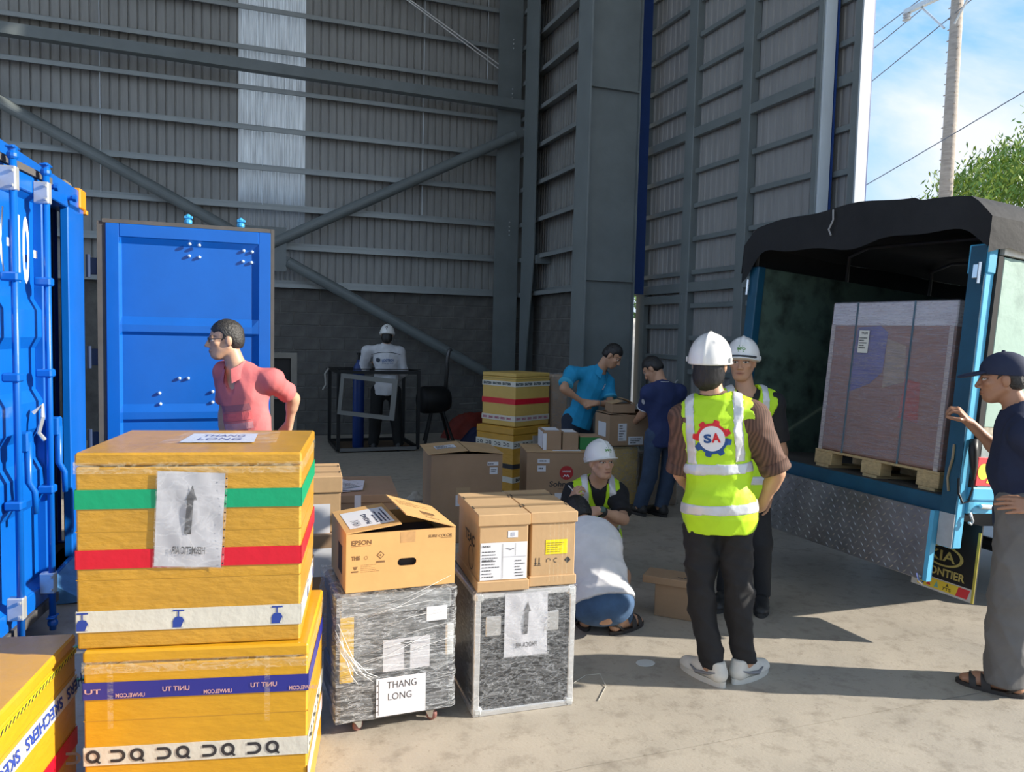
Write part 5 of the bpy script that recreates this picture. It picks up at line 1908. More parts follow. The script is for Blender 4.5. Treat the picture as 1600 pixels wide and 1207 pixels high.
# ---- rear yellow stack
w, d, h = 0.56, 0.50, 0.575
yr = yellow_box('yellow_box', (2.865, 7.69, 0.695), 27.0, w, d, h, 'yellow taped box with a red band on top of the rear stack', M('yellow_taped_pale', (0.60, 0.40, 0.10), .45, var=.1, vscale=4, bump=.15, bscale=20), (0.5,))
wb = band(yr, 'white_lettered_tape', tp_white, w, d, h, 0.43, 0.485, 0.002)
mb = MB()
for s, L in (('front', w), ('left', d)):
    f = box_face(s, w, d, h)
    u = -0.02 if s == 'front' else 0.0
    while u < L - 0.14:
        text(mb, f, 'BEAUTYSKIN', u + 0.02, 0.443, 0.030, 0.12, 0.0035, bold=.04)
        u += 0.145
mb.build('tape_lettering', M('ink_teal', (.02, .05, .06), .6), wb)
band(yr, 'red_tape', tp_red, w, d, h, 0.24, 0.30, 0.002)
wb = band(yr, 'white_lettered_tape', M('tape_cream', (.62, .58, .50), .4), w, d, h, 0.055, 0.115, 0.002)
mb = MB()
for s, L in (('front', w), ('left', d)):
    f = box_face(s, w, d, h)
    u = 0.0
    while u < L - 0.08:
        text(mb, f, 'SENDO', u + 0.02, 0.07, 0.026, 0.065, 0.0035, bold=.03)
        u += 0.09
mb.build('tape_lettering', M('ink_magenta', (.40, .05, .14), .6), wb)
band(yr, 'dotted_tape', M('tape_dotted', (.42, .30, .08), .5), w, d, h, 0.505, 0.515, 0.001)
w, d, h = 0.60, 0.56, 0.69
yr2 = yellow_box('yellow_box', (2.83, 7.63, 0.0), 27.0, w, d, h, 'yellow taped box with lettered white bands under the rear stack', yel, (0.5,), 0.08)
wb = band(yr2, 'white_lettered_tape', tp_white, w, d, h, 0.47, 0.545, 0.002)
for s, L in (('front', w), ('left', d)):
    dq_marks(box_face(s, w, d, h), [0.01 + i * 0.135 for i in range(4)], 0.488, 0.036, wb, ink)
band(yr2, 'black_tape', ink, w, d, h, 0.25, 0.30, 0.002)
wb = band(yr2, 'white_lettered_tape', tp_white, w, d, h, 0.10, 0.16, 0.002)
mb = MB()
for s in ('front', 'left'):
    text(mb, box_face(s, w, d, h), 'BROTHER', 0.05, 0.112, 0.034, 0.30, 0.0035, bold=.04)
mb.build('tape_lettering', ink, wb)
rc = empty('leaning_board', (3.03, 7.50, 0.0), (math.radians(-4), 0, math.radians(15)), 'grey cardboard sheet leaning against the rear yellow stack', 'board')
MB().box(0, 0.20, 0, 0.006, 0, 0.62).build('sheet', M('grey_card', (.30, .27, .24), .8, var=.1), rc)

# ---- wrapped goods behind the men
fm_dark = film_material('stretch_film_dim', 0.12, 0.35, 7.0, (1, 1, 2), (0.72, 0.70, 0.66), (0.42, 0.75))


def wrapped(name, loc, rz, w, d, h, mat, label):
    e = empty(name, loc, (0, 0, math.radians(rz)), label, 'carton')
    MB().box(0.01, w - .01, 0.01, d - .01, 0, h - .01, bev=0.02).build('carton_body', mat, e)
    mb = MB()
    wrap_shell(mb, w, d, 0.01, h, 0.004, 0.005, 40, 24)
    mb.grid(lambda a, b: (w * a, d * b, h + .004 * math.sin(20 * a)), 6, 6)
    mb.build('stretch_film', fm_dark, e, smooth=True)
    return e


wrapped('wrapped_carton', (3.42, 8.02, 0), 8, 0.24, 0.24, 1.25, card_dk, 'narrow film-wrapped bundle standing behind the man in light blue')
wrapped('wrapped_carton', (3.43, 6.62, 0), 0, 0.36, 0.32, 0.625, M('yellow_taped_dull', (.50, .33, .06), .4, var=.2, bump=.3), 'film-wrapped yellow carton under the open brown box')
wrapped('wrapped_carton', (3.86, 6.66, 0), -3, 0.40, 0.36, 0.52, M('brown_dull', (.22, .15, .09), .6, var=.3), 'film-wrapped brown carton beyond the jeans of the man in navy')
w, d, h = 0.52, 0.34, 0.30
bb = empty('brown_carton', (3.435, 6.60, 0.632), (0, 0, math.radians(-2)), 'brown carton with open flaps between the two men in polo shirts', 'carton')
mb = MB()
mb.box(0, w, 0, t, 0, h).box(0, w, d - t, d, 0, h).box(0, t, t, d - t, 0, h).box(w - t, w, t, d - t, 0, h).box(0, w, 0, d, 0, t)
mb.build('carton_body', card_dk, bb)
flap('flap', bb, card_dk, 0.05, w, 0.20, d, 'back', math.radians(14), h)
flap('flap', bb, card_dk, 0.0, 0.2, 0, d, 'left', math.radians(-4), h + .012)
fb = box_face('front', w, d, h)
mb = MB()
rect(mb, fb, 0.09, 0.05, 0.18, 0.22, 0.002)
rect(mb, fb, 0.20, 0.01, 0.36, 0.09, 0.002)
rect(mb, box_face('left', w, d, h), 0.08, 0.08, 0.26, 0.22, 0.002)
pp = mb.build('paper_label', paper, bb)
mb = MB()
scribble(mb, fb, 0.10, 0.06, 0.17, 0.21, 6, 0.003)
scribble(mb, fb, 0.22, 0.02, 0.34, 0.08, 3, 0.003)
mb.build('label_print', M('ink_soft', None), pp)
sb = empty('inner_carton', (3.48, 6.655, 0.948), (0, 0, math.radians(-8)), 'small open carton on the brown carton before the man in light blue', 'carton')
MB().box(0, 0.24, 0, 0.20, 0, 0.085, bev=.003).build('carton_body', card_dk, sb)
flap('flap', sb, card, 0.0, 0.12, 0, 0.20, 'left', math.radians(14), 0.087)
flap('flap', sb, card, 0.125, 0.24, 0, 0.20, 'right', math.radians(25), 0.087)
pp = MB().box(0, 0.10, 0, 0.14, 0, 0.002).build('paper_slip', paper, None, loc=(3.80, 6.55, 0.985), rot=(math.radians(-30), math.radians(10), 0.3))
tag(pp, 'white paper slip held over the brown carton', 'paper')

# ---- cartons behind the printer carton
w, d, h = 0.36, 0.42, 0.30
tc1 = tray_carton('tray_carton', (0.196, 4.085, 0.62), -5.0, w, d, h, 'brown lidded carton peeking out behind the front yellow stack', 0.008, 0.085, 0)
mb = MB()
rect(mb, Face((0, 0.008, 0), (1, 0, 0), (0, 0, 1)), 0.0, 0.0, w - 0.06, 0.155, 0.001)
mb.build('printed_form', paper, tc1)
stc = empty('brown_carton', (0.16, 4.06, 0.0), (0, 0, math.radians(-5)), 'brown carton supporting the lidded carton behind the front stack', 'carton')
MB().box(0, 0.44, 0, 0.5, 0, 0.62, bev=.004).build('carton_body', card_dk, stc)
mb = MB()
rect(mb, box_face('front', .44, .5, .62), 0.1, 0.40, 0.40, 0.55, 0.002)
mb.build('paper_label', paper, stc)
w, d, h = 0.46, 0.62, 0.665
fb2 = empty('brown_carton', (0.53, 4.80, 0.0), (0, 0, math.radians(-7)), 'brown carton with loose white papers on it behind the printer carton', 'carton')
MB().box(0, w, 0, d, 0, h - .05, bev=.004).build('carton_body', card_dk, fb2)
MB().box(-0.008, w + .008, -.008, d + .008, h - .05, h, bev=.003).build('carton_lid', card_dk, fb2)
mb = MB()
rect(mb, box_face('front', w, d, h), 0.20, h - 0.2, 0.24, h, 0.010)
mb.build('white_tape', paper, fb2)
for i, (x, y, r, c) in enumerate(((0.60, 5.0, 0.1, 0), (0.72, 5.03, -0.2, 0), (0.66, 5.08, 0.35, 1))):
    mb = MB()

    def sheet(a, b, c=c, i=i):
        z = 0.004 * i + 0.003 + 0.004 * math.sin(5 * a + 3 * b + i)
        if c and a < 0.3:
            z += (0.3 - a) * 0.45
        return (-0.105 + 0.21 * a, -0.148 + 0.297 * b, z)
    mb.grid(sheet, 10, 10)
    s_ = mb.build('paper_sheet', paper, None, loc=(x, y, h + 0.006), rot=(0, 0, r), smooth=True)
    tag(s_, ['white printed sheet at the left on the carton behind the printer box', 'white printed sheet lying flat at the right of the loose papers', 'white printed sheet with a curled-up corner on the loose papers'][i], 'paper', 'loose papers on the carton')
    mb = MB()
    pf = Face((-0.1, -0.14, 0.006 + .004 * i), (1, 0, 0), (0, 1, 0))
    scribble(mb, pf, 0.09, 0.05, 0.18, 0.24, 8, 0.003, lh=.3)
    mb.build('print', M('ink_soft', None), s_)

# ---- lidded box on the floor by the man's leg
lb2 = empty('shoe_box', (2.424, 4.00, 0.0), (0, 0, math.radians(-44)), 'small brown box with a loose offset lid on the floor by the black trousers', 'box')
MB().box(0, 0.30, 0, 0.15, 0, 0.20, bev=.003).build('box_body', card_dk, lb2)
MB().box(-0.075, 0.30, -0.02, 0.16, 0.20, 0.245, bev=.003).build('box_lid', card_dk, lb2)
mb = MB()
tfx = Face((0, 0, 0.245), (1, 0, 0), (0, 1, 0))
rect(mb, tfx, 0.13, 0.02, 0.16, 0.035, 0.001)
rect(mb, tfx, 0.17, 0.018, 0.2, 0.033, 0.001)
mb.build('lid_print', ink, lb2)

# ---- odds and ends on the floor
mb = MB()
mb.lathe([(0.05, 0.0), (0.052, 0.002), (0.05, 0.004), (0.02, 0.005)], 18)
pd = mb.build('paper_disc', M('disc_grey', (.62, .64, .62), .5), None, loc=(2.02, 3.40, 0.001))
pd.scale = (1.0, 0.8, 1)
tag(pd, 'small pale round paper disc on the floor', 'paper')
wr = MB().tube([(1.52, 3.27, .004), (1.66, 3.36, .004), (1.72, 3.32, .02), (1.70, 3.22, .004), (1.60, 3.10, .004)], 0.002, 5).build('plastic_strap', M('strap_pale', (.5, .48, .42), .4))
tag(wr, 'thin pale curled strap on the floor beside the flight case', 'strap')
lump = MB()
lump.lathe([(0.085, 0.0), (0.095, 0.02), (0.075, 0.045), (0.045, 0.06), (0.035, 0.085), (0.015, 0.095)], 14)
lp = lump.build('crumpled_rag', M('rag_pale', (.42, .38, .32), .9, var=.3, vscale=20, bump=.5), None, loc=(1.75, 7.5, 0.0), smooth=True)
tag(lp, 'small pale crumpled rag on the shaded floor', 'rag')
gc = MB().tube([(-0.38, 5.00, .006), (-0.62, 4.62, .006), (-0.78, 4.40, .006), (-0.86, 4.12, .006), (-0.80, 4.02, .006), (-0.62, 4.02, .006), (-.45, 3.9, .006), (-.30, 3.85, .006)], 0.006, 6).build('green_hose', M('cord_green', (.10, .45, .26), .5))  # green cord lying on the floor
tag(gc, 'thin green cord lying on the floor beside the container', 'cord')

# ================================================================== DIM CORNER
dk = M('dark_steel', (0.014, 0.014, 0.014), 0.55, 0.3)
cr = empty('steel_crate', (1.38, 10.68, 0.0), label='dark steel tube crate frame around the man in the white jacket', cat='crate')
CW, CD, CH = 1.16, 1.05, 1.14
tb = 0.045
for x in (0, CW - tb):
    for y in (0, CD - tb):
        MB().box(x, x + tb, y, y + tb, 0.05, CH).build('post', dk, cr)
for z in (0.02, CH - tb):
    for y in (0, CD - tb):
        MB().box(tb, CW - tb, y, y + tb, z, z + tb).build('rail', dk if (z > 1 or y > 0) else M('worn_steel', (.16, .16, .155), .5), cr)
    for x in (0, CW - tb):
        MB().box(x, x + tb, tb, CD - tb, z, z + tb).build('rail', dk, cr)
MB().tube([(-0.15, 0.02, 1.17), (0.05, 0.02, 1.16), (CW, 0.02, 1.16)], 0.008, 6).build('top_rod', dk, cr)
gate = empty('gate_frame', (0.0, -0.06, 0.55), (0, math.radians(5), math.radians(-22)))
gate.parent = cr
gs = M('gate_steel', (0.22, 0.22, 0.205), 0.5, .2)
for a in ((0, 0.78, 0, 0.055), (0, 0.78, 0.50, 0.56)):
    MB().box(a[0], a[1], -0.025, 0.025, a[2], a[3]).build('bar', gs, gate)
for a in ((0, 0.05), (0.71, 0.78)):
    MB().box(a[0], a[1], -0.025, 0.025, 0.055, 0.5).build('bar', gs, gate)
MB().box(0.05, CW - .05, 0.05, CD - .05, 0.0, 0.02).build('plank_floor', M('old_plank', (.10, .06, .03), .8, var=.3), cr)
MB().tube([(-0.12, -0.02, 1.17), (-0.17, -0.04, 1.1), (-0.16, -0.05, 0.95), (-0.2, -0.05, 0.88)], 0.012, 6).build('hanging_strap', M('strap_grey', (.35, .34, .31), .8), cr)
gcy = empty('gas_cylinder', (1.72, 11.0, 0.02), label='tall blue gas cylinder beside the man in the white jacket', cat='gas cylinder')
MB().lathe([(0.07, 0.0), (0.082, 0.02), (0.082, 1.10), (0.07, 1.17), (0.035, 1.22), (0.03, 1.26)], 22).build('cylinder_body', M('cylinder_blue', (.008, .035, .17), .4, var=.1), gcy, smooth=True)
MB().lathe([(0.018, 1.26), (0.018, 1.33), (0.03, 1.33), (0.03, 1.36)], 12).build('valve', dk, gcy)
mc = empty('drum_machine', (3.05, 11.5, 0.0), label='black drum machine on splayed legs by the block wall', cat='machine')
MB().lathe([(0.05, -0.25), (0.19, -0.24), (0.21, -0.2), (0.21, 0.12), (0.17, 0.2), (0.05, 0.22)], 22, T=TR((-0.08, 0, 0.66), rz=0.2, ry=math.pi / 2)).build('drum', dk, mc, smooth=True)
for (x, y) in ((-0.28, -0.2), (0.18, -0.2), (-0.2, 0.2), (0.2, 0.2)):
    MB().tube([(x * .3 - .05, y * .3, 0.55), (x, y, 0.0)], 0.022, 8).build('leg', dk, mc)
MB().tube([(0.08, 0, 0.8), (0.10, -0.02, 1.32), (0.12, -0.02, 1.42), (0.16, -.02, 1.44)], 0.032, 10).build('lever', M('lever_steel', (.10, .10, .10), .35, .5), mc, smooth=True)
MB().tube([(0.28, -0.1, 0.60), (0.55, -0.12, 0.61)], 0.012, 8).build('crank', M('worn_steel', None), mc)


def heap(name, loc, sx, sy, sz, mat, label, seed):
    q = random.Random(seed)
    mb = MB()
    ph = [q.uniform(0, 6) for _ in range(6)]

    def fn(a, b):
        th, r = a * 2 * math.pi, b
        k = 1 + 0.12 * math.sin(3 * th + ph[0]) + 0.08 * math.sin(5 * th + ph[1])
        z = (1 - r ** 2.6) * (1 + 0.25 * math.sin(6 * r + 4 * th + ph[2]) * r)
        return (math.cos(th) * r * k * sx, math.sin(th) * r * k * sy, max(0, z) * sz)
    mb.grid(fn, 26, 8)
    o = mb.build(name, mat, None, loc=loc, smooth=True)
    return tag(o, label, 'tarp')


heap('folded_tarp', (3.75, 11.95, 0.0), 0.55, 0.25, 0.40, M('tarp_red', (.20, .022, .012), .7, var=.3), 'dull red folded tarpaulin against the block wall', 1)
heap('folded_tarp', (3.70, 11.35, 0.0), 0.32, 0.22, 0.24, M('tarp_blue', (.010, .018, .07), .7, var=.3), 'dark blue folded tarpaulin heap on the floor', 2)
cf_ = empty('cream_frame', (-0.25, 9.0, 0.0), label='cream painted steel frame standing behind the open container door', cat='frame')
crm = M('cream_steel', (.24, .23, .20), .6, var=.15)
for x in (0.0, 0.90):
    MB().box(x, x + 0.065, 0, 0.06, 0, 1.42).build('post', crm, cf_)
for z in (1.36, 0.90, 0.05):
    MB().box(0.065, 0.90, 0.0, 0.06, z, z + 0.06).build('rail', crm, cf_)
MB().box(0.065, 0.90, 0.04, 0.05, 0.1, 1.36).build('dark_panel', M('panel_dark', (.012, .012, .012), .6), cf_)

# ================================================================== PEOPLE
# bodies and clothes are grown as smooth implicit surfaces around a posed skeleton, then meshed


def _axis(lo, hi, coarse, fine, spans):
    """grid coordinates, fine inside the given spans"""
    xs = [lo]
    while xs[-1] < hi:
        x = xs[-1]
        st = coarse
        for a, b in spans:
            if a - coarse <= x <= b:
                st = fine
        xs.append(x + st)
    return np.array(xs, dtype=np.float32)


class Field:
    def __init__(self, lo, hi, coarse, fine=None, spans=None):
        fine = fine or coarse
        spans = spans or []
        ax = []
        for k in range(3):
            sp = [(c[k] - h, c[k] + h) for c, h in spans]
            ax.append(_axis(lo[k], hi[k], coarse, fine, sp))
        self.ax = ax
        self.D = np.full((len(ax[0]), len(ax[1]), len(ax[2])), 0.5, dtype=np.float32)

    def sub(self, lo, hi):
        sl = []
        for k in range(3):
            a = max(0, int(np.searchsorted(self.ax[k], lo[k])) - 1)
            b = min(len(self.ax[k]), int(np.searchsorted(self.ax[k], hi[k])) + 1)
            sl.append(slice(a, b))
        sl = tuple(sl)
        X, Y, Z = np.meshgrid(self.ax[0][sl[0]], self.ax[1][sl[1]], self.ax[2][sl[2]], indexing='ij', sparse=True)
        return sl, X, Y, Z

    def apply(self, prim, op='add', k=0.02):
        d, lo, hi = prim
        m = k + 0.03
        sl, X, Y, Z = self.sub(np.array(lo) - m, np.array(hi) + m)
        if 0 in [s.stop - s.start for s in sl]:
            return self
        v = d(X, Y, Z).astype(np.float32)
        a = self.D[sl]
        if op == 'add':
            h = np.clip(0.5 + 0.5 * (a - v) / k, 0, 1)
            self.D[sl] = a * (1 - h) + v * h - k * h * (1 - h)
        elif op == 'sub':
            h = np.clip(0.5 - 0.5 * (a + v) / k, 0, 1)
            self.D[sl] = a * (1 - h) - v * h + k * h * (1 - h)
        return self

    def cut(self, p, n):
        """keep the side away from n"""
        X, Y, Z = np.meshgrid(*self.ax, indexing='ij', sparse=True)
        self.D = np.maximum(self.D, ((X - p[0]) * n[0] + (Y - p[1]) * n[1] + (Z - p[2]) * n[2]).astype(np.float32))
        return self

    def grids(self):
        return np.meshgrid(*self.ax, indexing='ij', sparse=True)

    def mesh(self, D=None):
        D = self.D if D is None else D
        ax = self.ax
        S = D < 0
        nx, ny, nz = S.shape
        cnt = np.zeros((nx - 1, ny - 1, nz - 1), dtype=np.int8)
        for i in (0, 1):
            for j in (0, 1):
                for q in (0, 1):
                    cnt += S[i:nx - 1 + i, j:ny - 1 + j, q:nz - 1 + q]
        act = (cnt > 0) & (cnt < 8)
        I, J, K = np.nonzero(act)
        if len(I) == 0:
            return np.zeros((0, 3)), np.zeros((0, 4), int)
        idx = -np.ones(act.shape, dtype=np.int32)
        idx[I, J, K] = np.arange(len(I))
        c = {}
        for i in (0, 1):
            for j in (0, 1):
                for q in (0, 1):
                    c[i, j, q] = D[I + i, J + j, K + q]
        acc = np.zeros((len(I), 3))
        num = np.zeros(len(I))
        cs = list(c.keys())
        for a in cs:
            for dim in range(3):
                if a[dim] == 0:
                    b = list(a)
                    b[dim] = 1
                    b = tuple(b)
                    va, vb = c[a], c[b]
                    cr_ = (va < 0) != (vb < 0)
                    t = np.where(cr_, va / np.where(va - vb == 0, 1, va - vb), 0)
                    pos = np.zeros((len(I), 3))
                    for dd, ii in enumerate((I, J, K)):
                        if dd == dim:
                            x0, x1 = ax[dd][ii], ax[dd][ii + 1]
                            pos[:, dd] = x0 + (x1 - x0) * t
                        else:
                            pos[:, dd] = ax[dd][ii + a[dd]]
                    acc += pos * cr_[:, None]
                    num += cr_
        V = acc / np.maximum(num, 1)[:, None]
        F = []
        # x edges
        e = S[:-1, 1:-1, 1:-1] != S[1:, 1:-1, 1:-1]
        i, j, q = np.nonzero(e)
        j1, q1 = j + 1, q + 1
        quad = np.stack([idx[i, j1 - 1, q1 - 1], idx[i, j1, q1 - 1], idx[i, j1, q1], idx[i, j1 - 1, q1]], 1)
        fl = ~S[i, j1, q1]
        quad[fl] = quad[fl][:, ::-1]
        F.append(quad)
        e = S[1:-1, :-1, 1:-1] != S[1:-1, 1:, 1:-1]
        i, j, q = np.nonzero(e)
        i1, q1 = i + 1, q + 1
        quad = np.stack([idx[i1 - 1, j, q1 - 1], idx[i1 - 1, j, q1], idx[i1, j, q1], idx[i1, j, q1 - 1]], 1)
        fl = ~S[i1, j, q1]
        quad[fl] = quad[fl][:, ::-1]
        F.append(quad)
        e = S[1:-1, 1:-1, :-1] != S[1:-1, 1:-1, 1:]
        i, j, q = np.nonzero(e)
        i1, j1 = i + 1, j + 1
        quad = np.stack([idx[i1 - 1, j1 - 1, q], idx[i1, j1 - 1, q], idx[i1, j1, q], idx[i1 - 1, j1, q]], 1)
        fl = ~S[i1, j1, q]
        quad[fl] = quad[fl][:, ::-1]
        F.append(quad)
        F = np.concatenate(F)
        F = F[(F >= 0).all(1)]
        return V, F


def smooth_mesh(V, F, it=1, lam=0.5):
    if len(V) == 0:
        return V
    e = np.concatenate([F[:, [0, 1]], F[:, [1, 2]], F[:, [2, 3]], F[:, [3, 0]]])
    for _ in range(it):
        s = np.zeros_like(V)
        n = np.zeros(len(V))
        np.add.at(s, e[:, 0], V[e[:, 1]])
        np.add.at(n, e[:, 0], 1)
        np.add.at(s, e[:, 1], V[e[:, 0]])
        np.add.at(n, e[:, 1], 1)
        V = V + lam * (s / np.maximum(n, 1)[:, None] - V)
    return V


def vnormals(V, F):
    a = V[F[:, 2]] - V[F[:, 0]]
    b = V[F[:, 3]] - V[F[:, 1]]
    n = np.cross(a, b)
    N = np.zeros_like(V)
    for k in range(4):
        np.add.at(N, F[:, k], n)
    return N / np.maximum(np.linalg.norm(N, axis=1), 1e-9)[:, None]


def wrinkle(V, F, amp, freq=16.0, seed=0, dirs=None):
    """cloth folds: soft ridges along a few slanting directions"""
    r = np.random.default_rng(seed)
    N = vnormals(V, F)
    d = np.zeros(len(V))
    for i in range(6):
        w = r.normal(size=3)
        w[2] *= 0.8
        w /= np.linalg.norm(w)
        w2 = r.normal(size=3) * 0.5
        ph = V @ w * freq * r.uniform(0.7, 2.2) + 1.3 * np.sin(V @ w2 * freq * 0.6 + r.uniform(0, 6)) + r.uniform(0, 6)
        d += (1 - np.abs(np.sin(ph))) ** 2 - 0.3
    return V + N * (d * amp / 2.0)[:, None]


def mesh_obj(name, V, F, mat, parent, smooth=True, colors=None):
    me = bpy.data.meshes.new(name)
    me.from_pydata(V.tolist(), [], F.tolist())
    me.materials.append(mat)
    if colors is not None:
        ca = me.color_attributes.new('tone', 'FLOAT_COLOR', 'POINT')
        ca.data.foreach_set('color', colors.astype(np.float32).ravel())
    if smooth:
        me.shade_smooth()
    me.update()
    o = bpy.data.objects.new(name, me)
    COL.objects.link(o)
    if parent is not None:
        o.parent = parent
    return o


# ---- implicit shapes: (distance function, bound low, bound high)
def rc(a, b, ra, rb):
    a, b = np.asarray(a, float), np.asarray(b, float)
    ba = b - a
    L2 = max(1e-12, float(ba @ ba))
    R = max(ra, rb)

    def d(X, Y, Z):
        px, py, pz = X - a[0], Y - a[1], Z - a[2]
        h = np.clip((px * ba[0] + py * ba[1] + pz * ba[2]) / L2, 0, 1)
        return np.sqrt((px - h * ba[0]) ** 2 + (py - h * ba[1]) ** 2 + (pz - h * ba[2]) ** 2) - (ra + (rb - ra) * h)
    return d, np.minimum(a, b) - R, np.maximum(a, b) + R


def el(c, r, M3=None):
    """ellipsoid; rows of M3 are its axes"""
    c, r = np.asarray(c, float), np.asarray(r, float)
    M3 = np.eye(3) if M3 is None else M3
    R = float(max(r))

    def d(X, Y, Z):
        p = (X - c[0], Y - c[1], Z - c[2])
        k0 = 0
        k1 = 0
        for i in range(3):
            q = p[0] * M3[i][0] + p[1] * M3[i][1] + p[2] * M3[i][2]
            k0 = k0 + (q / r[i]) ** 2
            k1 = k1 + (q / r[i] ** 2) ** 2
        k0 = np.sqrt(k0)
        return k0 * (k0 - 1) / np.maximum(np.sqrt(k1), 1e-6)
    return d, c - R, c + R


def bxp(c, hs, rd, M3=None):
    c, hs = np.asarray(c, float), np.asarray(hs, float)
    M3 = np.eye(3) if M3 is None else M3
    R = float(np.linalg.norm(hs))

    def d(X, Y, Z):
        p = (X - c[0], Y - c[1], Z - c[2])
        q = [np.abs(p[0] * M3[i][0] + p[1] * M3[i][1] + p[2] * M3[i][2]) - (hs[i] - rd) for i in range(3)]
        o = np.sqrt(np.maximum(q[0], 0) ** 2 + np.maximum(q[1], 0) ** 2 + np.maximum(q[2], 0) ** 2)
        return o + np.minimum(np.maximum(np.maximum(q[0], q[1]), q[2]), 0) - rd
    return d, c - R, c + R


def clipped(prim, p, n):
    d0, lo, hi = prim

    def d(X, Y, Z):
        return np.maximum(d0(X, Y, Z), (X - p[0]) * n[0] + (Y - p[1]) * n[1] + (Z - p[2]) * n[2])
    return d, lo, hi


def nrm(v):
    v = np.asarray(v, float)
    return v / max(1e-9, np.linalg.norm(v))


def bounds(prims, m=0.03):
    lo = np.min([p[1] for p in prims], 0) - m
    hi = np.max([p[2] for p in prims], 0) + m
    return lo, hi


def lerp(a, b, t):
    return np.asarray(a) * (1 - t) + np.asarray(b) * t


def head_frame(az, pitch=0.0, roll=0.0):
    """rows: right, forward, up of a head looking to azimuth az (from +Y towards +X), pitch down positive"""
    f = np.array([math.sin(az) * math.cos(pitch), math.cos(az) * math.cos(pitch), -math.sin(pitch)])
    r = np.array([math.cos(az), -math.sin(az), 0.0])
    u = np.cross(r, f)
    r2 = r * math.cos(roll) + u * math.sin(roll)
    u2 = -r * math.sin(roll) + u * math.cos(roll)
    return np.stack([r2, f, u2])


def head_prims(c, Fm):
    P = lambda x, y, z: c + Fm[0] * x + Fm[1] * y + Fm[2] * z
    A = []
    A.append((el(P(0, -0.012, 0.03), (0.073, 0.094, 0.083), Fm), 'add', 0.02))
    A.append((el(P(0, 0.027, -0.035), (0.058, 0.066, 0.078), Fm), 'add', 0.02))
    A.append((el(P(0, 0.056, -0.088), (0.036, 0.033, 0.028), Fm), 'add', 0.025))
    for s in (-1, 1):
        A.append((rc(P(s * 0.052, -0.005, -0.045), P(s * 0.028, 0.055, -0.092), 0.016, 0.013), 'add', 0.02))
        A.append((el(P(s * 0.042, 0.058, -0.018), (0.021, 0.02, 0.017), Fm), 'add', 0.015))
        A.append((el(P(s * 0.072, -0.012, -0.008), (0.011, 0.019, 0.031), Fm), 'add', 0.006))
    A.append((rc(P(-0.036, 0.078, 0.022), P(0.036, 0.078, 0.022), 0.010, 0.010), 'add', 0.012))
    for s in (-1, 1):
        A.append((el(P(s * 0.031, 0.097, 0.004), (0.017, 0.012, 0.009), Fm), 'sub', 0.010))
        A.append((el(P(s * 0.031, 0.075, 0.003), (0.014, 0.012, 0.011), Fm), 'add', 0.004))
    A.append((rc(P(0, 0.084, 0.014), P(0, 0.109, -0.030), 0.0075, 0.0105), 'add', 0.010))
    for s in (-1, 1):
        A.append((el(P(s * 0.012, 0.098, -0.034), (0.009, 0.012, 0.008), Fm), 'add', 0.006))
    A.append((el(P(0, 0.090, -0.060), (0.024, 0.010, 0.0055), Fm), 'add', 0.005))
    A.append((el(P(0, 0.088, -0.070), (0.020, 0.010, 0.0065), Fm), 'add', 0.005))
    A.append((el(P(0, 0.103, -0.0652), (0.022, 0.010, 0.0022), Fm), 'sub', 0.003))
    return A


def face_colors(V, c, Fm, skin, stubble=0.0, brow=(0.02, 0.015, 0.012)):
    q = (V - c) @ Fm.T
    col = np.ones((len(V), 4)) * np.array(list(skin) + [1.0])
    x, y, z = np.abs(q[:, 0]), q[:, 1], q[:, 2]
    front = y > 0.045

    def blend(mask, tone, w):
        w = (mask * w)[:, None]
        col[:, :3] = col[:, :3] * (1 - w) + np.array(tone) * w
    g = lambda u: np.clip(u, 0, 1)
    lips = g(1.35 - np.sqrt((x / 0.024) ** 2 + ((z + 0.065) / 0.011) ** 2)) * (y > 0.07)
    blend(lips, (skin[0] * 0.78, skin[1] * 0.52, skin[2] * 0.5), 0.8)
    mouth = g(1.5 - np.sqrt((x / 0.020) ** 2 + ((z + 0.0652) / 0.0030) ** 2)) * (y > 0.07)
    blend(mouth, (0.08, 0.03, 0.03), 0.8)
    ex = x - 0.031
    eye = (np.sqrt((ex / 0.0155) ** 2 + ((z - 0.003) / 0.0062) ** 2) < 1.0) * (y > 0.05)
    blend(eye, (0.58, 0.54, 0.50), 1.0)
    iris = (np.sqrt((ex / 0.0068) ** 2 + ((z - 0.003) / 0.0064) ** 2) < 1.0) * (y > 0.05)
    blend(iris, (0.015, 0.010, 0.008), 1.0)
    lid = (np.abs(np.sqrt((ex / 0.017) ** 2 + ((z - 0.0045) / 0.0075) ** 2) - 1.0) < 0.22) * (z > 0.004) * (y > 0.05)
    blend(lid, (0.05, 0.03, 0.025), 0.85)
    zb = 0.0245 + 0.003 * np.cos(ex * 90) - 0.18 * np.maximum(ex - .008, 0)
    br = g(1.6 - np.sqrt((ex / 0.021) ** 2 + ((z - zb) / 0.0048) ** 2)) * (y > 0.045)
    blend(br, brow, 0.9)
    cheek = g(1 - np.sqrt((ex / 0.03) ** 2 + ((z + 0.025) / 0.025) ** 2)) * front
    blend(cheek, (skin[0] * 1.05, skin[1] * 0.88, skin[2] * 0.82), 0.35)
    return col


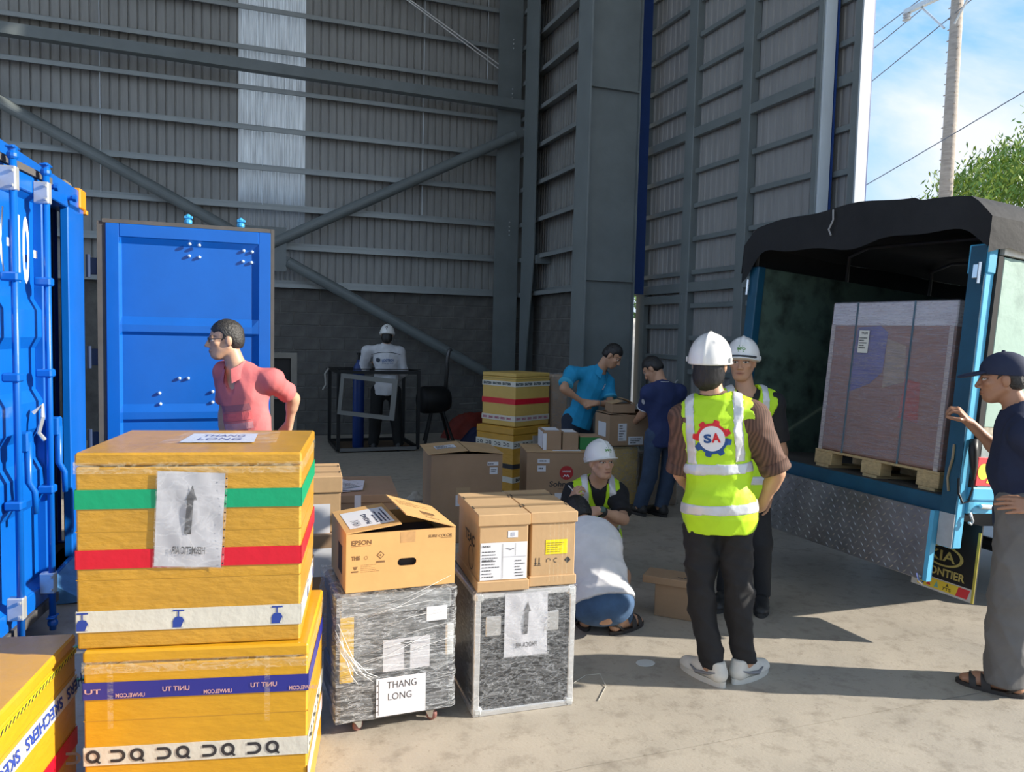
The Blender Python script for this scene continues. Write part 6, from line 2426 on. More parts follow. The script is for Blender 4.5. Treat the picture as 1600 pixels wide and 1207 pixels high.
def hand_prims(wr, dirv, pn, side, curl=0.5, spread=0.06, sc=1.0, curls=None, thumb=0.55):
    """side +1 right hand, -1 left; pn the palm normal"""
    dirv = nrm(dirv)
    pn = nrm(np.asarray(pn) - dirv * (np.asarray(pn) @ dirv))
    tl = np.cross(dirv, pn) * side           # towards the thumb
    A = []
    pl = 0.092 * sc
    offs = [0.031, 0.011, -0.009, -0.028]
    lens = [0.072, 0.081, 0.075, 0.058]
    rad = [0.0092, 0.0095, 0.009, 0.008]
    for i in range(4):
        base = wr + tl * offs[i] * 0.55 * sc + dirv * 0.012
        kn = wr + dirv * (pl - (0.006 if i in (0, 3) else 0) - (0.008 if i == 3 else 0)) + tl * offs[i] * sc
        A.append((rc(base, kn, 0.0145 * sc, 0.0115 * sc), 'add', 0.012))
        ang = spread * (1.5 - i)
        d = nrm(dirv + tl * ang)
        n = pn
        p = kn
        cv = curls[i] if curls else curl
        L = lens[i] * sc
        for s, fr in enumerate((0.45, 0.30, 0.25)):
            a = cv * (0.8, 1.1, 0.7)[s]
            d2 = d * math.cos(a) + n * math.sin(a)
            n = -d * math.sin(a) + n * math.cos(a)
            d = d2
            q = p + d * L * fr
            A.append((rc(p, q, rad[i] * sc * (1 - 0.08 * s), rad[i] * sc * (0.94 - 0.1 * s)), 'add', 0.0035))
            p = q
    tb = wr + dirv * 0.028 * sc + tl * 0.024 * sc + pn * 0.006
    t1 = tb + nrm(tl * thumb + dirv * 0.75 + pn * 0.35) * 0.042 * sc
    t2 = t1 + nrm(tl * thumb * 0.35 + dirv * 0.9 + pn * (0.25 + 0.5 * curl)) * 0.034 * sc
    t3 = t2 + nrm(dirv * 0.95 + pn * (0.2 + 0.7 * curl)) * 0.026 * sc
    A.append((rc(wr + dirv * 0.01 + tl * .01, tb, 0.015 * sc, 0.015 * sc), 'add', 0.012))
    A.append((rc(tb, t1, 0.014 * sc, 0.0115 * sc), 'add', 0.008))
    A.append((rc(t1, t2, 0.0112 * sc, 0.010 * sc), 'add', 0.004))
    A.append((rc(t2, t3, 0.010 * sc, 0.0085 * sc), 'add', 0.004))
    return A


JOINTS = {
    'sa': ((2.308, 3.092), {'head': (-0.107, 0.105, 1.560), 'neck': (-0.101, 0.076, 1.399), 'shL': (-0.207, 0.155, 1.289), 'shR': (0.047, -0.035, 1.316), 'elL': (-0.193, 0.194, 1.018), 'wrL': (-0.039, 0.329, 0.887), 'elR': (0.157, -0.092, 1.055), 'wrR': (0.200, 0.063, 0.851), 'hipL': (-0.125, 0.093, 0.852), 'hipR': (0.000, -0.000, 0.872), 'knL': (-0.133, 0.074, 0.442), 'knR': (0.019, -0.014, 0.457), 'anL': (-0.077, 0.033, 0.071), 'anR': (0.085, -0.001, 0.100), 'toL': (-0.113, 0.209, -0.030), 'toR': (0.210, 0.043, 0.033)}),
    'vest': ((3.050, 3.977), {'head': (-0.064, 0.024, 1.551), 'neck': (-0.030, 0.023, 1.372), 'shR': (-0.200, 0.091, 1.279), 'shL': (0.129, -0.036, 1.296), 'elR': (-0.175, 0.197, 0.989), 'wrR': (-0.205, 0.031, 0.734), 'elL': (0.214, -0.038, 0.988), 'wrL': (0.093, -0.096, 0.753), 'hipR': (-0.088, 0.068, 0.802), 'hipL': (0.058, -0.007, 0.810), 'knR': (-0.087, 0.029, 0.410), 'knL': (0.065, -0.075, 0.419), 'anR': (-0.090, 0.069, 0.081), 'anL': (0.106, -0.056, 0.050), 'toR': (-0.213, -0.038, 0.099), 'toL': (0.001, -0.177, 0.041)}),
    'cap': ((3.639, 2.595), {'head': (-0.086, 0.121, 1.525), 'neck': (-0.042, 0.059, 1.379), 'shL': (-0.155, -0.076, 1.274), 'shR': (0.111, 0.138, 1.267), 'elR': (0.191, 0.283, 1.098), 'wrR': (0.026, 0.377, 1.279), 'elL': (-0.042, -0.217, 1.079), 'wrL': (-0.168, -0.144, 0.953), 'hipL': (-0.090, -0.029, 0.911), 'hipR': (0.064, 0.065, 0.894), 'knL': (-0.105, -0.025, 0.487), 'knR': (0.098, 0.035, 0.494), 'anL': (-0.102, -0.012, 0.084), 'anR': (0.136, 0.015, 0.099), 'toL': (-0.204, 0.148, -0.019), 'toR': (0.095, 0.074, 0.040)}),
    'pink': ((0.147, 4.940), {'head': (-0.171, 0.005, 1.611), 'neck': (-0.102, 0.003, 1.447), 'shL': (0.090, -0.083, 1.375), 'shR': (-0.171, 0.105, 1.410), 'elL': (0.235, 0.153, 1.246), 'wrL': (0.215, 0.194, 1.077), 'elR': (-0.172, 0.225, 1.149), 'wrR': (-0.179, 0.165, 0.934), 'hipL': (0.064, -0.032, 0.917), 'hipR': (-0.075, 0.052, 0.916), 'knL': (0.080, -0.042, 0.481), 'knR': (-0.082, 0.052, 0.476), 'anL': (0.097, -0.033, 0.075), 'anR': (-0.097, 0.053, 0.073), 'toL': (0.019, -0.201, 0.066), 'toR': (-0.178, -0.095, 0.081)}),
    'jacket': ((2.081, 10.835), {'head': (0.009, 0.019, 1.636), 'neck': (-0.010, 0.002, 1.492), 'shL': (-0.262, 0.050, 1.406), 'shR': (0.175, -0.034, 1.406), 'elL': (-0.313, 0.162, 1.138), 'wrL': (-0.152, 0.365, 1.204), 'elR': (0.251, 0.003, 1.114), 'wrR': (0.178, 0.220, 0.990), 'hipL': (-0.116, 0.022, 0.839), 'hipR': (0.112, -0.022, 0.842), 'knL': (-0.137, 0.026, 0.439), 'knR': (0.144, -0.028, 0.440), 'anL': (-0.168, 0.032, 0.073), 'anR': (0.185, -0.036, 0.074), 'toL': (-0.157, 0.254, 0.079), 'toR': (0.257, 0.175, 0.079)}),
    'blue': ((3.407, 7.174), {'head': (0.243, -0.171, 1.496), 'neck': (0.158, -0.075, 1.354), 'shR': (-0.156, -0.059, 1.306), 'shL': (0.267, -0.016, 1.219), 'elR': (-0.301, -0.189, 1.166), 'wrR': (-0.104, -0.194, 1.038), 'elL': (0.254, -0.143, 0.998), 'wrL': (0.035, -0.260, 1.023), 'hipR': (-0.136, -0.002, 0.817), 'hipL': (0.058, 0.039, 0.809), 'knR': (-0.132, -0.026, 0.371), 'knL': (0.079, 0.018, 0.316), 'anR': (-0.103, -0.018, 0.009), 'anL': (0.116, 0.012, 0.005), 'toR': (-0.009, -0.129, -0.026), 'toL': (0.209, -0.099, -0.023)}),
    'navy': ((3.753, 6.327), {'head': (0.003, 0.056, 1.391), 'neck': (0.054, -0.032, 1.252), 'shL': (-0.086, -0.042, 1.175), 'shR': (0.241, -0.026, 1.179), 'elL': (-0.066, 0.074, 0.977), 'wrL': (-0.042, 0.281, 0.861), 'elR': (0.338, 0.090, 0.952), 'wrR': (0.260, 0.334, 0.882), 'hipL': (-0.003, -0.033, 0.776), 'hipR': (0.181, -0.038, 0.772), 'knL': (-0.032, -0.004, 0.383), 'knR': (0.163, -0.027, 0.373), 'anL': (-0.084, 0.050, 0.061), 'anR': (0.092, -0.031, 0.033), 'toL': (-0.103, 0.200, -0.002), 'toR': (0.072, 0.073, -0.034)}),
    'squat': ((2.413, 4.834), {'head': (-0.021, -0.124, 0.827), 'neck': (0.009, -0.027, 0.674), 'shR': (-0.137, 0.046, 0.585), 'shL': (0.153, -0.054, 0.582), 'elR': (-0.259, -0.050, 0.450), 'wrR': (-0.273, -0.199, 0.572), 'elL': (0.089, -0.268, 0.453), 'wrL': (-0.140, -0.355, 0.547), 'hipR': (0.035, 0.162, 0.233), 'hipL': (0.168, 0.117, 0.235), 'knR': (-0.197, -0.147, 0.429), 'knL': (0.008, -0.228, 0.449), 'anR': (-0.082, 0.041, 0.055), 'anL': (0.108, -0.032, 0.051), 'toR': (-0.203, -0.145, 0.053), 'toL': (0.016, -0.232, 0.038)}),
    'tshirt': ((1.995, 3.812), {'head': (0.045, 0.496, 0.566), 'neck': (0.024, 0.349, 0.547), 'shL': (-0.101, 0.346, 0.454), 'shR': (0.122, 0.230, 0.461), 'elL': (-0.093, 0.500, 0.174), 'wrL': (-0.006, 0.567, -0.020), 'elR': (0.237, 0.350, 0.192), 'wrR': (0.163, 0.502, 0.048), 'hipL': (-0.077, 0.018, 0.176), 'hipR': (0.033, -0.040, 0.184), 'knL': (-0.033, 0.424, 0.193), 'knR': (0.259, 0.294, 0.228), 'anL': (-0.062, 0.146, -0.010), 'anR': (0.101, 0.015, 0.028), 'toL': (-0.009, 0.321, -0.034), 'toR': (0.219, 0.066, 0.034)}),
}


class Decal:
    """flat artwork laid onto a curved surface by projecting it along one direction"""

    def __init__(self, V, F, P0, U, Vv):
        self.bvh = BVHTree.FromPolygons([tuple(v) for v in V], [tuple(int(i) for i in f) for f in F])
        self.P0, self.U, self.V = np.asarray(P0, float), nrm(U), nrm(Vv)
        self.N = np.cross(self.U, self.V)
        self.mb = MB()

    def p(self, u, v, off=0.0):
        o = self.P0 + self.U * u + self.V * v + self.N * 0.25
        hit, nn, _, _ = self.bvh.ray_cast(Vector(o), Vector(-self.N), 0.6)
        if hit is None:
            hit = Vector(self.P0 + self.U * u + self.V * v)
        return Vector(hit) + Vector(self.N) * off

    def fresh(self):
        self.mb = MB()
        return self.mb

    def build(self, name, mat, parent):
        o = self.mb.build(name, mat, parent)
        self.mb = MB()
        return o


def fine_disc(mb, face, cu, cv, r, off, n=32, rings=4, sx=1.0):
    V = [face.p(cu, cv, off)]
    F = []
    for i in range(1, rings + 1):
        for k in range(n):
            a = 2 * math.pi * k / n
            V.append(face.p(cu + math.cos(a) * r * i / rings * sx, cv + math.sin(a) * r * i / rings, off))
    for k in range(n):
        F.append((0, 1 + k, 1 + (k + 1) % n))
    for i in range(rings - 1):
        for k in range(n):
            a, b = 1 + i * n + k, 1 + i * n + (k + 1) % n
            F.append((a, a + n, b + n, b))
    mb.add(V, F)


def gear_half(mb, face, cu, cv, r0, r1, r2, a0, a1, teeth, off, n=60):
    """half a toothed rim between angles a0 and a1, teeth at the given angles"""
    V, F = [], []
    for k in range(n + 1):
        a = a0 + (a1 - a0) * k / n
        R = r1
        for t in teeth:
            dd = abs((a - t + math.pi) % (2 * math.pi) - math.pi)
            if dd < 0.155:
                R = r2
            elif dd < 0.20:
                R = r2 - (r2 - r1) * (dd - 0.155) / 0.045
        for q in (r0, (r0 + R) / 2, R):
            V.append(face.p(cu + math.cos(a) * q, cv + math.sin(a) * q, off))
    for k in range(n):
        for q in (0, 1):
            i = 3 * k + q
            F.append((i, i + 1, i + 4, i + 3))
    mb.add(V, F)


skin_m = M('skin', (0.5, 0.3, 0.2), 0.5, var=0.12, vscale=9, attr='tone', bump=.05, bscale=60)
hair_m = M('hair_black', (0.012, 0.010, 0.009), 0.45, var=0.5, vscale=30, stretch=(1, 1, 0.3), bump=0.6, bscale=90)
hair_g = M('hair_greying', (0.035, 0.032, 0.030), 0.5, var=0.6, vscale=60, bump=0.6, bscale=110)
helmet_m = M('helmet_white', (0.80, 0.79, 0.76), 0.28, var=.05, vscale=5, coat=.3)
vest_m = M('hi_vis', (0.50, 0.80, 0.015), 0.6, var=.10, vscale=6, bump=.35, bscale=16)
reflect_m = M('reflective_tape', (0.66, 0.67, 0.68), 0.38, 0.25, var=.14, vscale=9, bump=.3, bscale=22)


def cloth(name, col, rough=0.85, var=0.18, bump=0.35, bscale=18, **k):
    return M(name, col, rough, var=var, vscale=5, bump=bump, bscale=bscale, **k)


def torso_frame(j):
    pel = (j['hipL'] + j['hipR']) / 2
    up = nrm(j['neck'] - pel)
    lat = j['shR'] - j['shL']
    lat = nrm(lat - up * (lat @ up))
    fwd = np.cross(up, lat)
    return pel, up, lat, fwd, float(np.linalg.norm(j['neck'] - pel))


def torso_prims(j, inf=0.0, belly=0.0, wide=1.0):
    pel, up, lat, fwd, L = torso_frame(j)
    Fm = np.stack([lat, fwd, up])
    A = [el(pel + up * L * 0.70 - fwd * 0.004, ((0.150 + inf) * wide, 0.106 + inf, 0.20), Fm),
         el(pel + up * L * 0.36 + fwd * (0.006 + belly * .4), ((0.140 + inf) * wide, 0.100 + inf + belly, 0.19), Fm),
         el(pel + up * 0.02 - fwd * 0.01, ((0.152 + inf) * wide, 0.114 + inf, 0.14), Fm)]
    for s in ('shL', 'shR'):
        A.append(rc(j['neck'] - up * 0.035, j[s] - up * 0.0, 0.052 + inf * .7, 0.058 + inf * .7))
    return A


def build_field(prims, coarse, fine=None, spans=None, k=0.03, m=0.03):
    lo, hi = bounds([p[0] if isinstance(p[0], tuple) else p for p in prims], m)
    f = Field(lo, hi, coarse, fine, spans)
    for p in prims:
        if isinstance(p[0], tuple):
            f.apply(p[0], p[1], p[2])
        else:
            f.apply(p, 'add', k)
    return f


def person(key, label, head, skin, top, bottom, feet, hair=None, helmet=None, hands=None, vest=None, res=1.0, group=None):
    (bx_, by_), jj = JOINTS[key]
    j = {k: np.array(v) for k, v in jj.items()}
    root = empty('person', (bx_, by_, 0.0), label=label, cat='person', group=group)
    Fm = head_frame(math.radians(head[0]), math.radians(head[1]), math.radians(head[2]) if len(head) > 2 else 0)
    hc = j['head']
    pel, up, lat, fwd, L = torso_frame(j)
    for s in 'LR':
        j['an' + s][2] = max(j['an' + s][2], 0.075)
        d = j['to' + s] - j['an' + s]
        d[2] = 0
        j['fd' + s] = nrm(d)
    # ------------------------------------------------ body
    A = []
    for p in torso_prims(j, -0.016):
        A.append((p, 'add', 0.05))
    for s in 'LR':
        A.append((rc(j['sh' + s], j['el' + s], 0.043, 0.036), 'add', 0.03))
        A.append((rc(lerp(j['el' + s], j['wr' + s], .15), lerp(j['el' + s], j['wr' + s], .35), 0.039, 0.038), 'add', 0.03))
        A.append((rc(j['el' + s], j['wr' + s], 0.036, 0.0255), 'add', 0.02))
        A.append((rc(j['hip' + s], j['kn' + s], 0.070, 0.048), 'add', 0.03))
        A.append((rc(j['kn' + s], j['an' + s], 0.048, 0.036), 'add', 0.03))
        ft = j['fd' + s]
        a = j['an' + s].copy()
        heel = np.array([a[0], a[1], 0.045]) - ft * 0.045
        ball = np.array([a[0], a[1], 0.038]) + ft * 0.12
        toe = np.array([a[0], a[1], 0.030]) + ft * 0.175
        A.append((rc(a, heel, 0.036, 0.030), 'add', 0.02))
        A.append((rc(a, ball, 0.036, 0.030), 'add', 0.02))
        A.append((rc(heel, ball, 0.028, 0.030), 'add', 0.02))
        A.append((rc(ball, toe, 0.032, 0.022), 'add', 0.02))
        sd = np.array([ft[1], -ft[0], 0])
        A.append((rc(ball + sd * .02, toe + sd * .02, 0.02, 0.014), 'add', 0.01))
        A.append((rc(ball - sd * .02, toe - sd * .02, 0.02, 0.014), 'add', 0.01))
    spans = [(hc, 0.15)]
    hands = hands or {}
    for s in 'LR':
        hs = hands.get(s, {})
        fd = nrm(j['wr' + s] - j['el' + s])
        dv = np.array(hs.get('dir', fd), float)
        pn = np.array(hs.get('palm', -lat if s == 'R' else lat), float)
        A += hand_prims(j['wr' + s], dv, pn, 1 if s == 'R' else -1, hs.get('curl', 0.4), hs.get('spread', 0.05), hs.get('scale', 1.0), hs.get('curls'), hs.get('thumb', .55))
        if hs.get('fine'):
            spans.append((j['wr' + s] + nrm(dv) * 0.09, 0.10))
    nb = hc + Fm[2] * -0.05 + Fm[1] * -0.022
    A.append((rc(nb, j['neck'] - up * 0.02, 0.050, 0.058), 'add', 0.02))
    A += head_prims(hc, Fm)
    f = build_field(A, 0.012 * res, 0.0042 * res, spans)
    V, F = f.mesh()
    V = smooth_mesh(V, F, 1, 0.35)
    cols = face_colors(V, hc, Fm, skin)
    mesh_obj('body', V, F, skin_m, root, True, cols)
    # ------------------------------------------------ trousers
    bw, kw, aw = bottom.get('w', (0.085, 0.068, 0.055))
    T = [el(pel + up * 0.0, (0.150 + bottom.get('hip', 0.012), 0.120, 0.12), np.stack([lat, fwd, up]))]
    for s in 'LR':
        T.append(rc(j['hip' + s], j['kn' + s], bw, kw))
        d = nrm(j['an' + s] - j['kn' + s])
        end = j['an' + s] + d * bottom.get('drop', 0.0)
        T.append(clipped(rc(j['kn' + s], end + d * 0.1, kw, aw), end, d))
    f = build_field(T, 0.010 * res, k=bottom.get('k', 0.03))
    f.cut(pel + up * 0.11, up)
    V, F = f.mesh()
    V = wrinkle(V, F, bottom.get('fold', 0.006), 13, hash(key) % 1000 if False else len(key) * 7 + 3)
    V[:, 2] = np.maximum(V[:, 2], 0.004)
    mesh_obj('trousers', V, F, bottom['mat'], root)
    # ------------------------------------------------ top
    inf = top.get('inf', 0.004)
    T = torso_prims(j, inf, top.get('belly', 0.0), top.get('wide', 1.0))
    fr = top.get('sleeve', 0.6)
    sr = top.get('sr', (0.066, 0.060))
    for s in 'LR':
        if fr <= 1.0:
            e_ = lerp(j['sh' + s], j['el' + s], fr)
            d = nrm(j['el' + s] - j['sh' + s])
            T.append((clipped(rc(j['sh' + s], e_ + d * 0.06, sr[0], sr[1]), e_, d), 'add', 0.055))
        else:
            T.append(rc(j['sh' + s], j['el' + s], sr[0], sr[1] * .95))
            e_ = lerp(j['el' + s], j['wr' + s], fr - 1.0)
            d = nrm(j['wr' + s] - j['el' + s])
            T.append(clipped(rc(j['el' + s], e_ + d * 0.05, sr[1] * .95, sr[1] * .72), e_, d))
    hem = top.get('hem', 0.10)
    if hem > 0.0:
        T.append(el(pel - up * 0.06, (0.150 + inf + top.get('flare', .01), 0.116 + inf + top.get('flare', .01), 0.16), np.stack([lat, fwd, up])))
    f = build_field(T, 0.009 * res, k=0.035)
    Xg, Yg, Zg = f.grids()
    # hem, neck opening
    hemd = -((Xg - pel[0]) * up[0] + (Yg - pel[1]) * up[1] + (Zg - pel[2]) * up[2]) - hem
    arm_free = np.ones_like(f.D, dtype=bool)
    lx = (Xg - pel[0]) * lat[0] + (Yg - pel[1]) * lat[1] + (Zg - pel[2]) * lat[2]
    near = np.abs(lx) < 0.21
    f.D = np.where(near, np.maximum(f.D, hemd.astype(np.float32)), f.D)
    f.apply(rc(j['neck'] - up * 0.035 + fwd * 0.015, hc, 0.058, 0.062), 'sub', 0.008)
    if top.get('vneck'):
        f.apply(rc(j['neck'] - up * 0.03 + fwd * 0.06, j['neck'] - up * 0.13 + fwd * 0.115, 0.040, 0.018), 'sub', 0.01)
    base_top = f
    V, F = f.mesh()
    V = wrinkle(V, F, top.get('fold', 0.005), 15, len(label))
    Vt, Ft = V, F
    topo = mesh_obj(top.get('name', 'shirt'), V, F, top['mat'], root)
    info = dict(root=root, j=j, Fm=Fm, hc=hc, pel=pel, up=up, lat=lat, fwd=fwd, L=L, top=(Vt, Ft), topo=topo)
    if top.get('collar'):
        mb = MB()
        n = 26

        def cl(a, b):
            th = a * 2 * math.pi
            th = 0.32 + (2 * math.pi - 0.64) * a
            fr_ = max(0.0, math.cos(th))
            bb = 1 - abs(2 * b - 1)
            r = 0.060 + 0.030 * b + 0.006 * fr_
            p = j['neck'] + up * (0.034 - 0.050 * b - fr_ * (0.035 + 0.035 * b) + 0.006 * bb) + fwd * math.cos(th) * (r + .020 * fr_) + lat * math.sin(th) * r + fwd * 0.012
            return tuple(p)
        mb.grid(cl, n, 4)
        mb.build('collar', top.get('collar_mat', top['mat']), topo, smooth=True)
    if top.get('cuff'):
        for s in 'LR':
            d = nrm(j['el' + s] - j['sh' + s])
            e_ = lerp(j['sh' + s], j['el' + s], fr)
            MB().tube([e_ - d * top.get('cuff_h', .022), e_ - d * .004, e_ + d * 0.003], [sr[1] + 0.0045, sr[1] + .007, sr[1] + 0.004], 20).build('cuff', top['cuff'], topo, smooth=True)
    # ------------------------------------------------ safety vest
    if vest:
        T = torso_prims(j, inf + 0.014, 0.0, top.get('wide', 1.0) * 1.02)
        for s in 'LR':
            T.append(rc(lerp(j['neck'], j['sh' + s], .5), j['sh' + s], 0.066, 0.070))
        T.append(el(pel - up * 0.05, (0.178, 0.142, 0.17), np.stack([lat, fwd, up])))
        f = build_field(T, 0.008 * res, k=0.04)
        Xg, Yg, Zg = f.grids()
        X0, Y0, Z0_ = Xg - pel[0], Yg - pel[1], Zg - pel[2]
        cu_ = X0 * up[0] + Y0 * up[1] + Z0_ * up[2]
        cl_ = X0 * lat[0] + Y0 * lat[1] + Z0_ * lat[2]
        cf__ = X0 * fwd[0] + Y0 * fwd[1] + Z0_ * fwd[2]
        f.D = np.maximum(f.D, (-cu_ - vest.get('hem', 0.13)).astype(np.float32))
        for s, sg in (('L', -1), ('R', 1)):
            ls = float((j['sh' + s] - pel) @ lat)
            # arm hole: outside the shoulder seam, wider lower down
            us = float((j['sh' + s] - pel) @ up)
            seam = sg * (cl_ - ls) - 0.012 - np.clip((us - 0.16 - cu_) * 0.8, 0, 0.2)
            f.D = np.maximum(f.D, seam.astype(np.float32))
            f.apply(rc(j['sh' + s] - up * 0.02 + lat * sg * 0.02, lerp(j['sh' + s], j['el' + s], .9), 0.072, 0.074), 'sub', 0.012)
        f.apply(rc(j['neck'] - up * 0.04 + fwd * .01, hc, 0.070, 0.085), 'sub', 0.01)
        if vest.get('vneck', True):
            un = float((j['neck'] - pel) @ up)
            vd = np.maximum(np.abs(cl_ - vest.get('vx', 0)) - (cu_ - (un - vest.get('vdepth', 0.30))) * vest.get('vs', 0.26), 0.03 - cf__)
            f.D = np.maximum(f.D, -vd.astype(np.float32))
        V, F = f.mesh()
        vw = wrinkle(V, F, 0.007, 17, 5)
        vo = mesh_obj('safety_vest', vw, F, vest_m, root)
        info['vest'] = (vw, F)
        info['vesto'] = vo
        g = f.D - 0.0045
        w2 = 0.026
        for nm, sl in (('upper', vest.get('b1', 0.20)), ('lower', vest.get('b2', 0.0))):
            D2 = np.maximum(g, (np.abs(cu_ - sl) - w2).astype(np.float32))
            v2, f2 = f.mesh(D2)
            if len(v2):
                mesh_obj('reflective_band', wrinkle(v2, f2, 0.007, 17, 5), f2, reflect_m, vo)
        for sg in (-1, 1):
            xo = vest.get('vbx', 0.105)
            D2 = np.maximum(g, (np.abs(cl_ - sg * xo - 0.25 * sg * 0) - w2 * .92).astype(np.float32))
            D2 = np.maximum(D2, (vest.get('b1', 0.20) + w2 - cu_).astype(np.float32))
            v2, f2 = f.mesh(D2)
            if len(v2):
                mesh_obj('reflective_band', wrinkle(v2, f2, 0.007, 17, 5), f2, reflect_m, vo)
    # ------------------------------------------------ hair
    P = lambda x, y, z: hc + Fm[0] * x + Fm[1] * y + Fm[2] * z
    if hair:
        H = [(el(P(0, -0.013, 0.033), (0.0775, 0.098, 0.0865 + hair.get('top', 0.0)), Fm), 'add', 0.01),
             (el(P(0, -0.050, -0.010), (0.068, 0.060, 0.065), Fm), 'add', 0.02)]
        if hair.get('long'):
            H.append((el(P(0, -0.045, -0.06), (0.072, 0.058, 0.075), Fm), 'add', 0.02))
            for s in (-1, 1):
                H.append((rc(P(s * 0.068, -0.01, 0.02), P(s * 0.062, -0.02, -0.075), 0.016, 0.012), 'add', 0.015))
        f = build_field(H, 0.0055 * res, k=0.01)
        f.apply(el(P(0, 0.100, -0.03), (0.086, 0.070, 0.095 + hair.get('fore', 0.0)), Fm), 'sub', 0.010)
        f.apply(el(P(0, 0.06, -0.085), (0.10, 0.075, 0.085), Fm), 'sub', 0.01)
        if not hair.get('long'):
            for s in (-1, 1):
                f.apply(el(P(s * 0.072, 0.062, 0.026), (0.030, 0.042, 0.036), Fm), 'sub', 0.008)
                f.apply(el(P(s * 0.082, 0.0, -0.030), (0.028, 0.038, 0.046), Fm), 'sub', 0.008)
            f.cut(P(0, -0.05, -0.055), -Fm[2])
        V, F = f.mesh()
        V = wrinkle(V, F, 0.0014, 70, 3)
        mesh_obj('hair', V, F, hair.get('mat', hair_m), root)
    # ------------------------------------------------ helmet
    if helmet:
        tilt = helmet.get('tilt', 0.0)
        Hf = Fm
        if tilt:
            c_, s_ = math.cos(tilt), math.sin(tilt)
            Hf = np.stack([Fm[0], Fm[1] * c_ + Fm[2] * s_, -Fm[1] * s_ + Fm[2] * c_])
        Q = lambda x, y, z: hc + Hf[0] * x + Hf[1] * y + Hf[2] * z
        dome = build_field([(el(Q(0, -0.010, 0.026), (0.102, 0.126, 0.130), Hf), 'add', 0.01)], 0.0048 * res, m=0.06)
        for xo in (0.0,):
            dome.apply(el(Q(xo, -0.010, 0.026), (0.015, 0.131, 0.138), Hf), 'add', 0.012)
        for sx in (-1, 1):
            dome.apply(rc(Q(sx * 0.030, 0.06, 0.122), Q(sx * 0.040, -0.085, 0.108), 0.010, 0.008), 'add', 0.012)
        dome.cut(Q(0, 0, 0.004), -Hf[2])
        dome.apply(el(Q(0, 0.0, 0.008), (0.107, 0.135, 0.009), Hf), 'add', 0.006)
        dome.apply(el(Q(0, 0.095, 0.008), (0.072, 0.068, 0.007), Hf), 'add', 0.008)
        V, F = dome.mesh()
        V = smooth_mesh(V, F, 1, .4)
        ho = mesh_obj('helmet', V, F, helmet_m, root)
        info['helmet'] = (V, F)
        info['helmeto'] = ho
        info['Hf'] = Hf
        if helmet.get('band'):
            mb = MB()
            pts = [Q(0.104 * math.sin(t), 0.128 * math.cos(t) - .006, 0.022) for t in np.linspace(-1.0, 1.0, 14)]
            mb.tube(pts, 0.0065, 6)
            mb.build('helmet_band', M('band_dark', (0.05, 0.055, 0.06), .4), ho)
        for sx in (-1, 1):
            MB().box(-0.004, 0.004, -0.018, 0.018, -0.012, 0.012, T=Matrix.Translation(Q(sx * 0.104, -0.03, 0.026)) @ Matrix(np.stack([Hf[0], Hf[1], Hf[2]]).T.tolist()).to_4x4(), bev=.002).build('helmet_clip', M('clip_grey', (.55, .55, .54), .5), ho)
        if helmet.get('logo'):
            dc = Decal(V, F, Q(0, 0.10, 0.070), -Hf[0], Hf[2])
            # artwork faces forward: viewer sees +U to the right
            m_ = dc.fresh()
            text(m_, dc, 'IMFO', -0.022, -0.012, 0.017, 0.05, 0.002, bold=.03)
            rect(m_, dc, -0.010, 0.010, 0.012, 0.018, 0.002)
            rect(m_, dc, -0.015, -0.022, 0.02, -0.017, 0.002)
            dc.build('helmet_logo', M('logo_green', (0.10, 0.30, 0.05), .6), ho)
        if helmet.get('badge'):
            dc = Decal(V, F, Q(0, -0.10, 0.088), Hf[0], Hf[2])
            m_ = dc.fresh()
            disc(m_, dc, 0, 0.005, 0.016, 0.003, 12)
            rect(m_, dc, -0.004, -0.03, 0.004, -0.008, 0.003)
            dc.build('helmet_badge', M('badge_brown', (0.06, 0.05, 0.03), .6), ho)
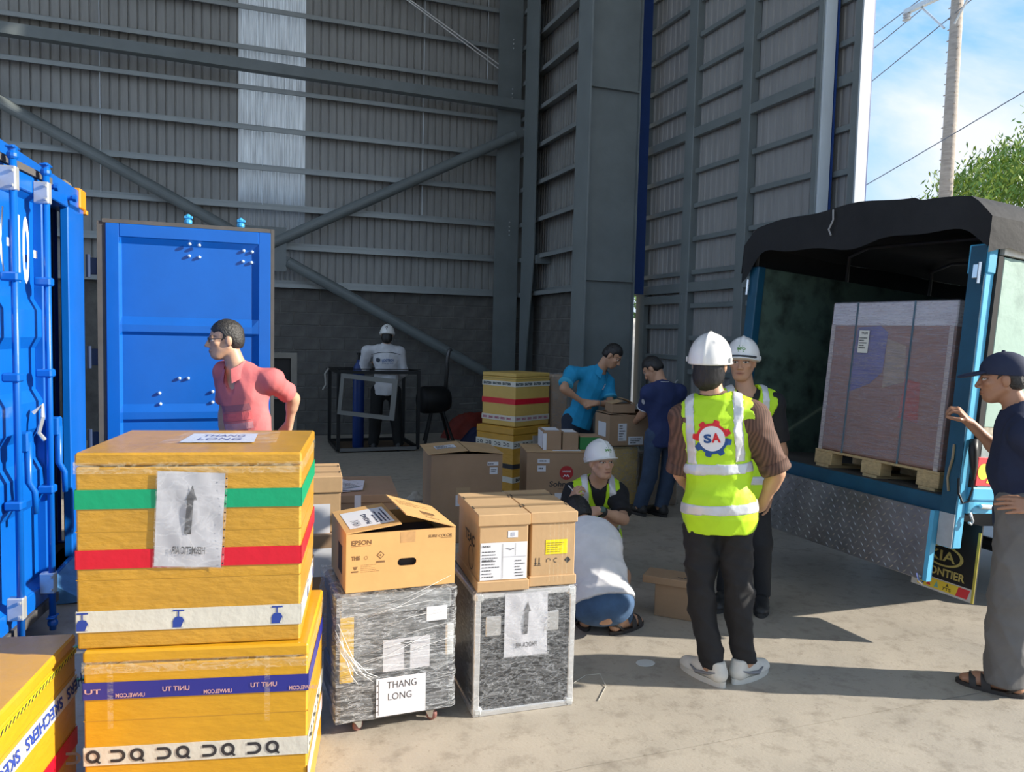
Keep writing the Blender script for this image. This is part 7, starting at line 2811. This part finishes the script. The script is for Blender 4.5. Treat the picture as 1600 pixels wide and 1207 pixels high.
    # ------------------------------------------------ footwear
    if feet:
        for s in 'LR':
            ft = j['fd' + s]
            sd = np.array([ft[1], -ft[0], 0.0])
            a = np.array([j['an' + s][0], j['an' + s][1], 0.0])
            Sf = np.stack([sd, ft, np.array([0, 0, 1.0])])
            W = lambda x, y, z: a + sd * x + ft * y + np.array([0, 0, z])
            if feet['type'] == 'shoe':
                U_ = [rc(W(0, -0.045, 0.052), W(0, 0.06, 0.058), 0.041, 0.042), rc(W(0, 0.06, 0.055), W(0, 0.165, 0.036), 0.040, 0.030),
                      rc(W(0, -0.05, 0.06), W(0, -0.035, 0.10), 0.038, 0.040), el(W(0, 0.12, 0.03), (0.048, 0.085, 0.035), Sf)]
                f = build_field(U_, 0.007 * res, k=0.02)
                f.cut(W(0, 0, 0.022), np.array([0, 0, -1.0]))
                f.cut(W(0, 0, 0.118), np.array([0, 0.0, 1.0]))
                V, F = f.mesh()
                so = mesh_obj('shoe', V, F, feet['mat'], root)
                mb = MB()
                out = []
                for t in np.linspace(0, 2 * math.pi, 28, endpoint=False):
                    y = 0.058 + 0.148 * math.cos(t)
                    wd = 0.047 * (1 + 0.10 * math.cos(t)) * math.sin(t)
                    out.append((wd, y))
                n_ = len(out)
                Vv = [tuple(W(x, y, 0.0)) for x, y in out] + [tuple(W(x, y, 0.028)) for x, y in out]
                mb.add(Vv, [tuple(range(n_ - 1, -1, -1)), tuple(range(n_, 2 * n_))] + [(i, (i + 1) % n_, (i + 1) % n_ + n_, i + n_) for i in range(n_)])
                mb.build('sole', feet.get('sole', feet['mat']), so)
                if feet.get('stripe'):
                    for sx in (-1, 1):
                        mb = MB()
                        pts = [W(sx * 0.0475, 0.10, 0.058), W(sx * 0.050, 0.055, 0.040), W(sx * 0.046, -0.02, 0.056), W(sx * 0.041, -0.06, 0.072)]
                        mb.tube(pts, [0.003, 0.010, 0.007, 0.003], 6)
                        mb.build('side_stripe', feet['stripe'], so, smooth=True)
                if feet.get('sock'):
                    MB().tube([W(0, -0.02, 0.10), W(0, -0.018, 0.15)], [0.040, 0.043], 16).build('sock', feet['sock'], root, smooth=True)
            else:
                mb = MB()
                out = []
                for t in np.linspace(0, 2 * math.pi, 28, endpoint=False):
                    y = 0.062 + 0.150 * math.cos(t)
                    wd = 0.050 * (1 + 0.12 * math.cos(t)) * math.sin(t)
                    out.append((wd, y))
                n_ = len(out)
                Vv = [tuple(W(x, y, 0.0)) for x, y in out] + [tuple(W(x, y, 0.020)) for x, y in out]
                mb.add(Vv, [tuple(range(n_ - 1, -1, -1)), tuple(range(n_, 2 * n_))] + [(i, (i + 1) % n_, (i + 1) % n_ + n_, i + n_) for i in range(n_)])
                sl = mb.build('sandal', feet['mat'], root)
                for (y0, y1, hgt) in ((0.055, 0.095, 0.080), (0.115, 0.145, 0.068)):
                    mb = MB()

                    def st(u, v, y0=y0, y1=y1, hgt=hgt):
                        th = math.pi * u
                        return tuple(W(0.051 * math.cos(th), y0 + (y1 - y0) * v + 0.01 * math.sin(th), 0.012 + (hgt - 0.012) * math.sin(th) ** 0.7))
                    mb.grid(st, 14, 2)
                    mb.build('strap', feet['mat'], sl, smooth=True)
                mb = MB()
                mb.tube([W(0.042, -0.01, 0.02), W(0.04, -0.055, 0.055), W(0, -0.083, 0.06), W(-0.04, -0.055, 0.055), W(-0.042, -0.01, 0.02)], 0.008, 6)
                mb.build('heel_strap', feet['mat'], sl, smooth=True)
    return info


VR = np.array([0.939, -0.343, 0.0])     # towards the right of the view
VF = np.array([0.343, 0.939, 0.0])      # away from the camera
UPV = np.array([0.0, 0.0, 1.0])
SK = (0.52, 0.285, 0.17)
SK_D = (0.40, 0.20, 0.115)
SK_L = (0.58, 0.34, 0.22)
jeans = M('jeans', (0.035, 0.062, 0.12), 0.85, var=.35, vscale=7, bump=.4, bscale=16)
jeans_l = M('jeans_light', (0.055, 0.115, 0.22), 0.85, var=.35, vscale=9, bump=.4, bscale=16)
black_cl = cloth('black_cloth', (0.011, 0.011, 0.013), .8)
shoe_blk = M('shoe_black', (0.018, 0.018, 0.019), .5)
shoe_wht = M('shoe_white', (0.66, 0.63, 0.56), .6, var=.12, vscale=18)

# ---- 1: man in the hi-vis vest seen from behind
stripe = cloth('brown_stripe', (0.15, 0.075, 0.050), .8)
nt = stripe.node_tree
_b = nt.nodes['Principled BSDF']
_old = _b.inputs['Base Color'].links[0].from_socket
_wv = nt.nodes.new('ShaderNodeTexWave')
_wv.inputs['Scale'].default_value = 24
_wv.inputs['Distortion'].default_value = 1.0
_wv.bands_direction = 'X'
_tc = nt.nodes.new('ShaderNodeTexCoord')
nt.links.new(_tc.outputs['Object'], _wv.inputs['Vector'])
_mx = nt.nodes.new('ShaderNodeMixRGB')
_mx.blend_type = 'MULTIPLY'
_mx.inputs[0].default_value = 0.55
nt.links.new(_old, _mx.inputs[1])
nt.links.new(_wv.outputs['Color'], _mx.inputs[2])
nt.links.new(_mx.outputs[0], _b.inputs['Base Color'])
sa = person('sa', 'person in lime safety vest with gear emblem, white helmet, seen from behind', (48, 4, 0), SK,
            dict(mat=stripe, sleeve=0.98, sr=(0.074, 0.068), inf=0.008, hem=0.08, cuff=stripe, cuff_h=.05, fold=.007, collar=True),
            dict(mat=black_cl, w=(0.094, 0.070, 0.056), hip=0.022, fold=.013, drop=.0, k=.02), dict(type='shoe', mat=shoe_wht, sole=M('sole_cream', (.62, .59, .52), .6, var=.1), stripe=M('shoe_grey', (.22, .22, .23), .6)),
            hair=dict(long=True, mat=M('hair_dark_straight', (0.016, 0.014, 0.014), .35, var=.5, vscale=20, stretch=(6, 6, .6), bump=.5, bscale=60)), helmet=dict(tilt=0.10),
            hands={'R': dict(dir=nrm(-VR * .7 + VF * .5 - UPV * .3), palm=-VR + VF * .2, curl=.3, fine=True), 'L': dict(curl=.5)},
            vest=dict(hem=0.11, b1=0.205, b2=0.015, vneck=False, vbx=0.112))
vV, vF = sa['vest']
cen = sa['pel'] + sa['up'] * (sa['L'] * 0.66) + sa['lat'] * -0.012
dc = Decal(vV, vF, cen, sa['lat'], sa['up'])
if dc.N @ sa['fwd'] > 0:
    dc.N = -dc.N
em = sa['vesto']
T0 = [math.radians(a) for a in (12, 55, 100, 145, 175)]
m_ = dc.fresh(); gear_half(m_, dc, 0, 0, 0.060, 0.073, 0.090, math.radians(8), math.radians(188), [math.radians(a) for a in (22, 72, 122, 172)], 0.006); dc.build('emblem_gear_red', M('emblem_red', (0.68, 0.01, 0.02), .5), em)
m_ = dc.fresh(); gear_half(m_, dc, 0, 0, 0.060, 0.073, 0.090, math.radians(196), math.radians(360), [math.radians(a) for a in (212, 255, 300, 346)], 0.006); dc.build('emblem_gear_blue', M('emblem_blue', (0.008, 0.07, 0.25), .5), em)
m_ = dc.fresh(); fine_disc(m_, dc, 0, 0, 0.060, 0.006); dc.build('emblem_disc', M('emblem_white', (0.78, 0.78, 0.80), .5), em)
m_ = dc.fresh(); text(m_, dc, 'S', -0.038, -0.021, 0.044, 0.036, 0.0085, bold=.045); dc.build('emblem_letter', M('emblem_blue', None), em)
m_ = dc.fresh(); text(m_, dc, 'A', -0.002, -0.019, 0.046, 0.042, 0.0085, bold=.04); dc.build('emblem_letter', M('emblem_red', None), em)

# ---- 2: man in vest facing the camera
vm = person('vest', 'person in black shirt, lime vest and white helmet facing the camera', (224, 4, 0), SK,
            dict(mat=black_cl, sleeve=0.78, sr=(0.070, 0.066), hem=0.06),
            dict(mat=cloth('dark_trousers', (0.018, 0.019, 0.022)), w=(0.080, 0.062, 0.050), fold=.006), dict(type='shoe', mat=shoe_blk, sole=M('sole_black', (.03, .03, .03), .7), sock=M('sock_grey', (.30, .30, .29), .9)),
            hair=dict(), helmet=dict(tilt=0.20, logo=True, band=True), hands={'L': dict(curl=.3, dir=-UPV - VR * .2, palm=-VR - VF * .2, fine=True)},
            vest=dict(hem=0.10, b1=0.20, b2=0.02, vdepth=0.28))

# ---- 3: man in the cap at the truck
navy_t = cloth('navy_tee', (0.012, 0.020, 0.055), .85)
cp = person('cap', 'person in navy cap, navy T-shirt and grey trousers leaning a hand on the truck', (-40, 6, 0), SK_D,
            dict(mat=navy_t, sleeve=0.55, sr=(0.072, 0.068), inf=0.014, hem=0.12, flare=.012, belly=.018, fold=.009),
            dict(mat=cloth('grey_trousers', (0.15, 0.145, 0.14), .85), w=(0.112, 0.104, 0.098), hip=0.018, fold=.012, drop=0.03), dict(type='sandal', mat=M('sandal_dark', (.030, .026, .024), .6)),
            hair=dict(mat=hair_g), hands={'R': dict(dir=nrm(-VR * .65 + UPV * .7), palm=nrm(-VR * .6 - UPV * .4 + VF * .4), curls=[.9, 1.0, 1.05, 1.0], curl=.8, fine=True),
                                          'L': dict(dir=nrm(-VR * .95 + UPV * .02), palm=nrm(VF * .8 - UPV * .5), curl=.22, fine=True)})
# cap
hc, Fm = cp['hc'], cp['Fm']
Q = lambda x, y, z: hc + Fm[0] * x + Fm[1] * y + Fm[2] * z
f = build_field([(el(Q(0, -0.012, 0.040), (0.086, 0.108, 0.092), Fm), 'add', .01)], 0.005)
f.cut(Q(0, 0, 0.018), -(Fm[2] * .98 + Fm[1] * -.12))
V, F = f.mesh()
cap_m = cloth('cap_navy', (0.016, 0.024, 0.060), .8, bump=.2)
co = mesh_obj('cap', V, F, cap_m, cp['root'])
f = build_field([(el(Q(0, 0.115, 0.030), (0.078, 0.080, 0.012), np.stack([Fm[0], nrm(Fm[1] - Fm[2] * .15), nrm(Fm[2] + Fm[1] * .15)])), 'add', .01)], 0.005)
V, F = f.mesh()
mesh_obj('cap_peak', V, F, cap_m, co)
MB().lathe([(0.010, 0), (0.008, 0.006), (0.002, 0.008)], 10, T=Matrix.Translation(Q(0, -0.012, 0.131))).build('cap_button', cap_m, co)

# ---- 4: man in the pink polo
pink_c = cloth('pink_polo', (0.66, 0.165, 0.165), .85)
pk = person('pink', 'person with glasses in a pink polo shirt in front of the open container door', (-96, 4, 0), SK_L,
            dict(mat=pink_c, sleeve=0.72, sr=(0.061, 0.064), inf=0.010, hem=0.12, collar=True, vneck=True, fold=.006, name='polo_shirt'),
            dict(mat=black_cl), dict(type='shoe', mat=shoe_blk), hair=dict(mat=hair_g, top=.006), hands={'L': dict(dir=nrm(-VR * .55 - UPV * .8 + VF * .2), palm=nrm(-VR * .2 + UPV * .1 - VF), curl=.3, fine=True)})
tv, tf_ = pk['top']
dc = Decal(tv, tf_, pk['pel'] + pk['up'] * 0.22, -pk['lat'], pk['up'])
if dc.N @ pk['fwd'] < 0:
    dc.N = -dc.N
for v0, v1, nm, cc in ((0.065, 0.105, 'grey', (.36, .12, .14)), (0.01, 0.055, 'coral', (.70, .13, .13)), (-0.045, -0.005, 'pale', (.60, .26, .27))):
    m_ = dc.fresh()
    V, Fq = [], []
    for jv in range(3):
        for iu in range(17):
            V.append(dc.p(-0.10 + 0.20 * iu / 16, v0 + (v1 - v0) * jv / 2, 0.004))
    for jv in range(2):
        for iu in range(16):
            Fq.append((jv * 17 + iu, jv * 17 + iu + 1, (jv + 1) * 17 + iu + 1, (jv + 1) * 17 + iu))
    m_.add(V, Fq)
    dc.build('chest_stripe', cloth('stripe_' + nm, cc), pk['topo'])
hc, Fm = pk['hc'], pk['Fm']
Q = lambda x, y, z: Vector(hc + Fm[0] * x + Fm[1] * y + Fm[2] * z)
gl = M('glasses_frame', (.02, .02, .02), .4)
mb = MB()
for s in (-1, 1):
    mb.tube([Q(s * .031 + .020 * math.cos(a), .094, .003 + .015 * math.sin(a)) for a in np.linspace(0, 2 * math.pi, 15)], 0.0018, 5, caps=False)
    mb.tube([Q(s * .050, .093, .006), Q(s * .070, .06, .010), Q(s * .076, -.005, .006)], 0.0018, 5)
mb.tube([Q(-.011, .095, .006), Q(.011, .095, .006)], 0.0018, 5)
mb.build('glasses', gl, pk['root'])

# ---- 5: man in the white jacket
jk = person('jacket', 'person in white work jacket and helmet with back turned in the dim corner', (16, 14, 0), SK,
            dict(mat=cloth('white_jacket', (0.62, 0.62, 0.64), .8), sleeve=1.9, sr=(0.078, 0.066), inf=0.020, hem=0.05, flare=.01, collar=True, wide=1.08, fold=.007, name='work_jacket'),
            dict(mat=M('black_deep', (.006, .006, .006), .8), w=(.10, .085, .07)), dict(type='shoe', mat=shoe_blk), hair=dict(long=True), helmet=dict(badge=True, tilt=.05), res=1.35)
tv, tf_ = jk['top']
dc = Decal(tv, tf_, jk['pel'] + jk['up'] * 0.42, jk['lat'], jk['up'])
if dc.N @ jk['fwd'] > 0:
    dc.N = -dc.N
m_ = dc.fresh(); fine_disc(m_, dc, -0.105, 0.03, 0.034, .006, 18, 2); dc.build('back_logo_globe', M('logo_dark', (.02, .03, .05), .6), jk['topo'])
m_ = dc.fresh(); ring(m_, dc, -0.10, 0.03, 0.024, 0.029, .009, 14, -1, 2); dc.build('back_logo_ring', M('logo_pale', (.6, .62, .66), .6), jk['topo'])
m_ = dc.fresh(); text(m_, dc, 'LOGTECH', -0.055, 0.01, 0.034, 0.16, .006, bold=.03); text(m_, dc, 'Move and Build', -0.05, -0.022, 0.016, 0.15, .006, bold=.01); dc.build('back_lettering', M('logo_blue', (.02, .10, .30), .6), jk['topo'])
# dark piping across the shoulders
m_ = dc.fresh()
V, Fq = [], []
for iu in range(25):
    u = -0.20 + 0.40 * iu / 24
    v = 0.135 - 0.9 * u * u
    V += [dc.p(u, v, 0.006), dc.p(u, v + 0.007, 0.006)]
for iu in range(24):
    Fq.append((2 * iu, 2 * iu + 2, 2 * iu + 3, 2 * iu + 1))
m_.add(V, Fq)
dc.build('piping', M('piping_dark', (.05, .05, .06), .7), jk['topo'])

# ---- 6: man in the light blue polo
bl = person('blue', 'person in light blue polo shirt looking down at the open carton', (128, 38, 0), SK,
            dict(mat=cloth('cyan_polo', (0.010, 0.28, 0.52), .8), sleeve=0.72, sr=(0.072, 0.072), inf=0.012, hem=0.045, collar=True, fold=.008, name='polo_shirt', cuff=M('cyan_trim', (.05, .40, .62), .8), cuff_h=.02),
            dict(mat=M('jeans_dark', (.018, .030, .055), .85, var=.3)), dict(type='shoe', mat=shoe_blk), hair=dict(top=.008), res=1.15,
            hands={'R': dict(dir=nrm(VR * .85 - UPV * .45), palm=nrm(VF * .8 - UPV * .3), curl=.75, fine=True), 'L': dict(dir=nrm(-VR * .9 - UPV * .1), palm=nrm(VF * .7 - UPV * .6), curl=.75, fine=True)})
jb = bl['j']
kn = MB().tube([jb['wrR'] + VR * .03 - UPV * .05, jb['wrR'] + VR * .14 - UPV * .045], 0.011, 8).build('box_cutter', M('cutter_dark', (.02, .02, .022), .4), None, loc=(JOINTS['blue'][0][0], JOINTS['blue'][0][1], 0))
tag(kn, 'dark box cutter in the hands of the person in light blue', 'box cutter')
w_ = jb['wrL']
d_ = nrm(jb['elL'] - jb['wrL'])
MB().tube([w_ + d_ * .02, w_ + d_ * .04], 0.031, 14).build('wristwatch', M('watch_steel', (.35, .35, .35), .3, .7), bl['root'])
tv, tf_ = bl['top']
dc = Decal(tv, tf_, bl['pel'] + bl['up'] * (bl['L'] * .74) - bl['lat'] * .09, -bl['lat'], bl['up'])
if dc.N @ bl['fwd'] < 0:
    dc.N = -dc.N
m_ = dc.fresh(); text(m_, dc, 'IMEX', -0.03, -0.03, 0.02, 0.07, .005, bold=.03, rot=1.35); dc.build('chest_lettering', M('emblem_white', None), bl['topo'])

# ---- 7: man in the navy polo
nv = person('navy', 'person in navy polo shirt and jeans bent over the carton with back turned', (-38, 42, 0), SK,
            dict(mat=cloth('navy_polo', (0.016, 0.030, 0.110), .8), sleeve=0.75, sr=(0.074, 0.074), inf=0.012, hem=0.10, collar=True, fold=.007, name='polo_shirt', cuff=M('trim_white', (.6, .6, .62), .8), cuff_h=.008),
            dict(mat=jeans, w=(.092, .075, .068), hip=.016, fold=.008), dict(type='shoe', mat=shoe_blk), hair=dict(top=.008), res=1.15, hands={'L': dict(curl=.5, dir=nrm(-VR * .7 + VF * .3 - UPV * .2), palm=-UPV, fine=True)})
jn = nv['j']
tv, tf_ = nv['top']
mid = lerp(jn['shL'], jn['elL'], .42)
dc = Decal(tv, tf_, mid, VR * .9 + VF * .3, UPV)
dc.N = nrm(-VF * .8 - VR * .5)
m_ = dc.fresh(); fine_disc(m_, dc, 0, 0, .026, .005, 16, 2); dc.build('sleeve_badge', M('badge_pale', (.45, .46, .5), .6), nv['topo'])
MB().tube([jn['neck'] + np.array([.066 * math.cos(a), .066 * math.sin(a), .028]) for a in np.linspace(0, 2 * math.pi, 20)], 0.004, 5).build('collar_trim', M('trim_white', None), nv['topo'])

# ---- 8: crouching man in vest and helmet
sq = person('squat', 'person in lime vest and white helmet crouching with a pen among the cartons', (176, -4, 0), SK_L,
            dict(mat=black_cl, sleeve=0.8, sr=(0.072, 0.066), inf=0.006, hem=0.03),
            dict(mat=cloth('grey_jeans', (0.055, 0.065, 0.085), .85), w=(.085, .075, .06), fold=.007), dict(type='shoe', mat=shoe_blk), hair=dict(), helmet=dict(tilt=.20, logo=True),
            hands={'R': dict(dir=nrm(UPV * .75 - VF * .2 + VR * .3), palm=nrm(VR * .7 + VF * .3), curl=.85, fine=True), 'L': dict(dir=nrm(-VR * .9 - UPV * .3), palm=nrm(VF * .6 - UPV * .5), curl=.5, fine=True)},
            vest=dict(hem=0.08, b1=0.10, b2=-0.03, vdepth=0.30, vs=.20, vbx=.095))
js = sq['j']
bx0 = JOINTS['squat'][0]
pe = MB().tube([js['wrR'] + UPV * .06 + VR * .03, js['wrR'] + UPV * .12 - VR * .02 - VF * .02], 0.004, 6).build('pen', M('pen_white', (.7, .7, .7), .4), None, loc=(bx0[0], bx0[1], 0))
tag(pe, 'thin white pen in the hand of the crouching person', 'pen')
d_ = nrm(js['elL'] - js['wrL'])
wt_ = MB().tube([js['wrL'] + d_ * .015, js['wrL'] + d_ * .05], 0.033, 14).build('wristwatch', M('watch_black', (.03, .035, .035), .3), sq['root'])
MB().lathe([(0.020, 0), (0.022, .006), (.018, .010)], 16, T=Matrix.Translation(js['wrL'] + d_ * .03 - VF * .028 + UPV * .018) @ Vector(-VF + UPV * .6).to_track_quat('Z', 'Y').to_matrix().to_4x4()).build('watch_face', M('watch_teal', (.05, .10, .09), .2), wt_)

# ---- 9: squatting man in the white T-shirt
ts_ = person('tshirt', 'person in white T-shirt and blue jeans squatting with back turned behind the flight case', (-5, 50, 0), SK,
             dict(mat=cloth('white_tee', (0.78, 0.77, 0.78), .8, bump=.25), sleeve=0.8, sr=(0.068, 0.072), inf=0.020, hem=0.0, wide=1.12, fold=.008, name='t_shirt'),
             dict(mat=jeans_l, w=(.098, .080, .072), hip=.026, fold=.006), dict(type='sandal', mat=M('sandal_dark', None)), hair=dict(top=.01))


# ================================================================== tidy up: one object for each separate piece, print stays joined
def islands(me):
    n = len(me.vertices)
    par = list(range(n))

    def find(a):
        while par[a] != a:
            par[a] = par[par[a]]
            a = par[a]
        return a
    for p in me.polygons:
        vs_ = p.vertices
        r0 = find(vs_[0])
        for v in vs_[1:]:
            r1 = find(v)
            if r1 != r0:
                par[r1] = r0
    g = {}
    for p in me.polygons:
        g.setdefault(find(p.vertices[0]), []).append(p.index)
    return list(g.values())


SPLIT = ('paper_label', 'brown_tape', 'clear_tape', 'slot', 'white_sticker', 'white_tape', 'film_strips', 'punch_hole')
JOINED = ('lettering', 'print', 'marking', 'marks', 'strands', 'glasses', 'stripes', 'lettered', 'flames', 'shapes', 'leaves', 'film', 'prints', 'red', 'coupling')
for o in list(bpy.data.objects):
    if o.type != 'MESH' or o.parent is None or len(o.data.vertices) > 6000:
        continue
    base = o.name.split('.')[0]
    if base in SPLIT or base.endswith('_tape') or base == 'tape_seam':
        me = o.data
        gs_ = islands(me)
        if len(gs_) > 1 and base in SPLIT:
            first = True
            for g in gs_:
                vid, V, F = {}, [], []
                for pi in g:
                    f_ = []
                    for v in me.polygons[pi].vertices:
                        if v not in vid:
                            vid[v] = len(V)
                            V.append(tuple(me.vertices[v].co))
                        f_.append(vid[v])
                    F.append(f_)
                m2 = bpy.data.meshes.new(base)
                m2.from_pydata(V, [], F)
                for mt in me.materials:
                    m2.materials.append(mt)
                if first:
                    o.data = m2
                    first = False
                else:
                    c = bpy.data.objects.new(base, m2)
                    COL.objects.link(c)
                    c.parent = o.parent
                    c.matrix_local = o.matrix_local.copy()
    elif base.split('_')[-1] in JOINED and 'kind' not in o.keys():
        if len(islands(o.data)) > 1:
            o['kind'] = 'stuff'
